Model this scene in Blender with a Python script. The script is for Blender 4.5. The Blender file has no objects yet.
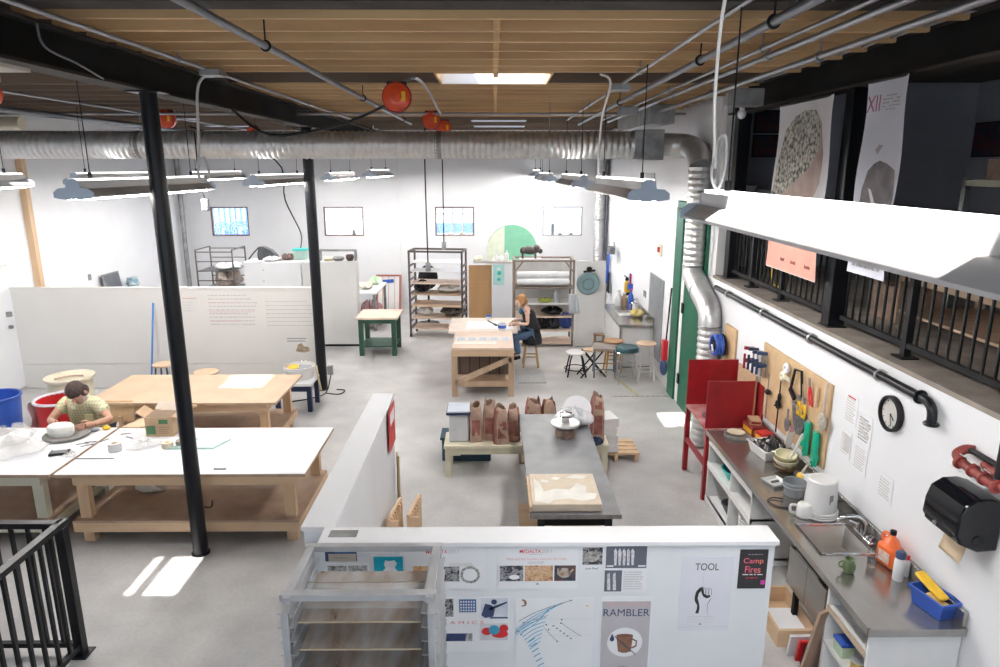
import bpy, bmesh, math, random
from mathutils import Vector, Matrix
random.seed(7)
R = math.radians
SC = bpy.context.scene
COL = SC.collection

# ------------------------------------------------------------------ materials
MATS = {}
def mat(name, col, rough=.55, metal=0., var=.05, scale=6., bump=0., emit=0., trans=0., coat=0., alpha=1., c2=None, stretch=(1, 1, 1), detail=4., spec=.5):
    if name in MATS: return MATS[name]
    m = bpy.data.materials.new(name); m.use_nodes = True
    nt = m.node_tree; b = nt.nodes['Principled BSDF']
    b.inputs['Roughness'].default_value = rough; b.inputs['Metallic'].default_value = metal
    b.inputs['Transmission Weight'].default_value = trans; b.inputs['Coat Weight'].default_value = coat
    b.inputs['Alpha'].default_value = alpha; b.inputs['Specular IOR Level'].default_value = spec
    tc = nt.nodes.new('ShaderNodeTexCoord'); mp = nt.nodes.new('ShaderNodeMapping')
    mp.inputs['Scale'].default_value = stretch
    nz = nt.nodes.new('ShaderNodeTexNoise'); nz.inputs['Scale'].default_value = scale; nz.inputs['Detail'].default_value = detail
    rp = nt.nodes.new('ShaderNodeValToRGB')
    lo = [max(0, c * (1 - var * 2)) for c in col[:3]] + [1]
    hi = list(c2[:3] if c2 else [min(1, c * (1 + var)) for c in col[:3]]) + [1]
    if c2: lo = list(col[:3]) + [1]
    rp.color_ramp.elements[0].position = .33; rp.color_ramp.elements[1].position = .67
    rp.color_ramp.elements[0].color = lo; rp.color_ramp.elements[1].color = hi
    L = nt.links.new
    L(tc.outputs['Object'], mp.inputs[0]); L(mp.outputs[0], nz.inputs['Vector']); L(nz.outputs[0], rp.inputs[0])
    L(rp.outputs[0], b.inputs['Base Color'])
    if emit:
        b.inputs['Emission Color'].default_value = list(col[:3]) + [1]; b.inputs['Emission Strength'].default_value = emit
    if bump:
        bp = nt.nodes.new('ShaderNodeBump'); bp.inputs['Strength'].default_value = bump; bp.inputs['Distance'].default_value = .01
        L(nz.outputs[0], bp.inputs['Height']); L(bp.outputs[0], b.inputs['Normal'])
    MATS[name] = m
    return m

def wood(name, c1, c2, axis=0, scale=9., rough=.6):
    st = [1., 1., 1.]
    for i in range(3): st[i] = .12 if i == axis else 1.
    return mat(name, c1, rough, 0, 0, scale, .05, c2=c2, stretch=st, detail=6.)

WALL = mat('wall_paint', (.82, .83, .86), .7, var=.015, scale=1.5)
WALLG = mat('partition_white', (.80, .82, .86), .5, var=.02, scale=2.)
BOARD = mat('whiteboard_white', (.80, .79, .77), .4, var=.015, scale=1.2)
CABW = mat('cabinet_white', (.76, .76, .76), .5, var=.02, scale=2)
BLACK = mat('black_gloss_paint', (.006, .007, .010), .3, var=.1, spec=.3)
BLACKM = mat('black_matte', (.008, .008, .010), .55, var=.1, spec=.25)
STEELK = mat('dark_beam_steel', (.006, .006, .006), .65, var=.3, scale=3, spec=.15)
FLANGE = mat('beam_flange_grime', (.04, .034, .03), .7, var=.2, scale=3, spec=.2)
GALV = mat('galvanised_steel', (.72, .72, .72), .36, .7, var=.06, scale=9)
GALVD = mat('galvanised_dull', (.33, .34, .35), .5, .7, var=.15, scale=7)
CONDUIT = mat('conduit_steel', (.36, .37, .40), .35, .8, var=.05)
PIPEG = mat('pipe_grey', (.18, .19, .215), .4, .5, var=.08)
STAIN = mat('stainless_steel', (.47, .455, .435), .22, .85, var=.1, scale=5, stretch=(1, .3, 1))
STAIN2 = mat('stainless_basin', (.72, .70, .67), .3, .8, var=.04, scale=4)
ALU = mat('aluminium', (.56, .58, .61), .38, .6, var=.06)
CHROME = mat('chrome', (.8, .8, .82), .1, 1., var=.02)
JOIST = wood('joist_pine', (.50, .30, .14), (.66, .44, .22), 0, 5)
JOISTD = wood('joist_dark', (.10, .07, .05), (.16, .11, .075), 0, 5)  # dark copy of the joist pine; left bay's dimness is put into it
DECK = mat('roof_deck_aged', (.055, .042, .034), .8, var=.2, scale=3)
PLY = wood('plywood_apron', (.62, .43, .27), (.74, .55, .37), 0, 7)
PLYY = wood('lumber_leg', (.60, .41, .25), (.72, .52, .34), 2, 7)
TAN = mat('tan_table_board', (.66, .48, .33), .55, var=.05, scale=3)
PINK = mat('pale_wood_top', (.78, .62, .51), .55, var=.06, scale=3)
WTOP = mat('white_laminate', (.85, .86, .90), .35, var=.015, scale=3)
LUMB = wood('weathered_lumber', (.40, .28, .19), (.52, .38, .27), 2, 7)
PAPER = mat('white_paper', (.84, .85, .88), .6, var=.015, scale=4)
PAPER2 = mat('grey_paper', (.72, .72, .75), .6, var=.02, scale=4)
INK = mat('grey_ink', (.30, .29, .30), .6, var=.05)
INKL = mat('pale_ink', (.60, .58, .58), .6, var=.05)
INKR = mat('red_ink', (.62, .03, .06), .5, var=.05)
INKP = mat('pink_ink', (.75, .42, .42), .5, var=.05)
INKK = mat('black_ink', (.02, .02, .025), .5, var=.05)
INKB = mat('navy_ink', (.03, .05, .13), .5, var=.05)
INKC = mat('cyan_ink', (.05, .35, .55), .5, var=.05)
INKBL = mat('blue_ink', (.02, .12, .35), .5, var=.1)
RED = mat('red_paint', (.27, .006, .012), .4, var=.12, scale=5)
REDB = mat('red_bright', (.55, .02, .025), .4, var=.06)
REEL = mat('reel_orange_red', (.70, .075, .02), .3, var=.06, coat=.3)
PIPER = mat('red_pipe_paint', (.23, .035, .03), .5, var=.2, scale=20)
GREEND = mat('dark_green_paint', (.0, .095, .05), .4, var=.08)
GREENT = mat('table_green_paint', (.015, .07, .045), .5, var=.15)
GREENC = mat('wall_circle_green', (.22, .55, .37), .6, var=.03)
BLUE = mat('blue_plastic', (.03, .10, .46), .35, var=.06)
BLUED = mat('dark_blue_paint', (.01, .025, .07), .4, var=.1)
NAVY = mat('navy_plastic', (.015, .04, .12), .4, var=.1)
TEAL = mat('teal_plastic', (.05, .52, .50), .35, var=.06)
WPL = mat('white_plastic', (.84, .84, .84), .3, var=.015, coat=.2)
CREAM = mat('cream_plastic', (.80, .74, .58), .35, var=.03)
CREAMP = mat('cream_paint', (.74, .70, .54), .5, var=.05)
YEL = mat('yellow_plastic', (.85, .52, .03), .4, var=.06)
ORANGE = mat('orange_jug', (.90, .17, .04), .25, var=.05, coat=.3)
SKIN = mat('skin', (.56, .31, .22), .55, var=.06, scale=20)
SKINL = mat('skin_fair', (.66, .42, .33), .55, var=.05, scale=20)
GLASS = mat('clear_glass', (1, 1, 1), .02, trans=1., var=0)
FROST = mat('clear_plastic', (.9, .93, .95), .12, trans=.85, var=.02)
PANE = mat('window_glass', (1, 1, 1), .0, trans=1., var=0)
PLASTER = mat('plaster_white', (.80, .79, .76), .8, var=.04, scale=12, bump=.3)
STONE = mat('dark_bat', (.20, .19, .18), .7, var=.12, scale=14)
KRAFT = mat('kraft_paper', (.43, .30, .23), .8, var=.14, scale=9, bump=.4)
KRAFTR = mat('kraft_paper_print', (.28, .11, .09), .8, var=.2, scale=9, bump=.3)
CARD = mat('cardboard', (.50, .35, .22), .75, var=.06)
CONC = mat('sill_concrete', (.30, .26, .23), .85, var=.12, scale=5)
RUBBER = mat('rubber_black', (.02, .02, .02), .7, var=.1)
CORD = mat('pale_cord', (.60, .60, .60), .5, var=.03)
TUBE = mat('fluorescent_tube', (1., .97, .93), .4, emit=70., var=0)
ENAM = mat('white_enamel', (.80, .80, .81), .3, var=.02)
ENAMG = mat('grey_enamel', (.46, .46, .49), .4, var=.04)
PEG = mat('pegboard', (.62, .43, .25), .6, var=.05, scale=8)

def floor_mat():
    m = bpy.data.materials.new('polished_concrete'); m.use_nodes = True
    nt = m.node_tree; b = nt.nodes['Principled BSDF']; L = nt.links.new
    tc = nt.nodes.new('ShaderNodeTexCoord')
    def nz(s, d):
        n = nt.nodes.new('ShaderNodeTexNoise'); n.inputs['Scale'].default_value = s; n.inputs['Detail'].default_value = d
        L(tc.outputs['Object'], n.inputs['Vector']); return n
    n1, n2, n3 = nz(.45, 4), nz(2.2, 8), nz(30, 3)
    rp = nt.nodes.new('ShaderNodeValToRGB'); e = rp.color_ramp.elements
    e[0].position = .34; e[0].color = (.45, .45, .465, 1); e[1].position = .66; e[1].color = (.62, .61, .595, 1)
    r2 = nt.nodes.new('ShaderNodeValToRGB'); e = r2.color_ramp.elements
    e[0].position = .3; e[0].color = (.80, .80, .81, 1); e[1].position = .72; e[1].color = (1.08, 1.07, 1.06, 1)
    r3 = nt.nodes.new('ShaderNodeValToRGB'); e = r3.color_ramp.elements
    e[0].position = .3; e[0].color = (.93, .93, .93, 1); e[1].position = .7; e[1].color = (1.04, 1.04, 1.04, 1)
    L(n1.outputs[0], rp.inputs[0]); L(n2.outputs[0], r2.inputs[0]); L(n3.outputs[0], r3.inputs[0])
    def mul(a, c):
        x = nt.nodes.new('ShaderNodeMix'); x.data_type = 'RGBA'; x.blend_type = 'MULTIPLY'; x.inputs[0].default_value = 1.
        L(a, x.inputs[6]); L(c, x.inputs[7]); return x.outputs[2]
    c = mul(mul(rp.outputs[0], r2.outputs[0]), r3.outputs[0])
    L(c, b.inputs['Base Color'])
    rr = nt.nodes.new('ShaderNodeMapRange'); rr.inputs[3].default_value = .28; rr.inputs[4].default_value = .55
    L(n2.outputs[0], rr.inputs[0]); L(rr.outputs[0], b.inputs['Roughness'])
    return m

def photo_mat(name, cols, scale=14., dist=1.2):
    """printed picture: bands of ink colours from a warped noise"""
    m = bpy.data.materials.new(name); m.use_nodes = True
    nt = m.node_tree; b = nt.nodes['Principled BSDF']; L = nt.links.new
    b.inputs['Roughness'].default_value = .45
    tc = nt.nodes.new('ShaderNodeTexCoord'); n = nt.nodes.new('ShaderNodeTexNoise')
    n.inputs['Scale'].default_value = scale; n.inputs['Detail'].default_value = 2; n.inputs['Distortion'].default_value = dist
    rp = nt.nodes.new('ShaderNodeValToRGB'); e = rp.color_ramp.elements
    k = len(cols)
    e[0].position = .3; e[0].color = (*cols[0], 1); e[1].position = .7; e[1].color = (*cols[-1], 1)
    for i in range(1, k - 1):
        x = e.new(.3 + .4 * i / (k - 1)); x.color = (*cols[i], 1)
    L(tc.outputs['Object'], n.inputs['Vector']); L(n.outputs[0], rp.inputs[0]); L(rp.outputs[0], b.inputs['Base Color'])
    return m

def plaid_mat():
    m = bpy.data.materials.new('plaid_shirt'); m.use_nodes = True
    nt = m.node_tree; b = nt.nodes['Principled BSDF']; L = nt.links.new; b.inputs['Roughness'].default_value = .8
    tc = nt.nodes.new('ShaderNodeTexCoord'); outs = []
    for ax in ('X', 'Z'):
        w = nt.nodes.new('ShaderNodeTexWave'); w.bands_direction = ax; w.inputs['Scale'].default_value = 9.; w.inputs['Distortion'].default_value = .6
        L(tc.outputs['Object'], w.inputs['Vector']); outs.append(w.outputs['Fac'])
    a = nt.nodes.new('ShaderNodeMath'); a.operation = 'ADD'; L(outs[0], a.inputs[0]); L(outs[1], a.inputs[1])
    d = nt.nodes.new('ShaderNodeMath'); d.operation = 'MULTIPLY'; d.inputs[1].default_value = .5; L(a.outputs[0], d.inputs[0])
    rp = nt.nodes.new('ShaderNodeValToRGB'); e = rp.color_ramp.elements
    e[0].position = .15; e[0].color = (.74, .70, .46, 1); e[1].position = .85; e[1].color = (.46, .48, .33, 1)
    x = e.new(.5); x.color = (.64, .61, .40, 1)
    L(d.outputs[0], rp.inputs[0]); L(rp.outputs[0], b.inputs['Base Color'])
    return m

# ------------------------------------------------------------------ mesh builder
class MB:
    def __init__(s): s.bm = bmesh.new(); s.mi = 0
    def m(s, i): s.mi = i; return s
    def _faces(s, vs, fs):
        V = [s.bm.verts.new(v) for v in vs]
        for f in fs:
            try:
                F = s.bm.faces.new([V[i] for i in f]); F.material_index = s.mi
            except ValueError: pass
        return V
    def box(s, x0, x1, y0, y1, z0, z1, M=None):
        vs = [Vector((x, y, z)) for z in (z0, z1) for y in (y0, y1) for x in (x0, x1)]
        if M: vs = [M @ v for v in vs]
        s._faces(vs, [(0, 2, 3, 1), (4, 5, 7, 6), (0, 1, 5, 4), (2, 6, 7, 3), (0, 4, 6, 2), (1, 3, 7, 5)]); return s
    def beam(s, p, q, w, h, up=(0, 0, 1)):
        p, q = Vector(p), Vector(q); d = q - p; L = d.length; d.normalize(); u = Vector(up)
        if abs(d.dot(u)) > .98: u = Vector((0, 1, 0))
        x = d.cross(u).normalized(); z = x.cross(d).normalized()
        vs = [a + x * i * w / 2 + z * j * h / 2 for a in (p, q) for (i, j) in ((-1, -1), (1, -1), (1, 1), (-1, 1))]
        s._faces(vs, [(0, 1, 2, 3), (7, 6, 5, 4), (0, 4, 5, 1), (1, 5, 6, 2), (2, 6, 7, 3), (3, 7, 4, 0)]); return s
    def cyl(s, p, q, r, r2=None, n=16, cap=True):
        return s.tube([p, q], [r, r if r2 is None else r2], n, cap)
    def tube(s, pts, r, n=10, cap=True, closed=False):
        P = [Vector(p) for p in pts]; k = len(P); rs = r if isinstance(r, (list, tuple)) else [r] * k
        T = []
        for i in range(k):
            a = P[i - 1] if (i > 0 or closed) else P[i]; c = P[(i + 1) % k] if (i < k - 1 or closed) else P[i]
            T.append((c - a).normalized())
        u = T[0].orthogonal().normalized(); rings = []
        for i in range(k):
            u = (u - T[i] * u.dot(T[i]))
            u = u.normalized() if u.length > 1e-6 else T[i].orthogonal().normalized()
            w = T[i].cross(u)
            rings.append([s.bm.verts.new(P[i] + (u * math.cos(2 * math.pi * j / n) + w * math.sin(2 * math.pi * j / n)) * rs[i]) for j in range(n)])
        def add(f):
            F = s.bm.faces.new(f); F.material_index = s.mi
        for i in range(k if closed else k - 1):
            A, B = rings[i], rings[(i + 1) % k]
            for j in range(n): add([A[j], A[(j + 1) % n], B[(j + 1) % n], B[j]])
        if cap and not closed: add(rings[0][::-1]); add(rings[-1])
        return s
    def lathe(s, prof, c=(0, 0, 0), n=24, sx=1., sy=1., M=None):
        c = Vector(c); rings = []
        for (r, z) in prof:
            ring = []
            if r < 1e-5:
                v = Vector((0, 0, z)); v = M @ v if M else v; ring = [s.bm.verts.new(v + c)]
            else:
                for j in range(n):
                    a = 2 * math.pi * j / n; v = Vector((r * math.cos(a) * sx, r * math.sin(a) * sy, z)); v = M @ v if M else v
                    ring.append(s.bm.verts.new(v + c))
            rings.append(ring)
        for A, B in zip(rings, rings[1:]):
            for j in range(n):
                k = (j + 1) % n
                if len(A) == 1 and len(B) == 1: continue
                f = [A[0], B[k], B[j]] if len(A) == 1 else ([A[j], A[k], B[0]] if len(B) == 1 else [A[j], A[k], B[k], B[j]])
                F = s.bm.faces.new(f); F.material_index = s.mi
        for ring, fl in ((rings[0], 1), (rings[-1], 0)):
            if len(ring) > 2:
                F = s.bm.faces.new(ring[::-1] if fl else ring); F.material_index = s.mi
        return s
    def ell(s, c, rx, ry, rz, n=16, M=None):
        k = max(6, n // 2)
        T = Matrix.Diagonal((rx, ry, rz)).to_4x4()
        if M: T = M.to_4x4() @ T
        return s.lathe([(math.sin(math.pi * i / k), -math.cos(math.pi * i / k)) for i in range(k + 1)], c, n, M=T)
    def prism(s, pts, y0, y1):
        """outline in x,z extruded along y"""
        n = len(pts)
        vs = [(x, y0, z) for x, z in pts] + [(x, y1, z) for x, z in pts]
        s._faces(vs, [tuple(range(n)), tuple(range(2 * n - 1, n - 1, -1))] + [(i, i + n, (i + 1) % n + n, (i + 1) % n) for i in range(n)]); return s
    def slab(s, pts, z0, z1):
        """outline in x,y extruded along z"""
        n = len(pts)
        vs = [(x, y, z0) for x, y in pts] + [(x, y, z1) for x, y in pts]
        s._faces(vs, [tuple(range(n - 1, -1, -1)), tuple(range(n, 2 * n))] + [(i, (i + 1) % n, (i + 1) % n + n, i + n) for i in range(n)]); return s
    def path(s, pts, r, n=8, k=6, **kw):
        """smooth tube through the points"""
        return s.tube(smooth(pts, k), r, n, **kw)
    def mesh(s, me):
        s.bm.from_mesh(me); return s
    def grid(s, nx, ny, fn):
        V = [[s.bm.verts.new(fn(i / nx, j / ny)) for i in range(nx + 1)] for j in range(ny + 1)]
        for j in range(ny):
            for i in range(nx):
                F = s.bm.faces.new([V[j][i], V[j][i + 1], V[j + 1][i + 1], V[j + 1][i]]); F.material_index = s.mi
        return s

def smooth(pts, k=6):
    P = [Vector(p) for p in pts]; out = []
    for i in range(len(P) - 1):
        a, b, c, d = P[max(0, i - 1)], P[i], P[i + 1], P[min(len(P) - 1, i + 2)]
        for j in range(k):
            t = j / k
            out.append(.5 * ((2 * b) + (c - a) * t + (2 * a - 5 * b + 4 * c - d) * t * t + (3 * b - a - 3 * c + d) * t ** 3))
    out.append(P[-1]); return out

def build(name, mb, m, parent=None, loc=(0, 0, 0), rot=(0, 0, 0), bevel=0., solid=0., sub=0):
    bmesh.ops.recalc_face_normals(mb.bm, faces=mb.bm.faces[:])
    me = bpy.data.meshes.new(name)
    for f in mb.bm.faces: f.smooth = True
    mb.bm.to_mesh(me); mb.bm.free()
    me.set_sharp_from_angle(angle=R(38))
    for x in (m if isinstance(m, (list, tuple)) else [m]): me.materials.append(x)
    o = bpy.data.objects.new(name, me); COL.objects.link(o)
    o.location = loc; o.rotation_euler = rot
    if parent: o.parent = parent
    if solid:
        s = o.modifiers.new('solid', 'SOLIDIFY'); s.thickness = solid
    if sub:
        s = o.modifiers.new('sub', 'SUBSURF'); s.levels = s.render_levels = sub
    if bevel:
        b = o.modifiers.new('bevel', 'BEVEL'); b.width = bevel; b.segments = 2; b.limit_method = 'ANGLE'; b.angle_limit = R(50)
    return o
def tag(o, label, cat, group=None, kind=None):
    o['label'] = label; o['category'] = cat
    if group: o['group'] = group
    if kind: o['kind'] = kind
    return o
def thing(name, label, cat, loc=(0, 0, 0), rz=0., group=None, kind=None):
    o = bpy.data.objects.new(name, None); COL.objects.link(o); o.empty_display_size = .1
    o.location = loc; o.rotation_euler = (0, 0, R(rz)); return tag(o, label, cat, group, kind)
def part(p, name, mb, m, label=None, **k):
    o = build(name, mb, m, p, **k)
    if label: o['label'] = label
    return o
def solo(name, mb, m, label, cat, loc=(0, 0, 0), rz=0., group=None, kind=None, **k):
    return tag(build(name, mb, m, None, loc, (0, 0, R(rz)), **k), label, cat, group, kind)
def struct(name, mb, m, parent=None, **k):
    o = build(name, mb, m, parent, **k)
    if not parent: o['kind'] = 'structure'
    return o
def dup(root, loc, rz=None, label=None, group=None):
    r = root.copy(); COL.objects.link(r); r.location = loc
    if rz is not None: r.rotation_euler = (0, 0, R(rz))
    if label: r['label'] = label
    if group: r['group'] = group
    for ch in list(root.children):
        c = ch.copy(); COL.objects.link(c); c.parent = r
        for g in list(ch.children):
            d = g.copy(); COL.objects.link(d); d.parent = c
    return r
def glyphs(body, w, h, bold=0., shear=0.):
    """flat letters as a mesh filling w x h in the x,z plane, facing -y"""
    cu = bpy.data.curves.new('lettering', 'FONT'); cu.body = body; cu.offset = bold; cu.shear = shear; cu.extrude = .0
    o = bpy.data.objects.new('lettering', cu); COL.objects.link(o)
    bpy.context.view_layer.update()
    me = bpy.data.meshes.new_from_object(o.evaluated_get(bpy.context.evaluated_depsgraph_get()))
    bpy.data.objects.remove(o)
    xs = [v.co.x for v in me.vertices]; ys = [v.co.y for v in me.vertices]
    x0, x1, y0, y1 = min(xs), max(xs), min(ys), max(ys)
    for v in me.vertices:
        v.co = Vector(((v.co.x - x0) / (x1 - x0) * w, 0, (v.co.y - y0) / (y1 - y0) * h))
    return me
def letters(p, body, x, z, w, h, m, y=-.0035, name='lettering', **k):
    me = glyphs(body, w, h, **k); me.materials.append(m)
    o = bpy.data.objects.new(name, me); COL.objects.link(o); o.parent = p; o.location = (x, y, z); return o
def ring(c, r, n=32, ax='z'):
    c = Vector(c); out = []
    for i in range(n):
        a = 2 * math.pi * i / n; u, v = r * math.cos(a), r * math.sin(a)
        out.append(c + Vector({'z': (u, v, 0), 'y': (u, 0, v), 'x': (0, u, v)}[ax]))
    return out
def circ(r, n=24, sx=1., sz=1., cx=0., cz=0.):
    return [(cx + r * sx * math.cos(2 * math.pi * i / n), cz + r * sz * math.sin(2 * math.pi * i / n)) for i in range(n)]
EXPO, SKY, SUN = .36, 4.0, 18
# ------------------------------------------------------------------ camera, sky, sun
cam = bpy.data.cameras.new('camera'); cam.sensor_width = 36.; cam.lens = 680 / 1000 * 36; cam.clip_start = .05; cam.clip_end = 200
co = bpy.data.objects.new('camera', cam); COL.objects.link(co)
co.location = (0, 0, 3.7); co.rotation_euler = (R(90 - 13.638), 0, R(-.491)); SC.camera = co
vs = SC.view_settings
vs.view_transform = 'Standard'; vs.look = 'None'; vs.gamma = 1.; vs.use_curve_mapping = False; vs.exposure = EXPO
SC.cycles.use_denoising = True; SC.cycles.max_bounces = 10; SC.cycles.diffuse_bounces = 6; SC.cycles.transparent_max_bounces = 12
SC.cycles.caustics_reflective = False; SC.cycles.caustics_refractive = False; SC.cycles.sample_clamp_indirect = 4.
W = bpy.data.worlds.new('sky'); SC.world = W; W.use_nodes = True
bg = W.node_tree.nodes['Background']; bg.inputs[0].default_value = (.80, .90, 1., 1); bg.inputs[1].default_value = SKY
sun = bpy.data.lights.new('sun', 'SUN'); sun.energy = SUN; sun.angle = R(.5); sun.color = (1., .96, .9)
so = bpy.data.objects.new('sun', sun); COL.objects.link(so)
SD = Vector((.58, .41, -1)).normalized(); so.rotation_euler = SD.to_track_quat('-Z', 'Y').to_euler(); so.location = (-6, -4, 12)

# ------------------------------------------------------------------ room shell
fl = struct('floor', MB().grid(1, 1, lambda u, v: Vector((-8.5 + 15.7 * u, -3 + 21.6 * v, 0))), floor_mat())
struct('wall_left', MB().box(-8.45, -8.25, -3, 18.4, 0, 4.9), WALL)
WX = [(-7.47, -6.48), (-4.50, -3.46), (-1.56, -.53), (1.29, 2.34)]; WZ = (1.96, 2.72)
mb = MB(); xs = [-8.25] + [x for w in WX for x in w] + [3.2]
mb.box(-8.25, 3.2, 18.2, 18.4, 0, WZ[0]); mb.box(-8.25, 3.2, 18.2, 18.4, WZ[1], 4.9)
for i in range(0, len(xs), 2): mb.box(xs[i], xs[i + 1], 18.2, 18.4, *WZ)
struct('wall_back', mb, WALL)
FW = [(-5.6, -2.2), (-.4, 3.0)]; mb = MB().box(-8.45, 7.2, -3.2, -3, 0, 1.5).box(-8.45, 7.2, -3.2, -3, 3.7, 4.9)
for a, b in ((-8.45, -5.6), (-2.2, -.4), (3.0, 7.2)): mb.box(a, b, -3.2, -3, 1.5, 3.7)
struct('wall_front', mb, mat('front_wall_grey', (.45, .45, .46), .8))
struct('wall_right', MB().box(3.0, 3.15, 9.35, 18.2, 0, 4.9), WALL)
struct('wall_right_lower', MB().box(3.0, 3.12, -3, 9.35, 0, 2.25), WALL)
struct('trim_1', MB().box(2.99, 3.35, -3, 9.2, 2.25, 2.285), CONC)
struct('floor_upper', MB().box(3.12, 7.2, -3, 10.4, 2.0, 2.25), CONC)
LOFTW = mat('loft_wall_shade', (.38, .40, .46), .8, var=.06, scale=1.5)  # the loft's shade is put into this wall colour
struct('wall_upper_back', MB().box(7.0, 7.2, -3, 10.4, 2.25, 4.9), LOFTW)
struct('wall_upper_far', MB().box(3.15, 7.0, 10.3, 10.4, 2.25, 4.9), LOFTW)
struct('trim_2', MB().box(3.02, 3.2, 9.2, 9.36, 0, 4.5), CABW)
struct('trim_3', MB().box(-2.74, -2.5, 18.14, 18.2, 0, 4.9), WALL)
struct('baseboard_right', MB().box(2.97, 3.0, 11.0, 18.2, 0, .1), CABW)
struct('baseboard_back', MB().box(-8.25, 3.0, 18.17, 18.2, 0, .1), CABW)
FR = mat('window_frame_brown', (.16, .10, .09), .5)
FRW = mat('window_frame_grey', (.42, .42, .45), .5)
pm = bpy.data.materials.new('window_pane'); pm.use_nodes = True
pb = pm.node_tree.nodes['Principled BSDF']; pb.inputs['Base Color'].default_value = (.9, .95, 1, 1); pb.inputs['Alpha'].default_value = .12; pb.inputs['Roughness'].default_value = .03
for i, (a, b) in enumerate(WX):
    f = MB(); t = .035
    f.box(a, b, 18.22, 18.3, WZ[0], WZ[0] + t).box(a, b, 18.22, 18.3, WZ[1] - t, WZ[1])
    f.box(a, a + t, 18.22, 18.3, *WZ).box(b - t, b, 18.22, 18.3, *WZ)
    w = struct('window_%d' % (i + 1), f, FR if i < 3 else FRW)
    struct('window_pane', MB().box(a + t, b - t, 18.255, 18.262, WZ[0] + t, WZ[1] - t), pm, w)
    if i == 2: struct('window_bar', MB().box(a + t, b - t, 18.23, 18.29, WZ[1] - .2, WZ[1] - .17), FRW, w)

for i, (a, b) in enumerate(FW):
    t = .06
    w = struct('window_%d' % (20 + i), MB().box(a, b, -3.16, -3.04, 1.5, 1.5 + t).box(a, b, -3.16, -3.04, 3.7 - t, 3.7).box(a, a + t, -3.16, -3.04, 1.5, 3.7).box(b - t, b, -3.16, -3.04, 1.5, 3.7).box((a + b) / 2 - .03, (a + b) / 2 + .03, -3.16, -3.04, 1.5, 3.7), FRW)
    struct('window_pane', MB().box(a + t, b - t, -3.105, -3.098, 1.5 + t, 3.7 - t), pm, w)
# doors
d = struct('door_1', MB().box(2.93, 3.0, 10.62, 11.02, 0, 3.1).box(2.95, 3.0, 9.45, 10.42, 0, 3.1).box(2.94, 3.0, 9.4, 11.02, 3.1, 3.2), GREEND, bevel=.006)
struct('door_edge_strip', MB().box(2.955, 2.995, 10.44, 10.60, .02, 3.08), CABW, d)
mb = MB()
for z in (.35, 1.5, 2.7): mb.box(2.93, 2.95, 10.36, 10.44, z, z + .16)
struct('door_hinge', mb, BLACKM, d)
d = struct('door_2', MB().box(-8.25, -8.2, 9.6, 11.5, 0, 2.12), CABW, bevel=.004)
struct('door_panel', MB().box(-8.205, -8.185, 9.7, 11.42, .04, 2.06), WALL, d)
struct('door_handle', MB().box(-8.19, -8.12, 11.22, 11.28, 1.28, 1.36).cyl((-8.18, 11.25, 1.1), (-8.13, 11.25, 1.1), .03), GALVD, d)

# ------------------------------------------------------------------ roof: deck with skylight openings, joists
HOLES = [(-.58, .58, 7.21, 8.10), (-6.45, -5.43, 7.05, 7.93), (-6.40, -5.54, 3.19, 4.09), (-.06, .43, .78, 2.75),  # last on this line: unseen slot added to sunlight the near fixture
         (-.45, .65, 14.3, 15.0), (-.45, .70, 16.3, 17.0), (-6.9, -6.05, 14.0, 14.6), (-6.7, -5.6, 16.2, 16.9)]
DZ = 4.9
def deck():
    gx = sorted({-8.45, 7.2} | {h[i] for h in HOLES for i in (0, 1)}); gy = sorted({-3., 18.4} | {h[i] for h in HOLES for i in (2, 3)})
    mb = MB(); vv = {}
    def V(x, y):
        if (x, y) not in vv: vv[x, y] = mb.bm.verts.new((x, y, DZ))
        return vv[x, y]
    for x0, x1 in zip(gx, gx[1:]):
        for y0, y1 in zip(gy, gy[1:]):
            cx, cy = (x0 + x1) / 2, (y0 + y1) / 2
            if any(h[0] < cx < h[1] and h[2] < cy < h[3] for h in HOLES): continue
            mb.bm.faces.new([V(x0, y0), V(x1, y0), V(x1, y1), V(x0, y1)])
    for v in list(mb.bm.verts):
        pass
    o = mb.bm
    bmesh.ops.recalc_face_normals(o, faces=o.faces[:])
    up = o.faces[:][0].normal.z > 0
    r = bmesh.ops.extrude_face_region(o, geom=o.faces[:])
    for v in [g for g in r['geom'] if isinstance(g, bmesh.types.BMVert)]: v.co.z += .4
    return mb
ceil = struct('ceiling', deck(), DECK)
jy = [4.66 + .406 * k for k in range(7)] + [7.56] + [8.12 + .406 * k for k in range(13)]
jn = [0]
def joist(x0, x1, y, z0, z1, m):
    struct('joist', MB().box(x0, x1, y - .022, y + .022, z0, z1), m, ceil)
for y in jy:
    if 7.2 < y < 8.1:
        joist(-2.98, -.62, y, 4.68, DZ, JOISTD); joist(.62, 3.0, y, 4.68, DZ, JOISTD)
    elif 8.1 < y < 8.2:
        joist(-2.98, -.62, y, 4.64, DZ, JOISTD); joist(.62, 3.0, y, 4.64, DZ, JOISTD); joist(-3.02, 3.02, y + .06, 4.62, 4.66, JOIST)
    else: joist(-3.02, 3.02, y, 4.62, DZ, JOIST)
for y in [13.6 + .6 * k for k in range(8)]:
    if not (14.2 < y < 15.1 or 16.2 < y < 17.1): joist(-2.9, 3.1, y, 4.64, DZ, JOISTD)
for k in range(23):
    y = 4.7 + .6 * k
    if 7.0 < y < 8.0 or 13.95 < y < 14.65 or 16.15 < y < 16.95: continue
    joist(-8.25, -3.06, y, 4.64, DZ, JOISTD)
mb = MB()
for y0, y1 in zip(jy, jy[1:]):
    if y1 - y0 < .5 and not 7.1 < y0 < 8.0:
        mb.beam((.02, y0 + .02, 4.63), (.02, y1 - .02, 4.88), .05, .04).beam((.02, y0 + .02, 4.88), (.02, y1 - .02, 4.64), .05, .04)
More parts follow.
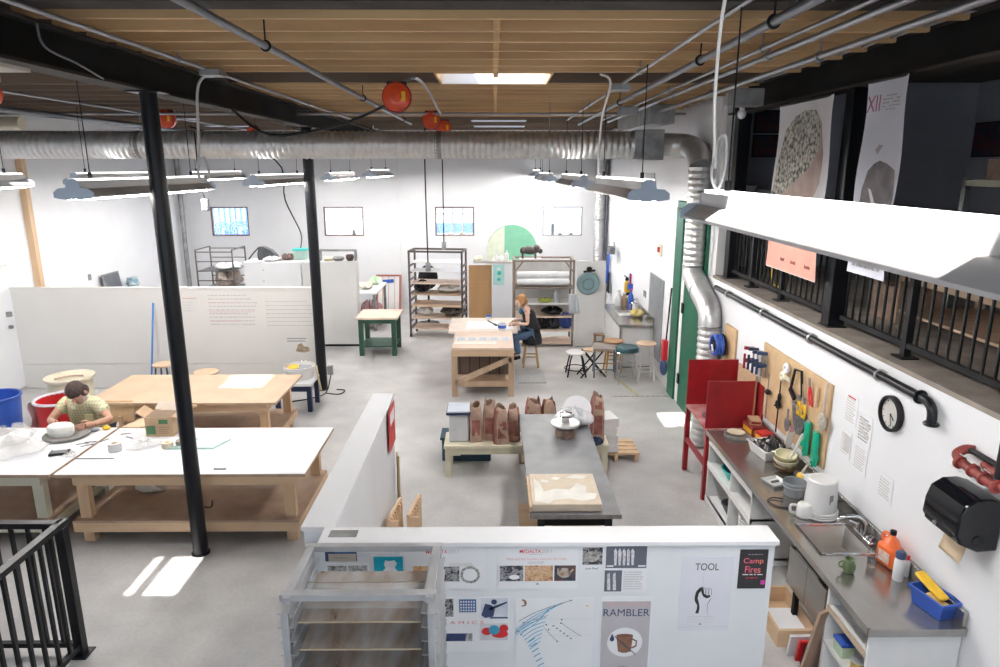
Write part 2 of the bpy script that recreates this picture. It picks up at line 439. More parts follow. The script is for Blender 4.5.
struct('joist_bridging', mb, JOIST, ceil)
SHAFT = mat('skylight_shaft_white', (.78, .80, .86), .6, var=.02)
for i, (x0, x1, y0, y1) in enumerate(HOLES):
    lo = 4.62 if i != 3 else 4.88
    if i >= 4: lo = 4.66
    t = .02; hi = 6.6 if i >= 4 else 5.33  # unseen height added to the far shafts to block direct sun
    s = MB().box(x0 - t, x0, y0, y1, lo, hi).box(x1, x1 + t, y0, y1, lo, hi).box(x0 - t, x1 + t, y0 - t, y0, lo, hi).box(x0 - t, x1 + t, y1, y1 + t, lo, hi)
    w = struct('window_%d' % (5 + i), s, JOIST if i == 0 else SHAFT)
    if i == 0:
        struct('window_lining', MB().box(x0, x0 + .012, y0, y1, 4.9, 5.33).box(x1 - .012, x1, y0, y1, 4.9, 5.33).box(x0, x1, y1 - .012, y1, 4.625, 5.33), SHAFT, w)
    struct('window_pane', MB().box(x0, x1, y0, y1, hi - .03, hi - .02), pm, w)

# ------------------------------------------------------------------ steel frame
def ibeam(name, p, q, z0, z1, w, label):
    """I-section from p to q (x,y)"""
    p, q = Vector((*p, 0)), Vector((*q, 0)); t = .022
    t_ = thing(name, label, 'beam', (p.x, p.y, z0), kind='thing')
    d = (q - p); h = z1 - z0
    part(t_, 'web', MB().beam((0, 0, h / 2), Vector((d.x, d.y, h / 2)), .03, h - 2 * t), STEELK)
    part(t_, 'flange', MB().beam((0, 0, t / 2), Vector((d.x, d.y, t / 2)), w, t), FLANGE)
    part(t_, 'flange', MB().beam((0, 0, h - t / 2), Vector((d.x, d.y, h - t / 2)), w, t), FLANGE)
    return t_
ibeam('steel_beam', (-2.98, -2.5), (-2.98, 18.15), 4.33, 4.615, .2, 'long dark steel roof beam carried by the two slim black columns')
ibeam('steel_beam', (3.13, -2.5), (3.13, 9.3), 4.37, 4.68, .2, 'dark steel roof beam running above the loft railing and banners')
ibeam('steel_beam', (-2.85, 13.2), (3.0, 13.2), 4.64, 4.88, .2, 'dark cross beam where the pale joists end beyond the round duct')
ibeam('steel_beam', (-2.85, 4.36), (3.0, 4.36), 4.635, 4.88, .22, 'dark cross beam nearest the camera along the top edge')
def column(x, y, z0, z1, r, label):
    t = thing('steel_column', label, 'column', (x, y, z0), kind='thing')
    part(t, 'shaft', MB().cyl((0, 0, .012), (0, 0, z1 - z0 - .012), r, n=24), BLACK)
    part(t, 'base_plate', MB().cyl((0, 0, 0), (0, 0, .012), r + .015, n=24), BLACK)
    part(t, 'cap_plate', MB().box(-.14, .14, -.1, .1, z1 - z0 - .012, z1 - z0), BLACK)
column(-2.91, 6.06, 0, 4.33, .072, 'slim round black column beside the front white worktable')
column(-2.96, 11.2, 0, 4.33, .085, 'slim black column at the end of the whiteboard wall')
t = thing('steel_column', 'square black post rising between the two hanging banners', 'column', (3.13, 6.12, 2.285), kind='thing')
part(t, 'shaft', MB().box(-.075, .075, -.075, .075, .01, 2.085), BLACK, bevel=.008); part(t, 'base_plate', MB().box(-.09, .09, -.09, .09, 0, .01), BLACK)
t = thing('steel_column', 'square black post at the far end of the loft railing', 'column', (3.16, 8.98, 2.285), kind='thing')
part(t, 'shaft', MB().box(-.08, .08, -.08, .08, .01, 2.085), BLACK, bevel=.008); part(t, 'base_plate', MB().box(-.1, .1, -.1, .1, 0, .01), BLACK)

# wooden post on the left wall
solo('wooden_post', MB().box(-.11, 0, -.055, .055, 0, 4.3), PLYY, 'tall pale wooden post against the white wall behind the whiteboards', 'post', (-8.14, 12.2, 0), bevel=.004, kind='thing')

# ------------------------------------------------------------------ ducts
def ribbed(L, r, step=.085, amp=.013, n=28):
    prof = []; k = int(L / step)
    for i in range(k + 1):
        z = i * L / k
        if i: prof.append((r, z - step * .5))
        prof.append((r + amp, z - .008 if i else z)); prof.append((r + amp, z + .008))
    return prof
t = thing('ventilation_duct', 'round galvanised spiral duct crossing the whole room', 'duct', (-8.2, 10.2, 4.03))
RX = Matrix.Rotation(R(90), 4, 'Y')
part(t, 'spiral_pipe', MB().lathe(ribbed(10.2, .185), M=RX), GALV)
mb = MB()
for x in (3.05, 7.35): mb.lathe([(.193, x), (.197, x + .01), (.197, x + .1), (.193, x + .11)], M=RX, n=28)
part(t, 'joint_collar', mb, GALVD)
part(t, 'square_transition', MB().box(10.2, 10.32, -.18, .18, -.2, .2).box(10.32, 10.62, -.2, .2, -.21, .21), GALVD, bevel=.01)
part(t, 'flexible_elbow', MB().path([(10.62, 0, 0), (10.8, 0, 0), (10.98, -.1, -.02), (11.05, -.35, -.12), (11.05, -.55, -.32)], .165, 24, 6), GALV)
mb = MB()
for x in (.9, 5.2, 9.0): mb.cyl((x, 0, .19), (x, 0, .75), .006)
part(t, 'hanger_rod', mb, GALVD)
t = thing('ventilation_riser', 'vertical galvanised spiral duct dropping beside the green door', 'duct', (2.84, 9.62, 0))
part(t, 'spiral_pipe', MB().lathe(ribbed(1.35, .14), (0, 0, 2.36)), GALV)
part(t, 'offset_elbow', MB().path([(0, 0, 2.40), (0, -.02, 2.25), (0, -.42, 2.05), (.01, -.80, 1.88), (.01, -.87, 1.65)], .15, 24, 5), GALV)
part(t, 'spiral_pipe', MB().lathe(ribbed(1.65, .135), (.01, -.87, .02)), GALV)
part(t, 'elbow_seam', MB().tube(ring((0, -.42, 2.05), .153, 24, 'y'), .008, 6, closed=True).tube(ring((.01, -.87, 1.68), .145, 24), .01, 6, closed=True).tube(ring((0, 0, 2.36), .148, 24), .012, 6, closed=True), GALVD)
t = thing('corner_pipe', 'pale galvanised pipe standing in the far right corner', 'pipe', (2.76, 18.0, 0))
part(t, 'pipe', MB().lathe(ribbed(4.6, .12), (0, 0, .02)), GALV)
part(t, 'conduit', MB().cyl((.17, 0, .02), (.17, 0, 4.6), .035), PIPEG); part(t, 'pipe_clamp', MB().tube(ring((0, 0, 2.4), .135), .012, 6, closed=True), GALVD)
solo('corner_pipe', MB().cyl((0, 0, .02), (0, 0, 4.6), .06), GALVD, 'grey pipe running up the far left corner', 'pipe', (-8.1, 17.95, 0))
solo('roof_duct', MB().box(-.17, .17, 0, 2.6, -.13, .13), GALVD, 'rectangular sheet metal duct running back under the joists at the loft side', 'duct', (2.35, 9.9, 4.44), bevel=.01)
solo('roof_duct', MB().cyl((0, 0, 0), (1.1, 0, 0), .1, n=24), CREAM, 'short cream tube under the roof above the left end of the big duct', 'duct', (-8.2, 10.75, 4.36))

# ------------------------------------------------------------------ pipes and conduits along the roof
def run(name, label, x, z, r, y0, y1, m, clamps, cm=GALVD):
    t = thing(name, label, 'pipe', (x, y0, z))
    part(t, 'pipe', MB().cyl((0, 0, 0), (0, y1 - y0, 0), r, n=14), m)
    mb = MB()
    for y in clamps:
        mb.tube(ring((0, y - y0, 0), r + .006, 16, 'y'), .009, 6, closed=True).cyl((0, y - y0, r), (0, y - y0, DZ - z - .02), .006)
    part(t, 'hanger', mb, cm)
    return t
run('conduit', 'thin silver conduit beside the roof beam over the slim columns', -2.6, 4.575, .016, .5, 13.0, CONDUIT, [2, 6, 10])
run('sprinkler_pipe', 'grey sprinkler pipe under the joists left of the red reels', -1.53, 4.5, .024, .5, 13.1, PIPEG, [4.9, 8.4, 12.0], BLACKM)
run('conduit', 'silver conduit slanting right from the far roof to the top edge', 1.34, 4.56, .015, .5, 13.0, CONDUIT, [3, 6.6, 10])
run('sprinkler_pipe', 'thick grey sprinkler pipe right of the silver conduit', 1.57, 4.5, .027, .5, 13.1, PIPEG, [4.1, 5.5, 8.9], BLACKM)
run('conduit', 'upper pipe of the bundle of three beside the roof beam above the banners', 2.0, 4.565, .016, .5, 13.0, CONDUIT, [3.2, 5.4, 8.2])
run('conduit', 'middle pipe of the bundle of three beside the roof beam above the banners', 2.09, 4.53, .022, .5, 13.0, CONDUIT, [3.3, 5.5, 8.3])
run('conduit', 'lowest pipe of the bundle of three beside the roof beam above the banners', 2.30, 4.47, .024, .5, 13.0, CONDUIT, [3.1, 5.1, 7.6])
run('conduit', 'thin conduit clipped along the inner edge of the roof beam above the banners', 2.98, 4.655, .012, .5, 13.0, CONDUIT, [4, 8])
run('sprinkler_pipe', 'grey pipe under the dark roof of the left bay', -5.95, 4.40, .04, .5, 17.8, PIPEG, [4, 8, 12])
run('sprinkler_pipe', 'unseen added pipe striping the sun patch below the near skylight', -5.73, 4.37, .045, .5, 5.2, PIPEG, [2, 5])  # out of view; added so its shadow splits the near sun patch
run('conduit', 'pale conduit under the dark roof of the left bay', -5.35, 4.52, .016, .5, 17.8, CONDUIT, [6, 12])
solo('conduit', MB().cyl((-8.2, 0, 0), (2.9, 0, 0), .02), CONDUIT, 'cross conduit lying just above the big round duct', 'pipe', (0, 10.75, 4.50))
solo('junction_box', MB().box(-.09, .09, -.09, .09, -.03, .03), GALVD, 'grey junction box on the thin conduit near the roof beam over the slim columns', 'junction box', (-2.56, 6.6, 4.545), bevel=.006)
solo('junction_box', MB().box(-.1, .1, -.09, .09, -.03, .03), GALVD, 'grey junction box on the slanting silver conduit', 'junction box', (1.34, 7.6, 4.53), bevel=.006)
solo('junction_box', MB().box(-.12, .12, -.1, .1, -.05, .05), GALVD, 'grey junction box among the pipes above the far duct end', 'junction box', (1.75, 9.3, 4.43), bevel=.006)
solo('junction_box', MB().box(-.16, .16, -.1, .1, -.09, .09), GALVD, 'large grey junction box under the pipe bundle beside the roof beam above the banners', 'junction box', (2.68, 7.6, 4.43), bevel=.006)

# ------------------------------------------------------------------ hanging fluorescent fixtures (run along the room's depth)
TOPGLOW = mat('channel_top_glow', (1., .98, .96), .4, emit=3.5, var=0)  # emission added so channel tops look bright; no lamp sits there
def fixture():
    L = 2.44; t = thing('fluorescent_light', '', 'light', (0, 0, 0), 0, 'hanging fluorescent fixtures')
    prof = [(-.15, .0), (-.15, .012), (-.085, .065), (-.055, .07), (-.055, .135), (.055, .135), (.055, .07), (.085, .065), (.15, .012), (.15, 0), (.142, 0), (.08, .052), (-.08, .052), (-.142, 0)]
    part(t, 'reflector', MB().prism(prof, 0, L), mat('enamel_warm_white', (.62, .60, .60), .35, var=.02))
    part(t, 'channel_top', MB().box(-.046, .046, .02, L - .02, .134, .150), TOPGLOW, 'white channel top with added glow')
    for y in (-.012, L):
        part(t, 'end_cap', MB().prism([(-.16, .0), (-.16, .045), (-.12, .075), (-.06, .08), (-.05, .13), (-.02, .15), (.02, .15), (.05, .13), (.06, .08), (.12, .075), (.16, .045), (.16, 0), (.09, -.012), (-.09, -.012)], y, y + .012), mat('end_cap_blue_grey', (.62, .72, .86), .5, var=.02))
    for x in (-.06, .06):
        part(t, 'tube', MB().cyl((x, .03, -.001), (x, L - .03, -.001), .019, n=10), TUBE)
    mb = MB(); 
    for y in (.25, L - .25):
        mb.cyl((0, y, .14), (0, y, .2), .016).cyl((0, y, .2), (0, y, 1.0), .004, n=6)
    part(t, 'hanger', mb, BLACKM)
    return t
FX = [(1.17, 1.28, 3.44, 'big glaring fluorescent fixture hanging nearest, in front of the loft railing'),
      (1.17, 5.25, 3.47, 'fluorescent fixture hanging right of centre, second from the camera on that side'),
      (1.17, 9.1, 3.47, 'third fluorescent fixture on the right row with a pale blue end cap'),
      (1.05, 13.0, 3.47, 'small distant fluorescent fixture on the right row, left of the third one'),
      (1.05, 15.6, 3.52, 'farthest fluorescent fixture on the right row'),
      (-3.37, 5.6, 3.47, 'large fluorescent fixture passing behind the front black column'),
      (-3.37, 9.8, 3.47, 'fluorescent fixture beside the top of the second black column'),
      (-3.37, 14.2, 3.47, 'small far fluorescent fixture just right of the second column'),
      (-2.6, 14.6, 3.53, 'smallest far fluorescent fixture above the white pilaster'),
      (-5.5, 5.7, 3.5, 'fluorescent fixture cut off by the left edge of the photo'),
      (-5.5, 9.2, 3.5, 'fluorescent fixture half hidden behind the large left one'),
      (-5.5, 12.7, 3.5, 'far fluorescent fixture seen above the blue window'),
      ]
f0 = None
for x, y, z, l in FX:
    if f0 is None:
        f0 = fixture(); f0.location = (x, y, z); f0['label'] = l
    else: dup(f0, (x, y, z), 0, l)

t = thing('ceiling_baffle', 'pale board hung flat under the near end of the roof beam over the black columns', 'board', (-3.1, 3.55, 4.22))
part(t, 'board', MB().box(-.55, .52, -.9, .50, 0, .02), wood('baffle_pale', (.60, .52, .45), (.74, .68, .62), 1, 4)); part(t, 'hanger', MB().cyl((-.3, .3, .02), (-.3, .3, .68), .005).cyl((.38, .3, .02), (.38, .3, .68), .005), BLACKM)
for x, y in ((-.1, -.1), (.2, .25)): part(t, 'white_lump', MB().ell((x, y, -.012), .06, .05, .02), PAPER)  # small white lumps under the board
# ------------------------------------------------------------------ red cord reels on the roof
def reel():
    t = thing('cord_reel', '', 'cord reel', (0, 0, 0), 0, 'red cord reels under the roof')
    RY = Matrix.Rotation(R(90), 4, 'X')
    part(t, 'housing', MB().lathe([(.10, -.09), (.14, -.075), (.145, 0), (.14, .06), (.12, .075), (.06, .085), (.05, .10), (0, .102)], M=RY, n=28), REEL)
    part(t, 'rim', MB().tube(ring((0, -.03, 0), .147, 28, 'y'), .01, 6, closed=True), RED)
    part(t, 'warning_label', MB().box(.055, .095, -.086, -.078, -.04, .05), mat('label_yellow', (.85, .55, .02), .5))
    part(t, 'mounting_bracket', MB().box(-.1, .1, -.03, .05, .14, .155).box(-.1, -.085, -.03, .05, .0, .15).box(.085, .1, -.03, .05, .0, .15), BLACKM)
    return t
r0 = None
for x, y, z, l in [(-.91, 6.75, 4.35, 'nearest round red cord reel hanging under the pale joists'),
                   (-.95, 10.8, 4.41, 'second red cord reel, just above the round duct'),
                   (-.90, 12.75, 4.41, 'farthest of the three red reels in the middle, half behind the duct'),
                   (-5.0, 7.1, 4.42, 'red cord reel in the dark left bay near the top left corner'),
                   (-5.0, 10.9, 4.43, 'red cord reel seen just right of the front black column'),
                   (-5.0, 14.8, 4.43, 'small far red reel in the left bay under the beam')]:
    if r0 is None: r0 = reel(); r0.scale = (.9, .9, .9); r0.location = (x, y, z); r0['label'] = l
    else: dup(r0, (x, y, z), 0, l)
def drop(pts, r, label, end='plug', m=BLACKM, name='drop_cable'):
    t = thing(name, label, 'cord', pts[-1]); o = Vector(pts[-1])
    part(t, 'cable', MB().path([Vector(p) - o for p in pts], r, 8, 5), m)
    if end == 'plug':
        part(t, 'outlet', MB().box(-.04, .04, -.03, .03, -.14, 0), GALVD, bevel=.008)
    return t
drop([(-1.06, 10.9, 4.3), (-1.06, 10.75, 3.8), (-1.05, 10.75, 2.25)], .011, 'black cord from the second red reel, with the lower grey outlet')
drop([(-.97, 12.9, 4.3), (-.95, 12.9, 3.8), (-.95, 12.9, 2.35)], .011, 'black cord from the farthest red reel, with the higher grey outlet')
drop([(-4.45, 10.4, 4.3), (-3.42, 11.0, 3.83), (-3.40, 11.3, 3.2), (-3.55, 12.6, 2.55), (-4.08, 14.4, 2.08)], .012, 'dark cord drooping past the second column to the cabinet top', None)
drop([(-2.56, 6.62, 4.52), (-2.66, 6.6, 4.5), (-2.70, 6.55, 4.35), (-2.71, 6.5, 3.9), (-2.72, 6.45, 3.66), (-2.68, 6.45, 3.58), (-2.62, 6.45, 3.66), (-2.66, 6.45, 3.8), (-2.72, 6.44, 3.72)], .012, 'pale cord hanging from the junction box at the roof beam over the slim columns', None, CORD)
drop([(-3.37, 8.0, 4.1), (-3.37, 8.0, 3.6), (-3.33, 8.0, 3.36)], .008, 'short dark cord with outlet under the large left fixture')
drop([(1.0, 6.77, 4.56), (1.12, 6.9, 4.5), (1.11, 7.3, 4.2), (1.10, 7.4, 3.75), (1.12, 7.42, 3.62)], .011, 'pale cord feeding the fixture right of centre', None, CORD)
drop([(.93, 2.6, 4.75), (.93, 2.95, 4.4), (1.02, 3.3, 4.05), (1.13, 3.6, 3.8), (1.13, 3.62, 3.66), (1.17, 3.62, 3.6), (1.20, 3.62, 3.72), (1.19, 3.62, 3.86), (1.15, 3.62, 3.84), (1.14, 3.61, 3.7)], .008, 'pale looped cord hanging in front, above the glaring fixture', None, CORD)
drop([(-.97, 6.75, 4.3), (-1.6, 7.2, 4.12), (-2.4, 7.6, 4.05), (-2.85, 7.8, 4.32)], .014, 'black cable sagging from the nearest red reel to the roof beam over the slim columns', None)
drop([(-.85, 6.8, 4.5), (-.72, 6.8, 4.52), (-.72, 8.0, 4.52), (-.80, 10.7, 4.5)], .014, 'silver conduit joining the red reels', None, CONDUIT, name='reel_conduit')
drop([(-2.85, 4.6, 4.58), (-2.85, 4.65, 4.45), (-2.86, 5.0, 4.40), (-2.86, 5.3, 4.34)], .008, 'thin grey cable looped on the near side of the column beam', None, PIPEG)
solo('ceiling_sensor', MB().ell((0, 0, 0), .05, .05, .055, 16).cyl((0, 0, .04), (0, 0, .09), .03), WPL, 'small white globe hanging under the roof beam before the banners', 'sensor', (2.86, 8.2, 4.31))

# ------------------------------------------------------------------ loft: railing, banners, things stored up there
def railing(name, label, p, q, h, n, loc, posts, m=BLACKM):
    t = thing(name, label, 'railing', loc)
    p, q = Vector(p), Vector(q); d = q - p; u = d.normalized()
    part(t, 'top_rail', MB().beam(p + Vector((0, 0, h)), q + Vector((0, 0, h)), .05, .04), m)
    part(t, 'bottom_rail', MB().beam(p + Vector((0, 0, .10)), q + Vector((0, 0, .10)), .04, .04), m)
    for i in range(n):
        a = p + d * ((i + .5) / n)
        part(t, 'baluster', MB().beam(a + Vector((0, 0, .10)), a + Vector((0, 0, h)), .016, .016), m)
    for s in posts:
        a = p + d * s
        part(t, 'post', MB().beam(a, a + Vector((0, 0, h)), .055, .055, (0, 1, 0)).box(a.x - .07, a.x + .07, a.y - .07, a.y + .07, 0, .012), m)
    return t
railing('loft_railing', 'black bar railing along the loft edge, left of the square black post', (0, 0, 0), (0, 2.68, 0), 1.05, 22, (3.16, 6.22, 2.285), [.42, .75])
railing('loft_railing', 'black bar railing along the loft edge, right of the square black post', (0, 0, 0), (0, 4.0, 0), 1.05, 34, (3.16, 2.02, 2.285), [.28, .75])

def banner(name, label, w, h, loc, rz=-90, group=None):
    """limp cloth with a little curl; local x right, z down from the top edge"""
    mb = MB().grid(10, 16, lambda u, v: Vector(((u - .5) * w, .03 * math.sin(u * 3.1) * (1 - .4 * v) + .012 * math.sin(v * 9 + u * 4), -v * h)))
    return mb
BAN = mat('banner_vinyl', (.68, .67, .70), .55, var=.02)
def cloth_y(u, v): return .03 * math.sin(u * 3.1) * (1 - .4 * v) + .012 * math.sin(v * 9 + u * 4)
def on_cloth(w, h, pts, off=.004):
    """flat outline in fractions (u right, v down) laid on the cloth, as a fan of fine cells"""
    bm = bmesh.new(); V = [bm.verts.new((u, v, 0)) for u, v in pts]; bm.faces.new(V)
    bmesh.ops.triangulate(bm, faces=bm.faces[:])
    for _ in range(5):
        bmesh.ops.subdivide_edges(bm, edges=[e for e in bm.edges if e.calc_length() > .09], cuts=1)
        bmesh.ops.triangulate(bm, faces=bm.faces[:])
    for x in bm.verts:
        u, v = x.co.x, x.co.y
        x.co = Vector(((u - .5) * w, cloth_y(u, v) - off, -v * h))
    m = MB(); m.bm.free(); m.bm = bm; return m
w, h = 1.17, 1.66
b1 = solo('hanging_banner', MB().grid(20, 34, lambda u, v: Vector(((u - .5) * w, cloth_y(u, v), -v * h))), BAN, 'wide banner with a seeded bowl picture and salmon strip, over the loft railing', 'banner', (2.97, 6.80, 4.33), -90, 'hanging banners')
part(b1, 'salmon_strip', MB().grid(20, 10, lambda u, v: Vector(((u - .5) * w * .995, cloth_y(u, .70 + .295 * v) - .006, -(.70 + .295 * v) * h))), mat('salmon_print', (.78, .32, .25), .6, var=.03))
pot = [(.02, .52), (.10, .36), (.12, .2), (.25, .09), (.45, .05), (.68, .06), (.84, .14), (.90, .30), (.86, .46), (.70, .60), (.5, .675), (.25, .69), (.02, .69)]
part(b1, 'bowl_picture', on_cloth(w, h, pot), mat('printed_bowl_brown', (.30, .20, .17), .6, c2=(.52, .42, .38), scale=2.5, var=.2))
vor = mat('printed_seeds', (.05, .05, .05), .6, c2=(.62, .60, .52), scale=26, detail=1)
part(b1, 'seed_pattern', on_cloth(w, h, [(.05, .42), (.10, .26), (.15, .15), (.28, .08), (.48, .05), (.68, .06), (.82, .14), (.84, .27), (.66, .38), (.42, .46), (.2, .53), (.06, .56)], .008), vor)
for u, v, ww, hh in ((-.44, .60, .30, .03), (-.42, .76, .35, .022), (-.42, .80, .2, .022)):
    pass
mb = MB()
for k, (v, a, b) in enumerate([(.745, .08, .48), (.80, .08, .26), (.93, .30, .40), (.93, .52, .64), (.93, .8, .92)]):
    n = int((b - a) / .022)
    for i in range(n):
        u = a + i * .022
        mb.box((u - .5) * w, (u + .016 - .5) * w, cloth_y(u, v) - .008, cloth_y(u, v) - .005, -v * h - .014, -v * h + (.012 if i % 3 else .02))
part(b1, 'lettering', mb, mat('maroon_ink', (.22, .05, .05), .6))
mb = MB()
for i in range(13):
    u = .1 + i * .033; mb.box((u - .5) * w, (u + .022 - .5) * w, cloth_y(u, .66) - .012, cloth_y(u, .66) - .008, -.675 * h, -.65 * h)
part(b1, 'caption_lettering', mb, PAPER)
w2, h2 = .56, 1.50
b2 = solo('hanging_banner', MB().grid(16, 34, lambda u, v: Vector(((u - .5) * w2, cloth_y(u, v), -v * h2))), mat('banner_pale_blue', (.60, .62, .70), .5, var=.04, scale=2), 'narrow pale banner with purple XII and a dark pot, over the loft railing', 'banner', (2.97, 5.40, 4.36), -90, 'hanging banners')
part(b2, 'pot_picture', on_cloth(w2, h2, [(.26, .45), (.38, .415), (.5, .40), (.66, .415), (.88, .45), (.95, .60), (.90, .70), (.55, .735), (.2, .70), (.13, .64), (.16, .55)]), mat('printed_pot_dark', (.035, .03, .035), .6, c2=(.26, .23, .24), scale=4, var=.2))
part(b2, 'tool_picture', on_cloth(w2, h2, [(.30, .54), (.36, .55), (.48, .63), (.64, .69), (.58, .70), (.42, .66)], .008), PAPER2)
part(b2, 'bird_picture', on_cloth(w2, h2, [(.38, .345), (.46, .32), (.56, .325), (.48, .355), (.44, .37)], .008), INK)
letters(b2, 'XII', -.195, -.235, .19, .12, mat('purple_ink', (.25, .01, .10), .5), -.035, 'numeral_lettering')
mb = MB()
for k in range(5):
    for i in range(5):
        if (i + k) % 4: mb.box(.03 + i * .045, .065 + i * .045, -.036, -.033, -.135 - k * .025, -.127 - k * .025)
for k in range(3): mb.box(-.14 + k * .03, .12 - k * .03, -.03, -.027, -1.16 - k * .05, -1.145 - k * .05)
for i in range(7): mb.box(-.2 + i * .06, -.16 + i * .06, .0, .004, -1.44, -1.40)
part(b2, 'lettering', mb, INK)
for b, ww in ((b1, w), (b2, w2)):
    part(b, 'hem_rod', MB().cyl((-ww / 2, .01, 0), (ww / 2, .01, 0), .012), BLACKM)

# pictures on the far loft wall, shelf, buckets
PHD = photo_mat('dark_colour_photo', [(.01, .01, .015), (.02, .03, .06), (.10, .02, .03), (.03, .04, .07)], 6)
for i, (x, z, l) in enumerate([(4.02, 4.36, 'upper dark photograph on the loft end wall'), (4.02, 4.02, 'lower dark photograph on the loft end wall, over the white bucket'), (4.55, 4.15, 'dark photograph on the loft end wall, half behind the wide banner')]):
    p = solo('framed_photo', MB().box(-.24, .24, 0, .02, -.16, .16), BLACKM, l, 'picture', (x, 10.275, z), group='photographs on the loft end wall')
    part(p, 'print', MB().box(-.22, .22, -.003, 0, -.14, .14), PHD)
for i, (y, z, l) in enumerate([(4.6, 4.1, 'dark photograph high on the loft back wall, right of the narrow banner'), (5.4, 4.1, 'second dark photograph high on the loft back wall'), (4.6, 3.45, 'dark photograph on the loft back wall above the shelf frame'), (6.6, 3.8, 'dark photograph on the loft back wall between the banners')]):
    p = solo('framed_photo', MB().box(-.32, .32, 0, .02, -.24, .24), BLACKM, l, 'picture', (6.975, y + 4.5, z), -90, group='photographs on the loft back wall')
    part(p, 'print', MB().box(-.30, .30, -.003, 0, -.22, .22), PHD)
t = thing('wall_shelf', 'dark shelf on the loft end wall carrying white tubs', 'shelf', (3.9, 10.1, 3.24))
part(t, 'board', MB().box(-.5, .6, -.2, .18, 0, .03), LUMB); part(t, 'bracket', MB().box(-.4, -.37, -.15, .18, -.2, 0).box(.45, .48, -.15, .18, -.2, 0), BLACKM)
def bucket(name, label, loc, r, h, m, cat='bucket', rim=True, group=None, handle=True, fill=None, lid=None):
    t = thing(name, label, cat, loc, 0, group)
    part(t, 'body', MB().lathe([(r * .84, 0), (r * .86, .004), (r, h), (r - .006, h), (r * .83, .012), (0, .012)]), m)
    if rim:
        for z in (h - .012, h - .045): part(t, 'rim', MB().tube(ring((0, 0, z), r * (1 - .02 * (h - z)), 24), .007, 6, closed=True), m)
    if handle: part(t, 'handle', MB().path([(r, 0, h - .05), (r * .85, r * .7, h - .03), (0, r * 1.08, h + .0), (-r * .85, r * .7, h - .03), (-r, 0, h - .05)], .004, 6, 5), CHROME)
    if fill: part(t, 'contents', MB().lathe([(0, h * .75), (r * .9, h * .75), (0, h * .80)]), fill)
    if lid: part(t, 'lid', MB().lathe([(r + .01, h - .02), (r + .012, h + .012), (r * .9, h + .016), (0, h + .016)]), lid)
    return t
bucket('plastic_tub', 'white tub with a lid on the loft shelf, the left one', (3.66, 10.05, 3.27), .13, .18, WPL, 'tub', handle=False, lid=WPL)
bucket('plastic_tub', 'low white tub on the loft shelf beside the lidded one', (4.0, 10.05, 3.27), .18, .13, WPL, 'tub', handle=False)
# workbench, shelf frame and boxes behind the railing
def simple_table(name, label, loc, w, d, h, top, leg, th=.04, lw=.06, shelf=True, rz=0):
    t = thing(name, label, 'table', loc, rz)
    part(t, 'tabletop', MB().box(-w / 2, w / 2, -d / 2, d / 2, h - th, h), top, bevel=.004)
    for sx in (-1, 1):
        for sy in (-1, 1):
            x, y = sx * (w / 2 - lw), sy * (d / 2 - lw)
            part(t, 'leg', MB().box(x - lw / 2, x + lw / 2, y - lw / 2, y + lw / 2, 0, h - th), leg)
    a = .09
    part(t, 'apron', MB().box(-w / 2 + lw, w / 2 - lw, -d / 2 + lw * .6, -d / 2 + lw, h - th - a, h - th).box(-w / 2 + lw, w / 2 - lw, d / 2 - lw, d / 2 - lw * .6, h - th - a, h - th).box(-w / 2 + lw * .6, -w / 2 + lw, -d / 2 + lw, d / 2 - lw, h - th - a, h - th).box(w / 2 - lw, w / 2 - lw * .6, -d / 2 + lw, d / 2 - lw, h - th - a, h - th), leg)
    if shelf: part(t, 'lower_shelf', MB().box(-w / 2 + lw * .7, w / 2 - lw * .7, -d / 2 + lw * .7, d / 2 - lw * .7, h * .22, h * .22 + .025), leg)
    return t
simple_table('workbench', 'weathered bench with a cluttered lower shelf behind the loft railing', (4.25, 5.2, 2.25), .9, 2.4, .55, LUMB, LUMB)
simple_table('workbench', 'brown low bench at the near end of the loft', (4.3, 3.2, 2.25), .9, 1.4, .62, LUMB, BLACKM)
t = thing('storage_rack', 'pale slotted steel shelf frame standing in the loft', 'shelf', (5.0, 6.2, 2.25))
for y in (-.75, .75):
    for x in (-.25, .25): part(t, 'upright', MB().box(x - .03, x + .03, y - .03, y + .03, 0, 1.35), GALVD)
for z in (.5, .95, 1.28): part(t, 'shelf', MB().box(-.28, .28, -.78, .78, z, z + .06), PIPEG if z < 1 else CREAMP)
for i, (x, y, z, sx, sy, sz, m, l) in enumerate([(4.2, 5.75, 2.8, .35, .45, .22, CARD, 'brown carton on the loft bench, left end'), (4.3, 4.9, 2.8, .3, .3, .15, PIPEG, 'grey bin on the loft bench'), (4.1, 6.6, 2.25, .5, .4, .35, KRAFT, 'dark carton on the loft floor behind the salmon banner strip'), (4.9, 6.5, 3.59, .3, .4, .2, KRAFT, 'carton on top of the loft shelf frame')]):
    t = thing('storage_carton', l, 'box', (x, y, z)); part(t, 'carton', MB().box(-sx / 2, sx / 2, -sy / 2, sy / 2, 0, sz), m, bevel=.006); part(t, 'packing_tape', MB().box(-sx / 2 - .001, sx / 2 + .001, -.025, .025, sz, sz + .002), CREAM)
solo('folded_sheet', MB().grid(14, 14, lambda u, v: Vector(((u - .5) * .6, (v - .5) * .9, .05 + .05 * math.sin(u * 9 + v * 4) * math.cos(v * 8)))), mat('green_cloth', (.20, .36, .32), .8), 'crumpled grey green sheet on the loft bench behind the bars', 'sheet', (4.2, 5.3, 2.86), solid=.012)
solo('plastic_bundle', MB().ell((0, 0, .14), .2, .4, .16, 20).ell((.05, .3, .1), .18, .2, .12, 14), mat('grey_film', (.30, .31, .33), .3, var=.2, scale=12, bump=.6), 'bundle wrapped in grey plastic film on the loft shelf frame', 'bundle', (5.0, 6.1, 3.27))
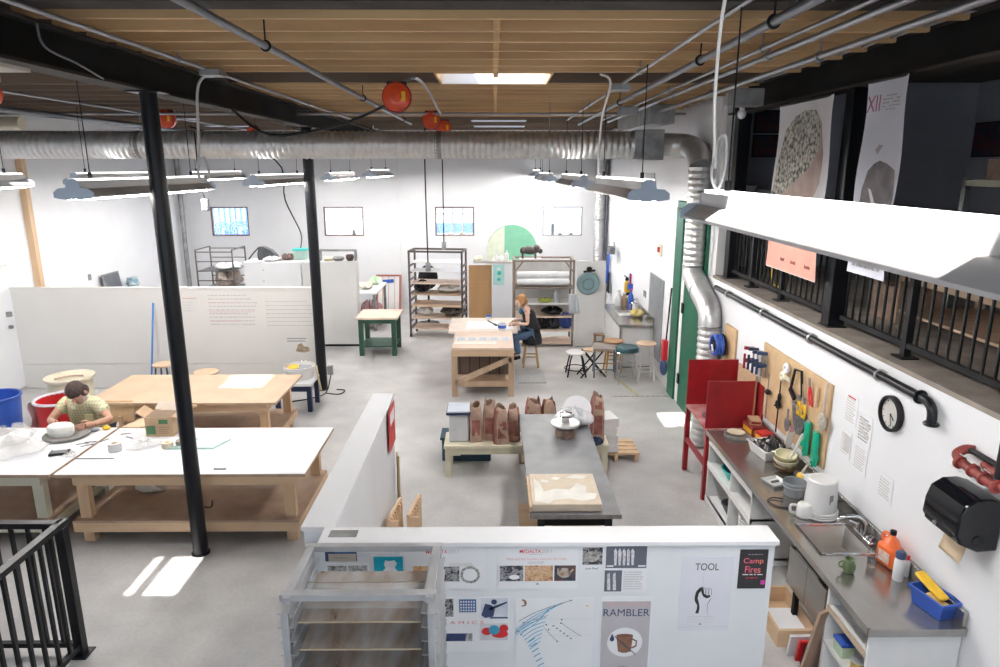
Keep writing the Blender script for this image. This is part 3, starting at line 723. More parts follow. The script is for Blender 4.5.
solo('cable_coil', MB().tube([Vector((.0, .17 * math.cos(a) * (1 + .05 * math.sin(a * 3.3)), .17 * math.sin(a) + .19)) for a in [i * .3 for i in range(84)]], .012, 6), YEL, 'coil of yellow cable leaning behind the far loft railing', 'cable', (3.5, 8.3, 2.25))

# ------------------------------------------------------------------ right wall: pipes, clock, papers, dispenser
solo('drain_pipe', MB().tube([(0, 0, 0), (0, -4.47, 0)] + [(0, -4.52 - .09 * math.sin(a), -.09 + .09 * math.cos(a)) for a in (.0, .3, .6, .9, 1.2, 1.57)] + [(0, -4.61, -.15)], .032, 14).tube(ring((0, -4.46, -.0), .04, 16, 'y'), .012, 6, closed=True).tube(ring((0, -4.61, -.14), .04, 16), .012, 6, closed=True), BLACK, 'sloping black drain pipe with an elbow on the wall under the loft', 'pipe', (2.945, 8.9, 2.165))
mb = MB()
for k in range(4): mb.tube(ring((0, -.5 - k * 1.15, 0), .042, 14, 'y'), .01, 6, closed=True).box(0, .05, -.51 - k * 1.15, -.49 - k * 1.15, -.0, .03)
bpy.data.objects['drain_pipe']  # keep the name registered
part(bpy.data.objects['drain_pipe'], 'pipe_clamp', mb, GALV)
RZ = Matrix.Rotation(R(90), 4, 'X')
c = thing('wall_clock', 'round black rimmed wall clock on the white wall under the loft', 'clock', (2.998, 4.80, 1.91), -90); c.scale = (.88, .88, .88)
part(c, 'rim', MB().lathe([(.145, 0), (.155, -.0), (.155, .045), (.135, .05), (.13, .02), (.13, 0)], M=RZ, n=36), BLACKM)
part(c, 'dial', MB().lathe([(0, .015), (.132, .015), (.132, .02), (0, .02)], M=RZ, n=36), mat('clock_face', (.62, .61, .58), .5, var=.02))
mb = MB()
for k in range(12):
    a = k * math.pi / 6; mb.beam((.105 * math.sin(a), -.022, .105 * math.cos(a)), (.122 * math.sin(a), -.022, .122 * math.cos(a)), .006, .003, (0, 1, 0))
part(c, 'hour_marks', mb, INKK)
part(c, 'hand', MB().beam((0, -.026, 0), (.055, -.026, -.045), .012, .003, (0, 1, 0)), INKK); part(c, 'hand', MB().beam((0, -.028, 0), (.03, -.028, -.10), .008, .003, (0, 1, 0)), INKK)

def sheet(name, label, w, h, loc, rz, m=PAPER, cat='notice', group=None, curl=0.):
    """paper whose lower left corner is loc; local x right, z up, -y towards the viewer"""
    if curl:
        mb = MB().grid(6, 8, lambda u, v: Vector((u * w, -.001 - curl * (1 - v) ** 3, v * h)))
        return solo(name, mb, m, label, cat, loc, rz, group, solid=.0008)
    return solo(name, MB().box(0, w, -.002, 0, 0, h), m, label, cat, loc, rz, group)
def lines(p, x0, x1, z0, z1, n, m, ragged=.25, y=-.003, th=.45, name='text_lines', seg=.012):
    """rows of small printed words"""
    mb = MB(); dz = (z1 - z0) / n; rnd = random.Random(int(abs(x1 * 991 + z1 * 77 + n) * 100))
    for k in range(n):
        z = z1 - (k + .7) * dz; x = x0; xe = x1 - rnd.random() * ragged * (x1 - x0)
        while x < xe:
            l = seg * (.6 + rnd.random() * 1.8); mb.box(x, min(x + l, xe), y, y + .001, z, z + dz * th); x += l + seg * .5
    return part(p, name, mb, m)
for i, (y, z, w, h, n, l) in enumerate([(5.47, 1.60, .19, .26, 9, 'upper left printed notice right of the pegboard'), (5.48, 1.30, .17, .24, 8, 'lower left printed notice right of the pegboard'), (5.24, 1.52, .20, .25, 8, 'upper right printed notice in the group beside the clock'), (5.25, 1.27, .20, .24, 9, 'lower right printed notice in the group below the clock'), (4.86, 1.21, .19, .21, 7, 'single small notice above the sink faucet')]):
    s = sheet('wall_notice', l, w, h, (2.997, y, z), -90, PAPER, group='notices beside the wall clock')
    lines(s, .015, w - .015, .02, h - .03, n, INKL if i != 2 else INK)
    if i == 1: part(s, 'grey_block', MB().box(.06, .15, -.004, -.002, .05, .2), INKL)
    if i == 2: part(s, 'photo_strip', MB().beam((.03, -.004, .2), (.17, -.004, .15), .04, .002, (0, 1, 0)).beam((.03, -.004, .12), (.17, -.004, .07), .04, .002, (0, 1, 0)), INKL)
    if i == 0: part(s, 'heading', MB().box(.03, .15, -.004, -.002, h - .03, h - .018), INKR)

# paper towel dispenser (front faces the room, hung on the wall)
t = thing('towel_dispenser', 'big glossy black paper towel dispenser on the wall above the counter end', 'dispenser', (2.997, 3.775, 1.48), -90)
prof = [(0, 0), (0, .31), (-.08, .335), (-.17, .33), (-.235, .285), (-.26, .2), (-.265, .10), (-.23, .04), (-.12, -.01)]
mb = MB(); n = len(prof); W_ = .33
mb._faces([(-W_ / 2, y, z) for y, z in prof] + [(W_ / 2, y, z) for y, z in prof], [tuple(range(n)), tuple(range(2 * n - 1, n - 1, -1))] + [(i, (i + 1) % n, (i + 1) % n + n, i + n) for i in range(n)])
part(t, 'cover', mb, mat('smoked_black_plastic', (.004, .005, .008), .15, var=.05, spec=.4), bevel=.012)
part(t, 'lower_panel', MB().box(-.13, .13, -.27, -.24, .07, .11), BLACKM, bevel=.01)
part(t, 'lock', MB().cyl((-.02, -.28, .09), (-.02, -.25, .09), .014), GALVD)
part(t, 'side_button', MB().cyl((.172, -.13, .07), (.15, -.13, .07), .03), BLACKM)
part(t, 'paper_towel', MB().grid(4, 6, lambda u, v: Vector((-.12 + .2 * u, -.12 - .03 * v, -.01 - .13 * v))), mat('brown_towel', (.62, .48, .33), .8), solid=.002)
# red pipe fittings on the standpipe at the right edge
solo('standpipe', MB().cyl((0, 0, 0), (0, 0, 2.40), .05, n=18), BLACKM, 'black vertical standpipe beside the paper towel dispenser', 'pipe', (2.935, 3.585, 1.96))
t = thing('red_valve_manifold', 'red painted pipe elbows and clamps beside the standpipe', 'pipe', (2.90, 3.72, 1.945))
t.scale = (.8, .85, .8)
def rp(pts, r=.036): return MB().path(pts, r, 14, 5)
part(t, 'elbow', rp([(.10, .22, .07), (.06, .26, .06), (.0, .26, .02), (0, .22, -.02)]), PIPER)
part(t, 'pipe', rp([(0, .22, -.02), (-.02, .06, -.02), (-.02, -.15, -.03), (.02, -.30, -.02)]), PIPER)
part(t, 'pipe', rp([(.06, .05, .03), (.03, -.05, .03), (.02, -.30, .03)], .032), PIPER)
part(t, 'branch_pipe', MB().cyl((.07, .22, .07), (.06, -.1, .08), .022), BLACKM)
mb = MB()
for y, z in ((.20, -.02), (.06, -.02), (-.06, -.025), (-.18, -.03)): mb.tube(ring((-.015, y, z), .040, 16, 'y'), .016, 8, closed=True)
part(t, 'coupling', mb, PIPER)
mb = MB()
for y, z in ((.20, -.02), (.06, -.02), (-.06, -.025)): mb.cyl((-.04, y - .05, z - .055), (-.04, y + .05, z - .055), .005).cyl((.0, y - .04, z + .055), (.0, y + .04, z + .055), .005)
part(t, 'bolt', mb, GALV)
# ------------------------------------------------------------------ stainless counter with sink along the right wall
t = thing('counter_worktop', 'long stainless steel worktop running along the wall under the loft', 'worktop', (2.38, 3.73, .86))
X, Y = .615, 3.38                                   # depth and length; sink cut-out below
sx0, sx1, sy0, sy1 = .09, .50, .86, 1.30
mb = MB().box(0, sx0, 0, Y, -.035, 0).box(sx1, X, 0, Y, -.035, 0).box(sx0, sx1, 0, sy0, -.035, 0).box(sx0, sx1, sy1, Y, -.035, 0)
part(t, 'top_sheet', mb, STAIN)
part(t, 'front_lip', MB().box(-.012, .004, -.004, Y, -.05, .004).box(-.012, X, -.012, .004, -.05, .004), STAIN)
part(t, 'backsplash', MB().box(X - .03, X, 0, Y, 0, .11), STAIN, bevel=.004)
def basin(p, x0, x1, y0, y1, dp, m, zt=.0):
    mb = MB(); w = .02
    c = [(x0, y0), (x1, y0), (x1, y1), (x0, y1)]
    ci = [(x0 + w, y0 + w), (x1 - w, y0 + w), (x1 - w, y1 - w), (x0 + w, y1 - w)]
    vs = [(x, y, zt) for x, y in c] + [(x, y, zt - dp) for x, y in ci]
    mb._faces(vs, [(4, 5, 6, 7)] + [(i, (i + 1) % 4, (i + 1) % 4 + 4, i + 4) for i in range(4)])
    return part(p, 'sink_basin', mb, m, solid=.004, bevel=.015)
basin(t, sx0, sx1, sy0, sy1, .19, STAIN2)
mb = MB()
for a, b in (((sx0, sy0), (sx1, sy0)), ((sx1, sy0), (sx1, sy1)), ((sx1, sy1), (sx0, sy1)), ((sx0, sy1), (sx0, sy0))):
    mb.cyl((*a, .002), (*b, .002), .012, n=8)
part(t, 'sink_rim', mb, CHROME)
part(t, 'drain', MB().cyl((.3, 1.08, -.188), (.3, 1.08, -.182), .04), CHROME)
f = thing('sink_faucet', 'chrome faucet with two levers behind the sink', 'faucet', (2.92, 4.82, .86))
part(f, 'base', MB().box(-.03, .03, -.13, .13, 0, .03), CHROME, bevel=.01)
part(f, 'spout', MB().path([(0, 0, .03), (0, .0, .12), (-.05, .03, .17), (-.16, .06, .15), (-.19, .07, .11)], .012, 10, 5), CHROME)
for s in (-1, 1): part(f, 'lever', MB().cyl((0, .1 * s, .03), (0, .1 * s, .07), .018).cyl((0, .1 * s, .065), (-.06, .13 * s, .085), .008), CHROME)
# white shelving under the counter
t = thing('counter_cabinet', 'open white shelf unit under the far part of the counter', 'cabinet', (2.40, 5.78, 0))
for y in (0, .55, 1.27): part(t, 'upright', MB().box(0, .03, y, y + .03, 0, .81).box(.03, .58, y, y + .02, 0, .81), WPL)
for z in (.06, .47): part(t, 'shelf', MB().box(0, .58, 0, 1.3, z, z + .025), WPL)
part(t, 'back_panel', MB().box(.57, .58, 0, 1.3, 0, .81), WPL); part(t, 'top_rail', MB().box(-.005, .02, 0, 1.3, .715, .81), WPL); part(t, 'shelf_rail', MB().box(-.005, .02, 0, 1.3, .44, .50).box(-.005, .02, 0, 1.3, .0, .085), WPL)
t = thing('counter_cabinet', 'white cabinet with open shelves under the near counter end', 'cabinet', (2.40, 3.75, 0))
part(t, 'end_panel', MB().box(0, .59, 0, .02, 0, .81), WPL); part(t, 'side_panel', MB().box(0, .59, .53, .55, 0, .81), WPL); part(t, 'back_panel', MB().box(.57, .59, .02, .53, 0, .81), WPL)
for z in (.05, .34, .62): part(t, 'shelf', MB().box(0, .57, .02, .53, z, z + .02), WPL)
part(t, 'shelf_lip', MB().box(-.006, .0, .02, .53, .61, .655), mat('lip_tan', (.5, .4, .3), .6))
t = thing('food_container', 'clear tub with a blue lid on the cabinet shelf', 'container', (2.47, 4.13, .36))
part(t, 'tub', MB().box(-.05, .05, -.06, .06, 0, .09), mat('tub_pale_green', (.55, .68, .50), .3), bevel=.01); part(t, 'lid', MB().box(-.055, .055, -.065, .065, .09, .115), BLUE, bevel=.006)
t = thing('tin_can', 'yellow brown tin on the cabinet shelf beside the blue lidded tub', 'can', (2.46, 3.93, .36))
part(t, 'body', MB().cyl((0, 0, 0), (0, 0, .10), .045, n=20), mat('tin_label', (.55, .42, .12), .5, c2=(.3, .2, .08), scale=15)); part(t, 'lid', MB().cyl((0, 0, .10), (0, 0, .108), .046, n=20), GALV)
# under the sink
t = thing('steel_box', 'dark steel box with a black top under the sink', 'box', (2.44, 4.40, .34))
part(t, 'front', MB().box(0, .02, 0, .30, 0, .34).box(0, .02, .305, .62, 0, .34), STAIN); part(t, 'casing', MB().box(.02, .45, 0, .62, 0, .33), BLACKM)
mb = MB().box(.05, .09, .03, .07, -.34, 0).box(.05, .09, .55, .59, -.34, 0).box(.38, .42, .03, .07, -.34, 0).box(.38, .42, .55, .59, -.34, 0)
part(t, 'leg', mb, BLACKM)
t = thing('wooden_tray', 'shallow wooden drawer with white sheets on the floor under the sink', 'tray', (2.36, 4.95, 0))
for a in ((-.12, .2, -.30, -.275), (-.12, .2, .275, .30), (-.12, -.1, -.275, .275), (.18, .2, -.275, .275)): part(t, 'side', MB().box(*a, 0, .15), PLY)
part(t, 'bottom', MB().box(-.1, .18, -.275, .275, 0, .012), PLY); part(t, 'sheets', MB().box(-.06, .16, -.24, .1, .012, .07), PAPER)
for i, (x, y, a, m, l) in enumerate([(2.40, 4.50, 12, REDB, 'red folder leaning beside the wooden drawer'), (2.43, 4.46, 14, NAVY, 'dark blue folder leaning behind the red one'), (2.36, 4.56, 10, PAPER2, 'grey white folder leaning against the wooden drawer')]):
    b = solo('folder', MB().box(0, .26, -.012, .012, 0, .20), m, l, 'folder', (x - .08, y, .004), 0, 'folders under the sink'); b.rotation_euler = (R(a), 0, 0)
b = solo('plywood_offcut', MB().box(0, .02, 0, .32, 0, .62), wood('panel_brown', (.36, .24, .17), (.46, .33, .25), 2, 5), 'brown wooden panel leaning against the near cabinet', 'panel', (2.26, 4.33, .0)); b.rotation_euler = (0, R(10), R(-60))

# things on the counter -------------------------------------------------
Z = .862
solo('throwing_bat', MB().lathe([(.0, 0), (.15, 0), (.15, .018), (.145, .022), (0, .022)], n=32), STONE, 'round grey bat under the cream plate at the far counter end', 'bat', (2.66, 6.93, Z))
t = thing('plate', 'round cream plate lying on the grey bat', 'plate', (2.64, 6.95, Z + .023)); part(t, 'dish', MB().lathe([(.0, .0), (.07, .0), (.10, .014), (.105, .018), (.10, .02), (.07, .008), (0, .007)], n=32), CREAM); part(t, 'glaze_ring', MB().tube(ring((0, 0, .019), .10, 32), .004, 6, closed=True), STONE)
t = thing('dish_tub', 'white rectangular tub filled with black plastic', 'tub', (2.78, 6.42, Z), 8)
def tub(x, y, h, m, k=.82, w=.006):
    mb = MB(); o = [(-x, -y), (x, -y), (x, y), (-x, y)]
    vs = [(a * k, b * k, 0) for a, b in o] + [(a, b, h) for a, b in o] + [(a - math.copysign(w, a), b - math.copysign(w, b), h) for a, b in o] + [((a - math.copysign(w, a)) * k, (b - math.copysign(w, b)) * k, w) for a, b in o]
    fs = [(3, 2, 1, 0), (12, 13, 14, 15)]
    for i in range(4):
        j = (i + 1) % 4; fs += [(i, j, j + 4, i + 4), (i + 4, j + 4, j + 8, i + 8), (i + 8, j + 8, j + 12, i + 12)]
    mb._faces(vs, fs); return mb
part(t, 'body', tub(.13, .18, .11, WPL), WPL, bevel=.01)
part(t, 'rim', MB().box(-.14, .14, -.19, -.176, .1, .115).box(-.14, .14, .176, .19, .1, .115).box(-.14, -.126, -.176, .176, .1, .115).box(.126, .14, -.176, .176, .1, .115), WPL)
part(t, 'black_plastic', MB().grid(10, 10, lambda u, v: Vector(((u - .5) * .23, (v - .5) * .33, .10 + .05 * math.sin(u * 17 + v * 5) * math.sin(v * 14 + 2) + (.06 if u > .6 else 0) * math.sin(v * 3)))), mat('black_film', (.012, .012, .014), .2, coat=.4), solid=.01)
def carton(name, label, loc, sx, sy, sz, m, m2, rz=0, group=None):
    t = thing(name, label, 'box', loc, rz, group); part(t, 'box', MB().box(-sx / 2, sx / 2, -sy / 2, sy / 2, 0, sz), m, bevel=.003)
    part(t, 'label_band', MB().box(-sx / 2 - .002, -sx / 2, -sy * .4, sy * .4, sz * .3, sz * .75).box(-sx * .4, sx * .4, -sy / 2 - .002, -sy / 2, sz * .3, sz * .75), m2); return t
carton('carton', 'maroon carton on the counter in front of the pegboard, the long one', (2.85, 6.98, Z), .16, .24, .12, mat('carton_maroon', (.25, .03, .03), .5), YEL, 5)
carton('carton', 'tan carton standing behind the long maroon one', (2.86, 7.02, Z + .121), .12, .18, .05, CARD, RED, -10)
carton('carton', 'red carton with a yellow top beside the black filled tub', (2.87, 6.74, Z), .14, .14, .12, REDB, YEL, 12)
def bowl(label, loc, r, h, m, rz=0, tilt=0):
    t = thing('mixing_bowl', label, 'bowl', loc); part(t, 'bowl', MB().lathe([(0, 0), (r * .5, 0), (r * .85, h * .45), (r, h), (r * .97, h), (r * .82, h * .5), (r * .48, .012), (0, .01)], n=28, M=Matrix.Rotation(R(tilt), 4, 'X')), m)
    part(t, 'rim', MB().tube([Matrix.Rotation(R(tilt), 4, 'X') @ v for v in ring((0, 0, h), r * .985, 28)], .006, 6, closed=True), m); return t
bowl('brown bowl under the cream bowls on the counter', (2.80, 6.04, Z), .105, .07, mat('brown_glaze', (.20, .13, .06), .35), 0)
bowl('cream bowl stacked in the brown bowl', (2.80, 6.04, Z + .05), .11, .075, CREAM)
bowl('small cream bowl tilted on top of the cream bowl', (2.80, 6.06, Z + .112), .10, .06, mat('cream_glaze', (.82, .76, .52), .3), 0, 8)
t = thing('spatula', 'white handled spatula standing in the cream bowls', 'spatula', (2.84, 6.02, Z + .15)); part(t, 'handle', MB().cyl((0, 0, 0), (.06, -.05, .26), .012), WPL); part(t, 'blade', MB().beam((0, 0, 0), (-.02, .015, -.07 + .03), .06, .012), WPL)
t = thing('scraper_tray', 'small white tray with tools beside the clear bucket', 'tray', (2.60, 5.78, Z), 20); part(t, 'tray', tub(.09, .09, .03, WPL), WPL); part(t, 'tool', MB().box(-.05, .03, -.02, .0, .02, .035), PIPEG)
bucket('clear_bucket', 'cloudy grey bucket on the counter behind the white jug', (2.68, 5.56, Z), .098, .13, mat('cloudy_plastic', (.42, .45, .48), .25, alpha=.75), handle=False)
t = thing('pouring_jug', 'squat white jug with a handle beside the sink', 'jug', (2.60, 5.17, Z)); part(t, 'body', MB().lathe([(0, 0), (.06, 0), (.068, .01), (.064, .09), (.058, .105), (.052, .105), (.055, .09), (.05, .02), (0, .015)]), WPL); part(t, 'handle', MB().path([(-.06, .02, .09), (-.105, .03, .085), (-.105, .03, .03), (-.062, .02, .02)], .011, 8, 6), WPL); part(t, 'lid', MB().lathe([(.0, .108), (.058, .106), (.05, .118), (0, .122)]), WPL)
solo('wire_ring', MB().path([(0, 0, 0), (-.08, .03, 0), (-.13, .12, .002), (-.06, .18, .004), (.02, .15, .006)], .006, 6, 6), BLACKM, 'loop of dark cable lying on the counter by the jug', 'cable', (2.52, 5.30, Z + .006))
t = thing('bucket', 'large white upturned bucket standing beside the sink', 'bucket', (2.74, 5.20, Z))
part(t, 'body', MB().lathe([(.0, .33), (.105, .33), (.115, .32), (.135, .02), (.135, 0), (.13, 0), (.13, .01)], n=32), WPL)
for z in (.01, .03, .055): part(t, 'rim', MB().tube(ring((0, 0, z), .137, 32), .008, 6, closed=True), WPL)
part(t, 'barcode', MB().box(-.03, .005, -.124, -.120, .15, .23, Matrix.Rotation(R(18), 4, 'Z')), INK)
t = thing('kitchen_scale', 'boxy white scale against the wall behind the upturned bucket', 'scale', (2.86, 5.53, Z)); part(t, 'body', MB().box(-.08, .08, -.1, .1, 0, .15), WPL, bevel=.015); part(t, 'display', MB().box(-.05, .05, -.06, .06, .15, .152), INK); part(t, 'pan', MB().box(-.09, .09, -.11, .11, .153, .165), WPL, bevel=.005)
t = thing('hand_brush', 'yellow brush with a white handle against the backsplash', 'brush', (2.86, 5.84, Z)); part(t, 'head', MB().ell((0, 0, .04), .035, .045, .04), YEL); part(t, 'handle', MB().cyl((0, 0, .06), (.04, -.05, .2), .012, .009), CREAM)
t = thing('paint_jar', 'small green glazed pot at the near rim of the sink', 'pot', (2.56, 4.36, Z)); part(t, 'body', MB().lathe([(0, 0), (.035, 0), (.046, .03), (.046, .06), (.034, .085), (.038, .105), (.033, .105), (.03, .085), (.0, .06)]), mat('green_glaze', (.16, .22, .11), .3, var=.25, scale=20)); part(t, 'handle', MB().path([(-.035, 0, .09), (-.07, 0, .08), (-.07, 0, .045), (-.045, 0, .04)], .007, 8, 5), MATS['green_glaze'])
t = thing('drinking_glass', 'clear glass beside the orange jug', 'glass', (2.765, 4.43, Z)); part(t, 'glass', MB().lathe([(0, 0), (.028, 0), (.034, .11), (.031, .11), (.026, .008), (0, .008)]), GLASS); part(t, 'water', MB().lathe([(0, .009), (.0255, .009), (.028, .06), (0, .06)]), FROST)
t = thing('soap_jug', 'bright orange jug with a black cap behind the sink', 'jug', (2.90, 4.44, Z), 12)
part(t, 'body', MB().box(-.055, .055, -.085, .085, 0, .17), ORANGE, bevel=.025); part(t, 'shoulder', MB().lathe([(.075, .16), (.05, .21), (.022, .235), (.02, .25), (0, .25)], sx=.75), ORANGE); part(t, 'cap', MB().cyl((0, 0, .25), (0, 0, .28), .022), BLACKM)
part(t, 'handle', MB().path([(0, .02, .235), (0, .075, .225), (0, .085, .17)], .013, 8, 6), ORANGE); part(t, 'paper_label', MB().box(-.058, -.055, -.05, .05, .04, .12).box(-.03, .03, -.088, -.085, .04, .12), mat('label_pale_orange', (.72, .45, .35), .6, c2=(.85, .75, .7), scale=30))
t = thing('spray_bottle', 'small pink and white bottle between the orange jug and the wall', 'bottle', (2.945, 4.30, Z)); part(t, 'body', MB().lathe([(0, 0), (.018, 0), (.018, .11), (.008, .13), (0, .13)], n=14), PAPER2); part(t, 'cap', MB().cyl((0, 0, .13), (0, 0, .16), .01), REDB)
t = thing('squeeze_bottle', 'white bottle with a navy cap near the counter end', 'bottle', (2.86, 4.26, Z)); part(t, 'body', MB().lathe([(0, 0), (.034, 0), (.036, .01), (.036, .15), (.03, .17), (.022, .175), (0, .175)]), WPL); part(t, 'cap', MB().lathe([(.032, .172), (.034, .18), (.034, .21), (.025, .222), (0, .222)]), INKB)
t = thing('dish_basket', 'blue plastic basket holding yellow sponges', 'basket', (2.90, 3.92, Z), 14); t.scale = (.9, .85, 1); part(t, 'body', tub(.085, .15, .12, BLUE, .85), BLUE, bevel=.006); part(t, 'rim', MB().box(-.095, .095, -.16, -.146, .105, .125).box(-.095, .095, .146, .16, .105, .125).box(-.095, -.081, -.146, .146, .105, .125).box(.081, .095, -.146, .146, .105, .125), BLUE)
b = solo('sponge', MB().box(-.035, .035, -.12, .12, -.015, .015), YEL, 'large yellow sponge float lying across the blue basket', 'sponge', (2.90, 3.97, Z + .145), bevel=.012); b.rotation_euler = (R(14), R(-6), R(8))
b = solo('sponge', MB().box(-.03, .03, -.08, .08, -.012, .012), mat('sponge_tan', (.72, .50, .18), .8, bump=.4, scale=40), 'smaller tan sponge inside the blue basket', 'sponge', (2.90, 3.88, Z + .09), bevel=.01); b.rotation_euler = (R(6), R(4), R(20))
# things on the far shelves
def shallow(name, label, loc, r, h, m): return bowl_like(name, label, loc, r, h, m)
t = thing('plastic_basin', 'turquoise basin on the upper shelf under the counter', 'basin', (2.58, 6.62, .50), 0); part(t, 'basin', MB().lathe([(0, 0), (.11, 0), (.17, .11), (.165, .11), (.105, .01), (0, .01)]), TEAL); part(t, 'rim', MB().tube(ring((0, 0, .11), .17, 24), .007, 6, closed=True), TEAL)
for i in range(4):
    bucket('bucket', ['lowest white bucket of the nested stack under the counter', 'second white bucket in the nested stack under the counter', 'third white bucket in the nested stack under the counter', 'topmost white bucket of the nested stack under the counter'][i], (2.56, 6.10, .088 + i * .035), .13, .17, WPL, handle=False, group='nested buckets under the counter')
t = thing('dark_bowl', 'dark bowl on the lowest shelf behind the nested buckets', 'bowl', (2.56, 6.62, .088)); part(t, 'bowl', MB().lathe([(0, 0), (.07, 0), (.13, .12), (.125, .12), (.065, .01), (0, .01)]), PIPEG); part(t, 'rim', MB().tube(ring((0, 0, .12), .128, 24), .006, 6, closed=True), PIPEG)
t = thing('floor_tub', 'low white tub on the floor at the foot of the shelf unit', 'tub', (2.27, 5.75, 0), 0); part(t, 'body', tub(.07, .12, .12, WPL), WPL, bevel=.008); part(t, 'rim', MB().tube([(-.07, -.12, .12), (.07, -.12, .12), (.07, .12, .12), (-.07, .12, .12)], .006, 6, closed=True), WPL)

# ------------------------------------------------------------------ red steel spray stand at the counter's far end
t = thing('red_stand', 'red painted steel stand with two upright panels at the far counter end', 'stand', (2.40, 7.14, 0))
for x, y in ((0, 0), (0, .80), (.55, 0), (.55, .80)): part(t, 'leg', MB().beam((x, y, 0), (x, y, .84), .055, .055, (0, 1, 0)), RED)
part(t, 'shelf_top', MB().box(-.03, .59, -.03, .83, .84, .87), mat('worn_red', (.36, .05, .06), .5, c2=(.50, .30, .30), scale=6, var=.2))
part(t, 'rail', MB().beam((0, 0, .42), (0, .8, .42), .045, .045).beam((.55, 0, .42), (.55, .8, .42), .045, .045), RED)
part(t, 'side_panel', MB().box(-.03, .575, .80, .815, .87, 1.44), RED); part(t, 'side_panel', MB().box(-.04, .48, .0, .015, .87, 1.42), RED)
part(t, 'back_panel', MB().box(.575, .59, -.02, .815, .87, 1.36), RED)
b = solo('wooden_board', MB().box(0, .02, -.28, .28, 0, .56), CARD, 'tan board standing inside the red stand', 'board', (2.935, 7.55, .872))
t = thing('grey_canister', 'grey galvanised canister on the floor inside the red stand', 'canister', (2.68, 7.55, 0)); part(t, 'body', MB().lathe([(0, 0), (.17, 0), (.17, .62), (.15, .66), (0, .66)]), GALVD); part(t, 'band', MB().tube(ring((0, 0, .5), .172, 24), .01, 6, closed=True).tube(ring((0, 0, .12), .172, 24), .01, 6, closed=True), PIPEG)
solo('throwing_bat', MB().lathe([(0, 0), (.14, 0), (.14, .02), (0, .022)], n=32), PIPEG, 'round grey bat on the red stand between its panels', 'bat', (2.58, 7.5, .872))
t = thing('hose_reel', 'blue hose coiled on a reel above the red stand', 'hose reel', (2.93, 8.42, 1.50), -90)
part(t, 'hub', MB().cyl((0, -.13, 0), (0, -.0, 0), .07), BLACKM); part(t, 'flange', MB().lathe([(0, .0), (.145, .0), (.145, .012), (0, .012)], M=RZ, n=28), BLACKM)
mb = MB()
for k in range(4): mb.tube(ring((0, -.03 - k * .028, 0), .125, 28, 'y'), .016, 8, closed=True)
part(t, 'hose', mb, BLUE); part(t, 'crank_handle', MB().cyl((0, -.14, 0), (.1, -.15, -.06), .012).cyl((.1, -.15, -.06), (.1, -.22, -.06), .014), GALV)
solo('backing_board', MB().box(0, .025, -.2, .2, 0, .62), PEG, 'narrow tan board on the wall behind the hose reel', 'board', (2.972, 8.3, 1.15), bevel=.003)
# ------------------------------------------------------------------ pegboard and its tools
PB = thing('pegboard', 'large tan pegboard of tools above the counter', 'pegboard', (2.998, 5.69, 1.04), 0)
part(PB, 'board', MB().box(-.018, 0, 0, 1.55, 0, .80), PEG); 
mb = MB()
for i in range(15):
    for j in range(7): mb.box(-.0195, -.018, .05 + i * .104, .056 + i * .104, .06 + j * .11, .066 + j * .11)
part(PB, 'peg_holes', mb, INK)
def hook(p): part(p, 'hook', MB().cyl((.04, 0, 0), (-.005, 0, 0), .005, n=6), GALV)
XW = 2.965
def tool(name, label, y, z, cat): 
    t = thing(name, label, cat, (XW, y, z)); return t
t = tool('tape_roll', 'white roll of tape hanging high on the pegboard', 6.55, 1.74, 'tape'); part(t, 'roll', MB().tube(ring((-.02, 0, 0), .038, 24, 'x'), .022, 10, closed=True), WPL); hook(t)
t = tool('tape_roll', 'cream roll of tape on the pegboard below the white one', 6.62, 1.64, 'tape'); part(t, 'roll', MB().tube(ring((-.02, 0, 0), .03, 24, 'x'), .02, 10, closed=True), CREAM); part(t, 'strip', MB().box(-.03, -.02, -.18, .0, -.01, .03), CREAM); hook(t)
t = tool('hand_saw', 'black framed saw hanging at the centre top of the pegboard', 6.28, 1.55, 'saw'); part(t, 'frame', MB().tube([(-.02, -.12, .02), (-.02, -.06, .26), (-.02, .08, .24), (-.02, .14, .0)], .014, 8), BLACKM); part(t, 'blade', MB().beam((-.02, -.06, .24), (-.02, -.14, .0), .004, .02), GALV); part(t, 'handle', MB().beam((-.02, .15, .02), (-.02, .03, -.05), .028, .04), BLACKM)
for k, (y, l) in enumerate([(6.20, 'left yellow handled pliers on the pegboard'), (6.10, 'right yellow handled pliers on the pegboard')]):
    t = tool('pliers', l, y, 1.52, 'pliers'); t['group'] = 'yellow handled pliers'
    part(t, 'jaw', MB().beam((-.02, 0, 0), (-.02, .01, .06), .02, .03), GALVD)
    for s in (-1, 1): part(t, 'handle', MB().path([(-.02, .0, 0), (-.02, .03 * s, -.06), (-.02, .02 * s, -.14)], .012, 8, 4), YEL)
t = tool('snips', 'red handled snips at the upper right of the pegboard', 6.03, 1.72, 'snips'); part(t, 'jaw', MB().beam((-.02, 0, 0), (-.02, .02, .08), .012, .03), GALVD)
for s in (-1, 1): part(t, 'handle', MB().path([(-.02, 0, 0), (-.02, -.03 + .03 * s, -.08), (-.02, -.07 + .02 * s, -.17)], .011, 8, 4), REDB)
t = tool('tool_pouch', 'grey black tool pouch hanging below the yellow pliers', 6.20, 1.25, 'pouch'); part(t, 'blade', MB().prism([(-.14, .08), (-.12, .17), (.13, .22), (.16, .17), (.12, .02), (.02, -.08), (-.06, -.06)], -.012, .012), mat('pouch_grey', (.10, .10, .105), .7, var=.3, scale=30), rot=(0, 0, R(90))); part(t, 'blade_edge', MB().cyl((-.015, -.13, .17), (-.015, .15, .21), .014), PIPEG); hook(t)
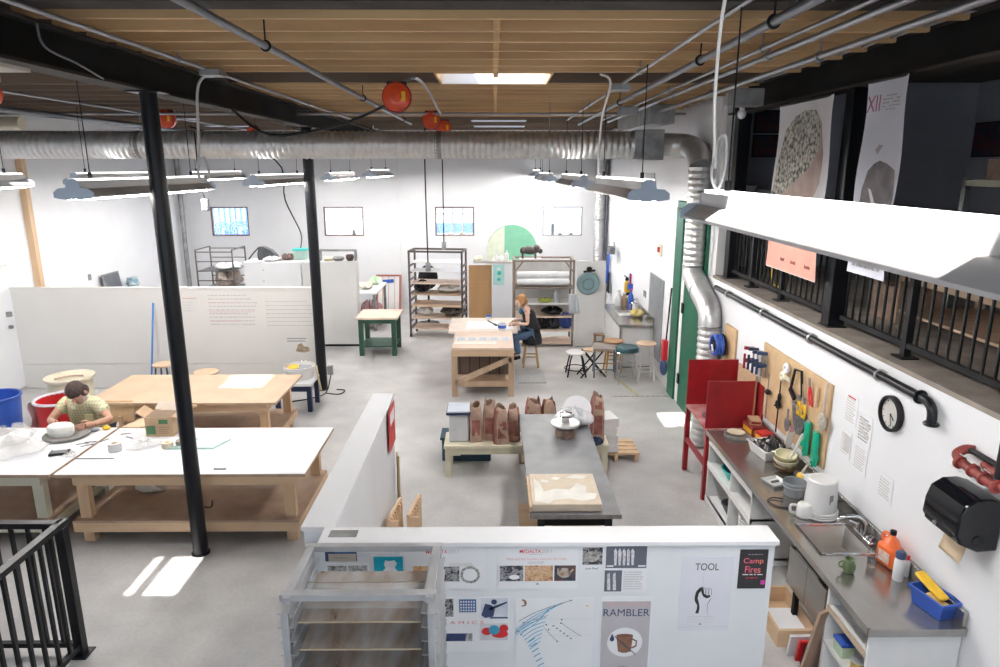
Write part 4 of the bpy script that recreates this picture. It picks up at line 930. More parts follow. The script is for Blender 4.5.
t = tool('hand_drill', 'black hand drill hanging on the left of the pegboard', 6.66, 1.32, 'drill'); part(t, 'shaft', MB().cyl((-.02, 0, -.3), (-.02, -.01, .26), .007), BLACKM); part(t, 'gear', MB().cyl((-.035, 0, 0), (-.01, 0, 0), .045), BLACKM); part(t, 'handle', MB().ell((-.02, -.01, .08), .02, .025, .05).cyl((-.03, 0, 0), (-.03, .06, -.03), .01), BLACKM)
t = tool('whisk', 'long thin whisk hanging at the left edge of the pegboard', 6.95, 1.36, 'whisk'); part(t, 'rod', MB().cyl((-.02, 0, -.30), (-.02, 0, .2), .006), GALVD); part(t, 'head', MB().ell((-.02, 0, .0), .03, .045, .03), BLACKM)
t = tool('strainer', 'long handled round strainer on the right of the pegboard', 5.72, 1.52, 'strainer'); part(t, 'mesh_bowl', MB().ell((-.025, 0, -.03), .025, .075, .085), mat('wire_mesh', (.50, .45, .38), .5, var=.2, scale=60)); part(t, 'handle', MB().cyl((-.02, 0, .05), (-.02, -.01, .34), .009), GALV)
solo('wooden_stick', MB().cyl((0, 0, -.09), (0, 0, .09), .014), PLY, 'short wooden stick on the pegboard beside the strainer', 'stick', (XW - .01, 5.90, 1.66))
t = tool('paddle', 'grey round paddle low on the left of the pegboard', 6.42, 1.19, 'paddle'); part(t, 'blade', MB().ell((-.02, 0, 0), .01, .06, .075), PIPEG); part(t, 'handle', MB().cyl((-.02, 0, .07), (-.02, 0, .17), .01), GALVD)
t = tool('scoop', 'white scoop with a pink edge leaning against the pegboard foot', 6.34, 1.04, 'scoop'); part(t, 'blade', MB().beam((-.03, 0, -.06), (-.02, -.03, .12), .012, .07, (1, 0, 0)), WPL); part(t, 'tip', MB().beam((-.02, -.03, .12), (-.015, -.04, .18), .012, .05, (1, 0, 0)), INKP)
def glove(label, y, z, s):
    t = thing('rubber_glove', label, 'glove', (XW - .02, y, z), 0, 'green rubber gloves on the pegboard')
    GR = mat('glove_green', (.0, .36, .22), .4, var=.08)
    part(t, 'cuff', MB().lathe([(.062, 0), (.06, -.02), (.055, -.17), (.05, -.2)], sx=.4, n=20), GR, solid=.003)
    mb = MB().lathe([(.05, -.19), (.062, -.24), (.062, -.31), (.05, -.34), (0, -.345)], sx=.4, n=20)
    for k in range(4): mb.path([(0, -.04 + k * .027, -.32), (0, -.045 + k * .03, -.37), (-.01, -.045 + k * .03, -.39 - .012 * (k % 3))], [.014] * 5 + [.013, .012, .011, .008], 8, 4)
    mb.path([(0, .05 * s, -.24), (-.005, .08 * s, -.28), (-.01, .08 * s, -.32)], .014, 8, 4)
    part(t, 'hand', mb, GR); part(t, 'clip', MB().box(-.012, .012, -.012, .012, -.01, .03), GALV); t.scale = (1, .85, .82); return t
glove('left green rubber glove clipped to the pegboard', 5.98, 1.385, 1)
glove('right green rubber glove clipped to the pegboard', 5.80, 1.355, -1)
# clamps hanging at the pegboard's left edge
for i, (y, z, m, l) in enumerate([(7.45, 1.60, RED, 'red clamp hanging left of the pegboard'), (7.33, 1.62, BLUED, 'dark blue clamp hanging beside the red one'), (7.20, 1.62, BLUED, 'middle dark blue clamp at the pegboard edge'), (7.08, 1.64, NAVY, 'rightmost dark blue clamp at the pegboard edge')]):
    t = thing('bar_clamp', l, 'clamp', (2.955, y, z), 0, 'clamps beside the pegboard'); part(t, 'bar', MB().beam((0, 0, -.16), (0, 0, .12), .012, .025, (0, 1, 0)), GALVD)
    part(t, 'jaw', MB().beam((0, 0, .11), (-.11, 0, .12), .03, .035), m); part(t, 'jaw', MB().beam((0, 0, -.02), (-.11, 0, -.03), .03, .04), m); part(t, 'screw_handle', MB().cyl((-.1, 0, -.12), (-.1, 0, .05), .014), m)
solo('wood_lath', MB().box(0, .02, 0, .05, 0, .62), WPL, 'narrow white strip of wood on the wall left of the pegboard', 'strip', (2.978, 7.30, .98))
# ------------------------------------------------------------------ the L-shaped low partition in front
t = thing('partition_wall', 'white low partition with a broad cap running away from the camera', 'partition', (-1.21, 3.84, 0), kind='thing')
part(t, 'panel', MB().box(.02, .20, 0, 2.58, 0, 1.50), WALLG); part(t, 'cap', MB().box(0, .215, -.0, 2.60, 1.50, 1.53), WALL, bevel=.004)
t = thing('partition_wall', 'white low partition covered in posters, facing the camera', 'partition', (-1.06, 3.65, 0), kind='thing')
part(t, 'panel', MB().box(.02, 2.75, .02, .17, 0, 1.50), WALLG); part(t, 'cap', MB().box(0, 2.77, 0, .19, 1.50, 1.53), WALL, bevel=.004); part(t, 'cap_plate', MB().box(.05, .22, .07, .15, 1.53, 1.532), GALVD)
t = sheet('red_sign', 'red sign with white lettering on the inner face of the partition', .40, .42, (-.988, 5.96, 1.08), 90, REDB, 'sign'); part(t, 'white_panel', MB().box(.10, .34, -.004, -.002, .24, .36), PAPER); 
solo('leaning_board', MB().box(0, .012, 0, .03, 0, .95).box(0, .03, 0, .02, 0, .9), wood('splintered_wood', (.55, .42, .22), (.7, .56, .33), 2, 6), 'thin splintered wooden lath standing at the partition end', 'lath', (-.985, 6.33, 0))
for i, (x, y, l) in enumerate([(-.93, 5.65, 'left wooden frame standing beside the partition wall'), (-.76, 5.72, 'right wooden frame standing beside the partition wall')]):
    t = thing('wooden_screen', l, 'frame', (x, y, .015), -8, 'wooden frames on the floor'); 
    part(t, 'side_board', MB().box(0, .03, -.2, .22, 0, .68), PLY); part(t, 'edge_strip', MB().box(.03, .11, -.2, -.17, 0, .66), PLYY)
    mb = MB()
    for k in range(6): mb.box(.03, .05, -.17 + k * .06, -.14 + k * .06, .60, .675)
    part(t, 'slats', mb, PLYY)

# posters on the camera side of that partition --------------------------------
PY = 3.668
def poster(label, x0, z0, w, h, m=PAPER, curl=0., **k): return sheet('poster', label, w, h, (x0, PY, z0), 0, m, 'poster', 'posters on the front partition', curl)
def pic(p, x0, x1, z0, z1, m, name='picture', y=-.003): return part(p, name, MB().box(x0, x1, y, y + .001, z0, z1), m)
MONO = photo_mat('mono_photo', [(.01, .01, .015), (.05, .05, .06), (.4, .4, .42), (.05, .05, .06)], 30)
MONO2 = photo_mat('mono_photo_fine', [(.75, .75, .77), (.05, .05, .05), (.7, .7, .7), (.03, .03, .03)], 45)
FOOD = photo_mat('warm_photo', [(.12, .02, .01), (.55, .32, .14), (.66, .48, .33), (.35, .12, .06)], 26)
POTM = photo_mat('teapot_backdrop', [(.02, .03, .05), (.04, .05, .08), (.10, .05, .04)], 9)
BLUEP = photo_mat('blue_photo', [(.01, .02, .07), (.02, .04, .14), (.6, .55, .48)], 12)
def medalta(label, x0):
    p = poster(label, x0, 1.205, .485, .29, PAPER)
    letters(p, 'MEDALTA', .132, .245, .128, .024, INKR, bold=.003); letters(p, '2011', .262, .245, .064, .024, INKL)
    return p
p = medalta('wide poster with a red and grey heading over three photographs in a row', .018)
lines(p, .18, .27, .232, .240, 1, INKL, 0, seg=.006)
letters(p, 'Plate and the Kitchen, Nourish the Table', .055, .196, .36, .018, INKP, name='pink_lettering')
lines(p, .18, .28, .17, .19, 2, INKL, 0, seg=.006)
for a, b, m in ((.012, .155, MONO), (.163, .335, FOOD), (.343, .473, POTM)): pic(p, a, b, .055, .16, m)
part(p, 'printed_teapot', MB().box(.36, .372, -.0045, -.0035, .1, .14).prism(circ(.036, 20, 1.1, .75, .405, .105), -.0045, -.0035).prism([(.43, .09), (.462, .135), (.452, .138), (.43, .11)], -.0045, -.0035).prism(circ(.012, 10, 2, .8, .405, .135), -.0046, -.0036), mat('teapot_print', (.35, .16, .08), .5, c2=(.45, .48, .44), scale=40))
part(p, 'printed_bowl', MB().prism(circ(.02, 14, 1.6, .8, .10, .082), -.0045, -.0035), PAPER)
part(p, 'printed_bread', MB().prism(circ(.02, 14, 1.5, 1., .20, .11), -.0045, -.0035).prism(circ(.022, 14, 1.1, 1., .28, .125), -.0045, -.0035).prism(circ(.018, 14, 2.2, .7, .24, .075), -.0045, -.0035), mat('bread_print', (.55, .33, .17), .5, c2=(.72, .52, .38), scale=60))
part(p, 'emblem', MB().prism([(.232, .03), (.252, .03), (.242, .045)], -.003, -.002), INK)
p = medalta('wide poster with a red and grey heading half hidden behind the aluminium rack', -.545)
lines(p, .27, .42, .155, .18, 2, INKL, .1, seg=.006)
pic(p, .05, .14, .07, .16, FOOD); pic(p, .235, .33, .055, .155, MONO)
mb = MB()
for i in range(26):
    a = i / 26 * 2 * math.pi; mb.prism(circ(.009, 8, 1, 1, .395 + .052 * math.cos(a), .10 + .05 * math.sin(a)), -.003, -.002)
part(p, 'ring_picture', mb, MONO2)
p = poster('small card with a grey shell photograph and handwriting below', .518, 1.32, .145, .175); pic(p, .012, .132, .05, .165, MONO)
part(p, 'shell_picture', MB().prism(circ(.04, 18, 1.1, .9, .07, .105), -.0045, -.0035), mat('shell_print', (.16, .15, .15), .5, c2=(.6, .57, .53), scale=40))
letters(p, 'June Reed', .03, .014, .08, .018, INKB, shear=.3, name='signature')
p = poster('card of two grey figure photographs beside the shell card', .668, 1.175, .255, .325)
pic(p, .004, .25, .17, .32, MATS.setdefault('dusk', mat('photo_slate', (.12, .13, .17), .5))); pic(p, .0, .105, .01, .155, MATS['photo_slate'])
mb = MB()
for k in range(5): mb.prism([(.055 + k * .026, .19), (.05 + k * .026, .29), (.06 + k * .026, .305), (.07 + k * .026, .28), (.068 + k * .026, .19)], -.0045, -.0035)
for k in range(2): mb.prism([(.018 + k * .035, .02), (.015 + k * .035, .13), (.03 + k * .035, .14), (.038 + k * .035, .02)], -.0045, -.0035)
part(p, 'figures', mb, mat('photo_pale', (.45, .45, .5), .5, c2=(.8, .8, .82), scale=70)); part(p, 'caption', MB().box(.01, .05, -.0045, -.0035, .18, .19).box(.2, .245, -.0045, -.0035, .18, .19), PAPER)
lines(p, .115, .235, .02, .15, 8, INKL, .15, seg=.006)
p = poster('poster lettered CERAMICS with blue and red pottery photographs', -.46, .765, .545, .385)
letters(p, 'C E R A M I C S', .045, .197, .345, .022, mat('pale_red_ink', (.68, .16, .15), .5), name='heading_lettering')
pic(p, .03, .10, .265, .375, BLUEP); pic(p, .115, .205, .25, .375, MONO); pic(p, .24, .345, .28, .37, INKBL); pic(p, .375, .54, .235, .38, mat('photo_pale_blue', (.5, .56, .66), .5, c2=(.75, .78, .82), scale=14)); pic(p, .365, .54, .08, .20, mat('photo_grey_blue', (.55, .57, .62), .5, c2=(.75, .76, .78), scale=10)); pic(p, .10, .32, .075, .13, BLUEP)
mb = MB()
for i in range(6):
    for j in range(4): mb.box(.247 + i * .016, .257 + i * .016, -.0045, -.0035, .288 + j * .02, .300 + j * .02)
part(p, 'tile_pattern', mb, PAPER2)
part(p, 'printed_pot', MB().prism([(.376, .26), (.40, .34), (.44, .33), (.46, .3), (.45, .25), (.40, .24)], -.0045, -.0035).prism([(.42, .31), (.535, .355), (.535, .345), (.43, .29)], -.0045, -.0035).prism(circ(.018, 12, 1, 1, .455, .352), -.0045, -.0035).box(.43, .54, -.0045, -.0035, .236, .246), INKB)
part(p, 'printed_ball', MB().prism(circ(.034, 18, 1, 1, .455, .155), -.0048, -.0038), INKC)
part(p, 'printed_cloth', MB().prism(circ(.03, 14, 1.1, .9, .41, .145), -.0044, -.0034).prism(circ(.04, 16, 1.3, .7, .49, .125), -.0045, -.0035).prism(circ(.028, 14, 1, 1, .515, .165), -.0044, -.0034), REDB)
p = poster('white diagram of curved blue strokes and a small brown squirrel mark', .128, .62, .48, .52)
mb = MB()
def arc(a, b, c, r=.0022): mb.tube(smooth([(a[0], -.003, a[1]), (b[0], -.003, b[1]), (c[0], -.003, c[1])], 8), r, 5)
for k in range(4): arc((.0, .30 - k * .012), (.12, .40 - k * .02), (.30 - .03 * k, .49 - k * .012), .0018)
for k in range(7): arc((.02 + k * .012, .29 - k * .022), (.09 + k * .008, .345 - k * .024), (.19 - k * .006, .385 - k * .028), .0022)
for k in range(6): mb.beam((.08 + k * .012, -.003, .21 - k * .035), (.12 + k * .012, -.003, .24 - k * .036), .004, .006, (0, 1, 0))
part(p, 'blue_strokes', mb, INKC)
mb = MB(); arc((.02, .36), (.14, .43), (.34, .505), .0014); arc((.0, .28), (.07, .35), (.20, .40), .0012); arc((.18, .31), (.22, .26), (.26, .215), .0012); arc((.28, .35), (.34, .30), (.41, .25), .0012)
for a, b in ((.05, .35), (.02, .29), (.035, .265), (.26, .215), (.19, .335), (.205, .30), (.34, .505), (.285, .37), (.28, .345)): mb.prism(circ(.005, 8, 1, 1, a, b), -.004, -.003)
part(p, 'dark_strokes', mb, INKB)
mb = MB()
for k in range(6): mb.prism(circ(.006, 8, 1.3, .8, .235 + k * .022, .325 - k * .018), -.003, -.002)
part(p, 'blue_dots', mb, mat('steel_blue_ink', (.15, .32, .42), .5))
part(p, 'squirrel_mark', MB().prism([(.035, .47), (.055, .475), (.05, .50), (.035, .51), (.045, .515), (.062, .505), (.068, .485), (.06, .468), (.04, .463)], -.004, -.003), mat('brown_ink', (.25, .12, .05), .5)); part(p, 'orange_mark', MB().prism(circ(.006, 8, 1.6, .7, .44, .465), -.003, -.002), YEL)
part(p, 'fold', MB().box(.01, .47, -.003, -.002, .255, .258).box(.2, .47, -.003, -.002, .375, .378), PAPER2)
p = poster('grey poster headed RAMBLER with a brown cup on a pale oval', .655, .60, .315, .545, PAPER); pic(p, .006, .305, .0, .515, mat('poster_mauve_grey', (.50, .48, .51), .6, var=.03), 'grey_field', -.0025)
letters(p, 'Tales in a Red Clay', .03, .475, .26, .036, INKP, -.0035, 'script_lettering', shear=.35); letters(p, 'RAMBLER', .015, .412, .285, .05, INKB, -.0035, 'heading_lettering')
part(p, 'oval', MB().prism(circ(.11, 32, 1.0, .95, .155, .225), -.0035, -.0025), PAPER)
CUPB = mat('cup_brown', (.24, .12, .07), .5, var=.12, scale=30)
part(p, 'cup_picture', MB().prism([(.10, .275), (.205, .275), (.195, .16), (.165, .15), (.14, .15), (.115, .16)], -.0045, -.0035).tube([(.20, -.004, .25), (.228, -.004, .235), (.226, -.004, .2), (.198, -.004, .185)], .005, 6), CUPB)
part(p, 'cup_mouth', MB().prism(circ(.0525, 20, 1, .22, .1525, .275), -.005, -.004), mat('cup_mouth_red', (.20, .08, .07), .5)); part(p, 'stick_picture', MB().beam((.09, -.0055, .27), (.225, -.0055, .14), .004, .006, (0, 1, 0)), INKB)
part(p, 'drop_picture', MB().prism([(.075, .29), (.06, .25), (.065, .235), (.082, .233), (.09, .25)], -.0045, -.0035), INKB); lines(p, .12, .18, .04, .06, 1, INK, 0, seg=.006)
p = poster('white poster lettered TOOL with a raised fist holding a needle', 1.135, .905, .385, .54, mat('paper_lilac', (.76, .77, .84), .6, var=.01)); p.scale = (.82, 1, .95)
letters(p, 'TOOL', .10, .445, .175, .05, INKK, name='heading_lettering')
part(p, 'needle_picture', MB().beam((.165, -.003, .30), (.168, -.003, .43), .001, .003, (0, 1, 0)), INKL)
part(p, 'fist_picture', MB().prism([(.125, .13), (.15, .13), (.155, .17), (.15, .2), (.135, .24), (.14, .275), (.155, .295), (.175, .305), (.165, .27), (.18, .25), (.205, .24), (.228, .25), (.228, .265), (.205, .262), (.18, .275), (.17, .325), (.145, .318), (.12, .29), (.112, .25), (.115, .22), (.135, .19), (.135, .165)], -.003, -.002).beam((.215, -.003, .125), (.212, -.003, .2), .001, .004, (0, 1, 0)).beam((.212, -.003, .2), (.235, -.003, .24), .001, .004, (0, 1, 0)), INKK)
mb = MB()
for k in range(3): mb.tube([(.172 + k * .022, -.003, .272), (.17 + k * .022, -.003, .305), (.18 + k * .022, -.003, .318), (.191 + k * .022, -.003, .305), (.192 + k * .022, -.003, .265)], .0014, 5)
part(p, 'finger_outlines', mb, INKK)
part(p, 'rule', MB().box(.06, .27, -.003, -.002, .105, .107).box(.0, .385, -.003, -.002, .028, .030), INKL); lines(p, .07, .27, .055, .10, 4, PAPER2, .1, seg=.006); part(p, 'emblem', MB().prism([(.155, .045), (.18, .045), (.167, .06)], -.003, -.002), INK)
p = poster('small black poster lettered Camp Fires in pink and orange', 1.482, 1.20, .20, .28, INKK); p.scale = (.86, 1, .95)
letters(p, 'Camp', .03, .172, .14, .048, mat('poster_magenta', (.75, .05, .28), .5, c2=(.85, .30, .08), scale=9), name='heading_lettering', bold=.006); letters(p, 'Fires', .045, .115, .11, .048, MATS['poster_magenta'], name='heading_lettering', bold=.006)
lines(p, .03, .175, .095, .108, 1, PAPER, 0, seg=.02); lines(p, .06, .14, .07, .085, 1, REDB, 0, seg=.02); lines(p, .06, .16, .24, .25, 1, INK, 0); part(p, 'pink_square', MB().box(.165, .195, -.003, -.002, .03, .06), mat('square_pink', (.65, .05, .4), .5))
# postcards behind the rack
p = poster('dark blue photograph card at the upper left of the partition', -1.02, 1.40, .19, .125, INKB); pic(p, .02, .185, .0, .05, mat('card_sand', (.55, .5, .42), .5)); part(p, 'figure', MB().prism([(.05, .05), (.09, .09), (.15, .11), (.18, .06)], -.0045, -.0035), INKBL)
lines(p, .05, .15, .015, .03, 1, INK, 0)
p = poster('card of two patterned grey photographs behind the rack', -1.02, 1.27, .26, .115, PAPER); pic(p, .01, .125, .01, .10, MONO2); pic(p, .135, .25, .01, .10, MONO2)
p = poster('turquoise card with a white squirrel cutout behind the rack', -.73, 1.275, .175, .155, mat('card_turquoise', (.0, .36, .50), .5, var=.03)); part(p, 'cutout', MB().prism([(.05, .03), (.13, .03), (.14, .06), (.125, .08), (.14, .11), (.125, .13), (.09, .125), (.07, .13), (.06, .1), (.07, .08), (.055, .06)], -.003, -.002), PAPER)
p = poster('white sheet with pale watercolour wash behind the rack', -.83, 1.43, .26, .075, mat('wash_pale', (.62, .66, .76), .6, c2=(.8, .8, .82), scale=16)); lines(p, .02, .24, .01, .06, 2, PAPER2, .1)

# ------------------------------------------------------------------ aluminium tray rack in front of it
t = thing('tray_rack', 'aluminium sheet pan rack with slotted sides standing before the posters', 'rack', (-.67, 3.24, 0))
x0, x1, y0, y1 = -.375, .352, -.27, .22
for x in (x0, x1):
    for y in (y0, y1): part(t, 'post', MB().box(x - .018, x + .018, y - .018, y + .018, .1, 1.555 if y < 0 else 1.60), ALU, bevel=.003)
part(t, 'top_frame', MB().box(x0 - .02, x1 + .02, y1 - .02, y1 + .02, 1.60, 1.635).box(x0 - .03, x1 + .02, y0 + .02, y0 + .07, 1.60, 1.635).box(x0 - .012, x0 + .03, y0, y1, 1.602, 1.633).box(x1 - .03, x1 + .012, y0, y1, 1.602, 1.633), ALU, bevel=.002)
part(t, 'base_frame', MB().box(x0, x1, y0 - .018, y0 + .018, .1, .14).box(x0, x1, y1 - .018, y1 + .018, .1, .14).box(x0 - .018, x0 + .018, y0, y1, .1, .14).box(x1 - .018, x1 + .018, y0, y1, .1, .14), ALU)
for k in range(17):
    z = 1.468 - k * .08 + .08
    for s, x in ((1, x0), (-1, x1)): part(t, 'runner', MB().box(min(x - s * .036, x + s * .05), max(x - s * .036, x + s * .05), y0 - .01, y1, z, z + .006).box(min(x + s * .015, x + s * .018), max(x + s * .015, x + s * .018), y0 - .01, y1, z, z + .035), ALU)
for x in (x0, x1):
    for y in (y0, y1): part(t, 'caster', MB().cyl((x - .015, y, .045), (x + .015, y, .045), .045), RUBBER)
SHEETM = mat('scratched_clear_sheet', (.36, .25, .18), .2, var=.2, scale=6, alpha=.58, c2=(.58, .57, .56), stretch=(1.6, .5, 1))
for k, z in enumerate([1.4755, 1.3155, 1.1555, .9955]):
    s = solo('acrylic_sheet', MB().box(-.31, .31, -.24, .20, 0, .006), SHEETM, ['topmost clouded sheet lying in the aluminium rack', 'second clouded sheet in the aluminium rack', 'third clouded sheet in the aluminium rack', 'lowest visible clouded sheet in the aluminium rack'][k], 'sheet', (-.685, 3.235, z), 0, group='clouded sheets in the rack')
    part(s, 'edge', MB().box(-.31, .31, -.243, -.240, -.001, .007), mat('sheet_edge', (.45, .38, .26), .3))

s = solo('acrylic_sheet', MB().box(-.31, .31, -.24, -.02, 0, .005), mat('clear_grey_sheet', (.62, .64, .66), .1, alpha=.22, var=.05), 'clear grey sheet in the topmost slot of the aluminium rack', 'sheet', (-.685, 3.235, 1.5555), 0, group='clouded sheets in the rack')
part(s, 'edge', MB().box(-.31, .31, -.02, -.017, -.001, .006), MATS['sheet_edge'])
# ------------------------------------------------------------------ black stair railing at the lower left
t = thing('stair_railing', 'black steel railing corner at the lower left of the photo', 'railing', (-3.24, 4.62, 0))
part(t, 'corner_post', MB().box(-.035, .035, -.035, .035, 0, 1.10), BLACK, bevel=.004); part(t, 'foot_plate', MB().box(-.07, .07, -.07, .07, 0, .012), BLACK)
part(t, 'top_rail', MB().beam((.0, .06, 1.12), (0, -4.2, 1.12), .06, .045), BLACK); part(t, 'top_rail', MB().beam((0, 0, 1.12), (-3.5, 0, 1.12), .06, .045), BLACK)
part(t, 'bottom_rail', MB().beam((0, 0, .09), (0, -4.2, .09), .04, .04), BLACK); part(t, 'bottom_rail', MB().beam((0, 0, .09), (-3.5, 0, .09), .04, .04), BLACK)
for k in range(1, 16): part(t, 'baluster', MB().box(-.012, .012, -k * .125 - .012, -k * .125 + .012, .09, 1.11), BLACK)
for k in range(1, 14): part(t, 'baluster', MB().box(-k * .125 - .012, -k * .125 + .012, -.012, .012, .09, 1.11), BLACK)

# ------------------------------------------------------------------ worktables on the left
def worktable(label, x0, x1, y0, y1, h, top, edge, frame, loc_group=None, shelf=.18, legs=(.2, .2), th=.022, shelfover=.06):
    t = thing('worktable', label, 'table', (x0, y0, 0)); w, d = x1 - x0, y1 - y0; a, b = legs
    part(t, 'tabletop', MB().box(0, w, 0, d, h - th, h), top, bevel=.003); part(t, 'top_edge', MB().box(-.003, w + .003, -.003, d + .003, h - th - .012, h - .004), edge)
    z = h - th - .012
    part(t, 'apron', MB().box(a - .06, w - a + .06, .05, .09, z - .11, z).box(a - .06, w - a + .06, d - .09, d - .05, z - .11, z).box(a - .06, a - .02, .09, d - .09, z - .11, z).box(w - a + .02, w - a + .06, .09, d - .09, z - .11, z), frame)
    for x in (a, w - a):
        for y in (.13, d - .13): part(t, 'leg', MB().box(x - .055, x + .055, y - .04, y + .04, 0, z), frame if frame is not PLY else PLYY, bevel=.003)
    part(t, 'lower_shelf', MB().box(a - .1, w - a + .1, .02, d - .02, shelf + .06, shelf + .08), mat('shelf_board_brown', (.45, .32, .23), .7, var=.06))
    part(t, 'shelf_rail', MB().box(a - .1, w - a + .1, .02, .06, shelf - .04, shelf + .06).box(a - .1, w - a + .1, d - .06, d - .02, shelf - .04, shelf + .06).box(a - .1, a - .06, .06, d - .06, shelf - .04, shelf + .06).box(w - a + .06, w - a + .1, .06, d - .06, shelf - .04, shelf + .06), frame)
    return t
worktable('white topped worktable on a plywood frame, front of the left group', -4.335, -1.87, 6.2, 7.43, .78, WTOP, LUMB, PLY)
worktable('white topped worktable where the man works, cut off by the left edge', -6.80, -4.375, 6.2, 7.45, .78, WTOP, LUMB, mat('table_pale_green_paint', (.62, .64, .52), .6, c2=(.70, .66, .55), scale=6))
worktable('tan topped worktable behind the front white one', -5.27, -2.81, 8.3, 9.53, .78, TAN, LUMB, PLY)
t = thing('plank', 'loose plywood plank spanning between the tables behind the carton', 'plank', (-4.36, 7.50, .735)); part(t, 'board', MB().slab([(0, 0), (.25, 0), (.55, .78), (.25, .78)], 0, .03), PLY); part(t, 'support_block', MB().box(.05, .15, .02, .1, -.735, 0), PLYY)
# things on the white tables
T = .782
t = thing('cardboard_box', 'open brown cardboard box with green print on the white table', 'box', (-3.75, 7.28, T), 3)
part(t, 'body', MB().box(-.15, .15, -.12, .12, 0, .23).m(1).box(-.14, .14, -.11, .11, .228, .232), [CARD, mat('box_inside_dark', (.22, .15, .10), .8)])
part(t, 'flap', MB().beam((-.15, 0, .23), (-.24, 0, .29), .24, .004, (0, 0, 1)), CARD); part(t, 'flap', MB().beam((.0, .12, .23), (.02, .2, .30), .3, .004), mat('flap_pale', (.62, .52, .44), .7)); part(t, 'flap', MB().beam((.15, 0, .23), (.22, 0, .20), .24, .004), CARD)
GP = mat('green_print', (.06, .16, .07), .6); part(t, 'green_print', MB().box(-.14, -.04, -.122, -.119, .03, .13).box(.0, .10, -.122, -.119, .15, .2), GP); lines(t, .0, .12, .03, .12, 4, mat('brown_print', (.30, .2, .12), .6), .2, y=-.122)
def roll(label, loc, r, h, m, rz=0):
    t = thing('tape_roll', label, 'roll', loc, rz); part(t, 'roll', MB().lathe([(r * .45, 0), (r, 0), (r, h), (r * .45, h), (r * .45, 0)], n=24), m); part(t, 'core', MB().lathe([(r * .42, 0), (r * .45, 0), (r * .45, h + .002), (r * .42, h + .002)], n=20), CARD); return t
roll('white paper roll standing near the table joint', (-4.04, 6.78, T), .065, .085, WPL); roll('clear roll with a dark core on the white table beside the carton', (-3.52, 6.86, T), .06, .06, CREAM)
roll('small dark cored roll leaning against the clear roll', (-3.40, 6.92, T), .055, .055, mat('roll_dark', (.25, .24, .22), .4))
def crumple(label, name, cat, loc, r, h, m, seed):
    rd = random.Random(seed); ph = [rd.random() * 6 for _ in range(6)]
    mb = MB().lathe([(0, 0)] + [(r * math.sin(math.pi * (i + .5) / 16) , h * .5 * (1 - math.cos(math.pi * (i + .5) / 16))) for i in range(1, 15)] + [(0, h)], n=28)
    for v in mb.bm.verts:
        a = math.atan2(v.co.y, v.co.x); k = 1 + .16 * math.sin(3 * a + ph[0]) + .10 * math.sin(7 * a + ph[1] + v.co.z * 30) + .06 * math.sin(11 * a + ph[2])
        v.co.x *= k; v.co.y *= k; v.co.z *= 1 + .3 * math.sin(5 * a + ph[3]) * (1 if v.co.z > .01 else 0)
        v.co.z = max(0, v.co.z)
    return solo(name, mb, m, label, cat, loc)
FILM = mat('clear_film', (.84, .83, .81), .25, var=.06, scale=18, alpha=.28, bump=.8)
crumple('crumpled clear plastic bag on the table at the left edge', 'plastic_bag', 'plastic bag', (-5.10, 6.72, T), .30, .10, FILM, 3); crumple('second crumpled clear plastic bag farther back at the left edge', 'plastic_bag', 'plastic bag', (-5.28, 7.0, T), .22, .16, FILM, 5)
crumple('small wad of clear film beside the paper roll', 'plastic_bag', 'plastic bag', (-3.80, 6.92, T), .16, .05, FILM, 8); crumple('tiny wad of white film beside the black calculator', 'plastic_bag', 'plastic bag', (-4.42, 6.62, T), .06, .05, FILM, 9)
t = thing('calculator', 'black calculator lying on the white table', 'calculator', (-4.58, 6.70, T), 15); part(t, 'case', MB().box(-.09, .09, -.06, .06, 0, .025), BLACKM, bevel=.006); part(t, 'keys', MB().box(-.07, .07, -.05, .02, .025, .028), PIPEG); part(t, 'display', MB().box(-.07, .07, .03, .05, .025, .027), INKL)
solo('steel_ruler', MB().box(0, .40, -.012, .012, 0, .003), PIPEG, 'thin dark steel ruler lying across the table joint', 'ruler', (-4.34, 6.57, T))
t = thing('glass_sheet', 'greenish glass sheet lying on the white table, half behind the column', 'glass sheet', (-3.28, 6.93, T)); part(t, 'sheet', MB().slab([(-.21, -.13), (.27, -.13), (.36, .15), (-.02, .15)], 0, .012), mat('green_glass_edge', (.42, .62, .58), .15, var=.03)); part(t, 'paper', MB().slab([(-.12, -.10), (.25, -.10), (.32, .13), (.03, .13)], .012, .014), PAPER)
t = thing('utility_knife', 'small dark pocket tool near the front table edge', 'knife', (-2.74, 6.30, T)); part(t, 'handle', MB().box(-.06, .06, -.015, .015, 0, .015), INK, bevel=.005); part(t, 'blade', MB().box(-.04, .05, -.006, .006, .015, .018), GALV)
for i, (x, y, a, m, l) in enumerate([(-4.16, 7.24, 20, INK, 'grey pencil beside the carton'), (-4.06, 7.12, -25, INK, 'dark modelling tool lying before the carton'), (-4.30, 7.05, 60, INK, 'dark pen on the table joint')]):
    t = thing('modelling_tool', l, 'tool', (x, y, T + .006), a); part(t, 'handle', MB().cyl((-.06, 0, 0), (.04, 0, 0), .006, n=8), m); part(t, 'tip', MB().cyl((.04, 0, 0), (.065, 0, 0), .005, .001, n=8), GALV)
for i, (x, y, a, l) in enumerate([(-4.50, 6.95, 20, 'dark scraper left of the calculator'), (-4.42, 6.90, 35, 'second dark scraper near the table joint'), (-4.44, 7.0, 10, 'pencil lying near the plaster block')]):
    t = thing('modelling_tool', l, 'tool', (x, y, T + .006), a); part(t, 'handle', MB().cyl((-.05, 0, 0), (.05, 0, 0), .006, n=8), INK); part(t, 'tip', MB().cyl((.05, 0, 0), (.08, 0, 0), .008, .002, n=8), PIPEG)
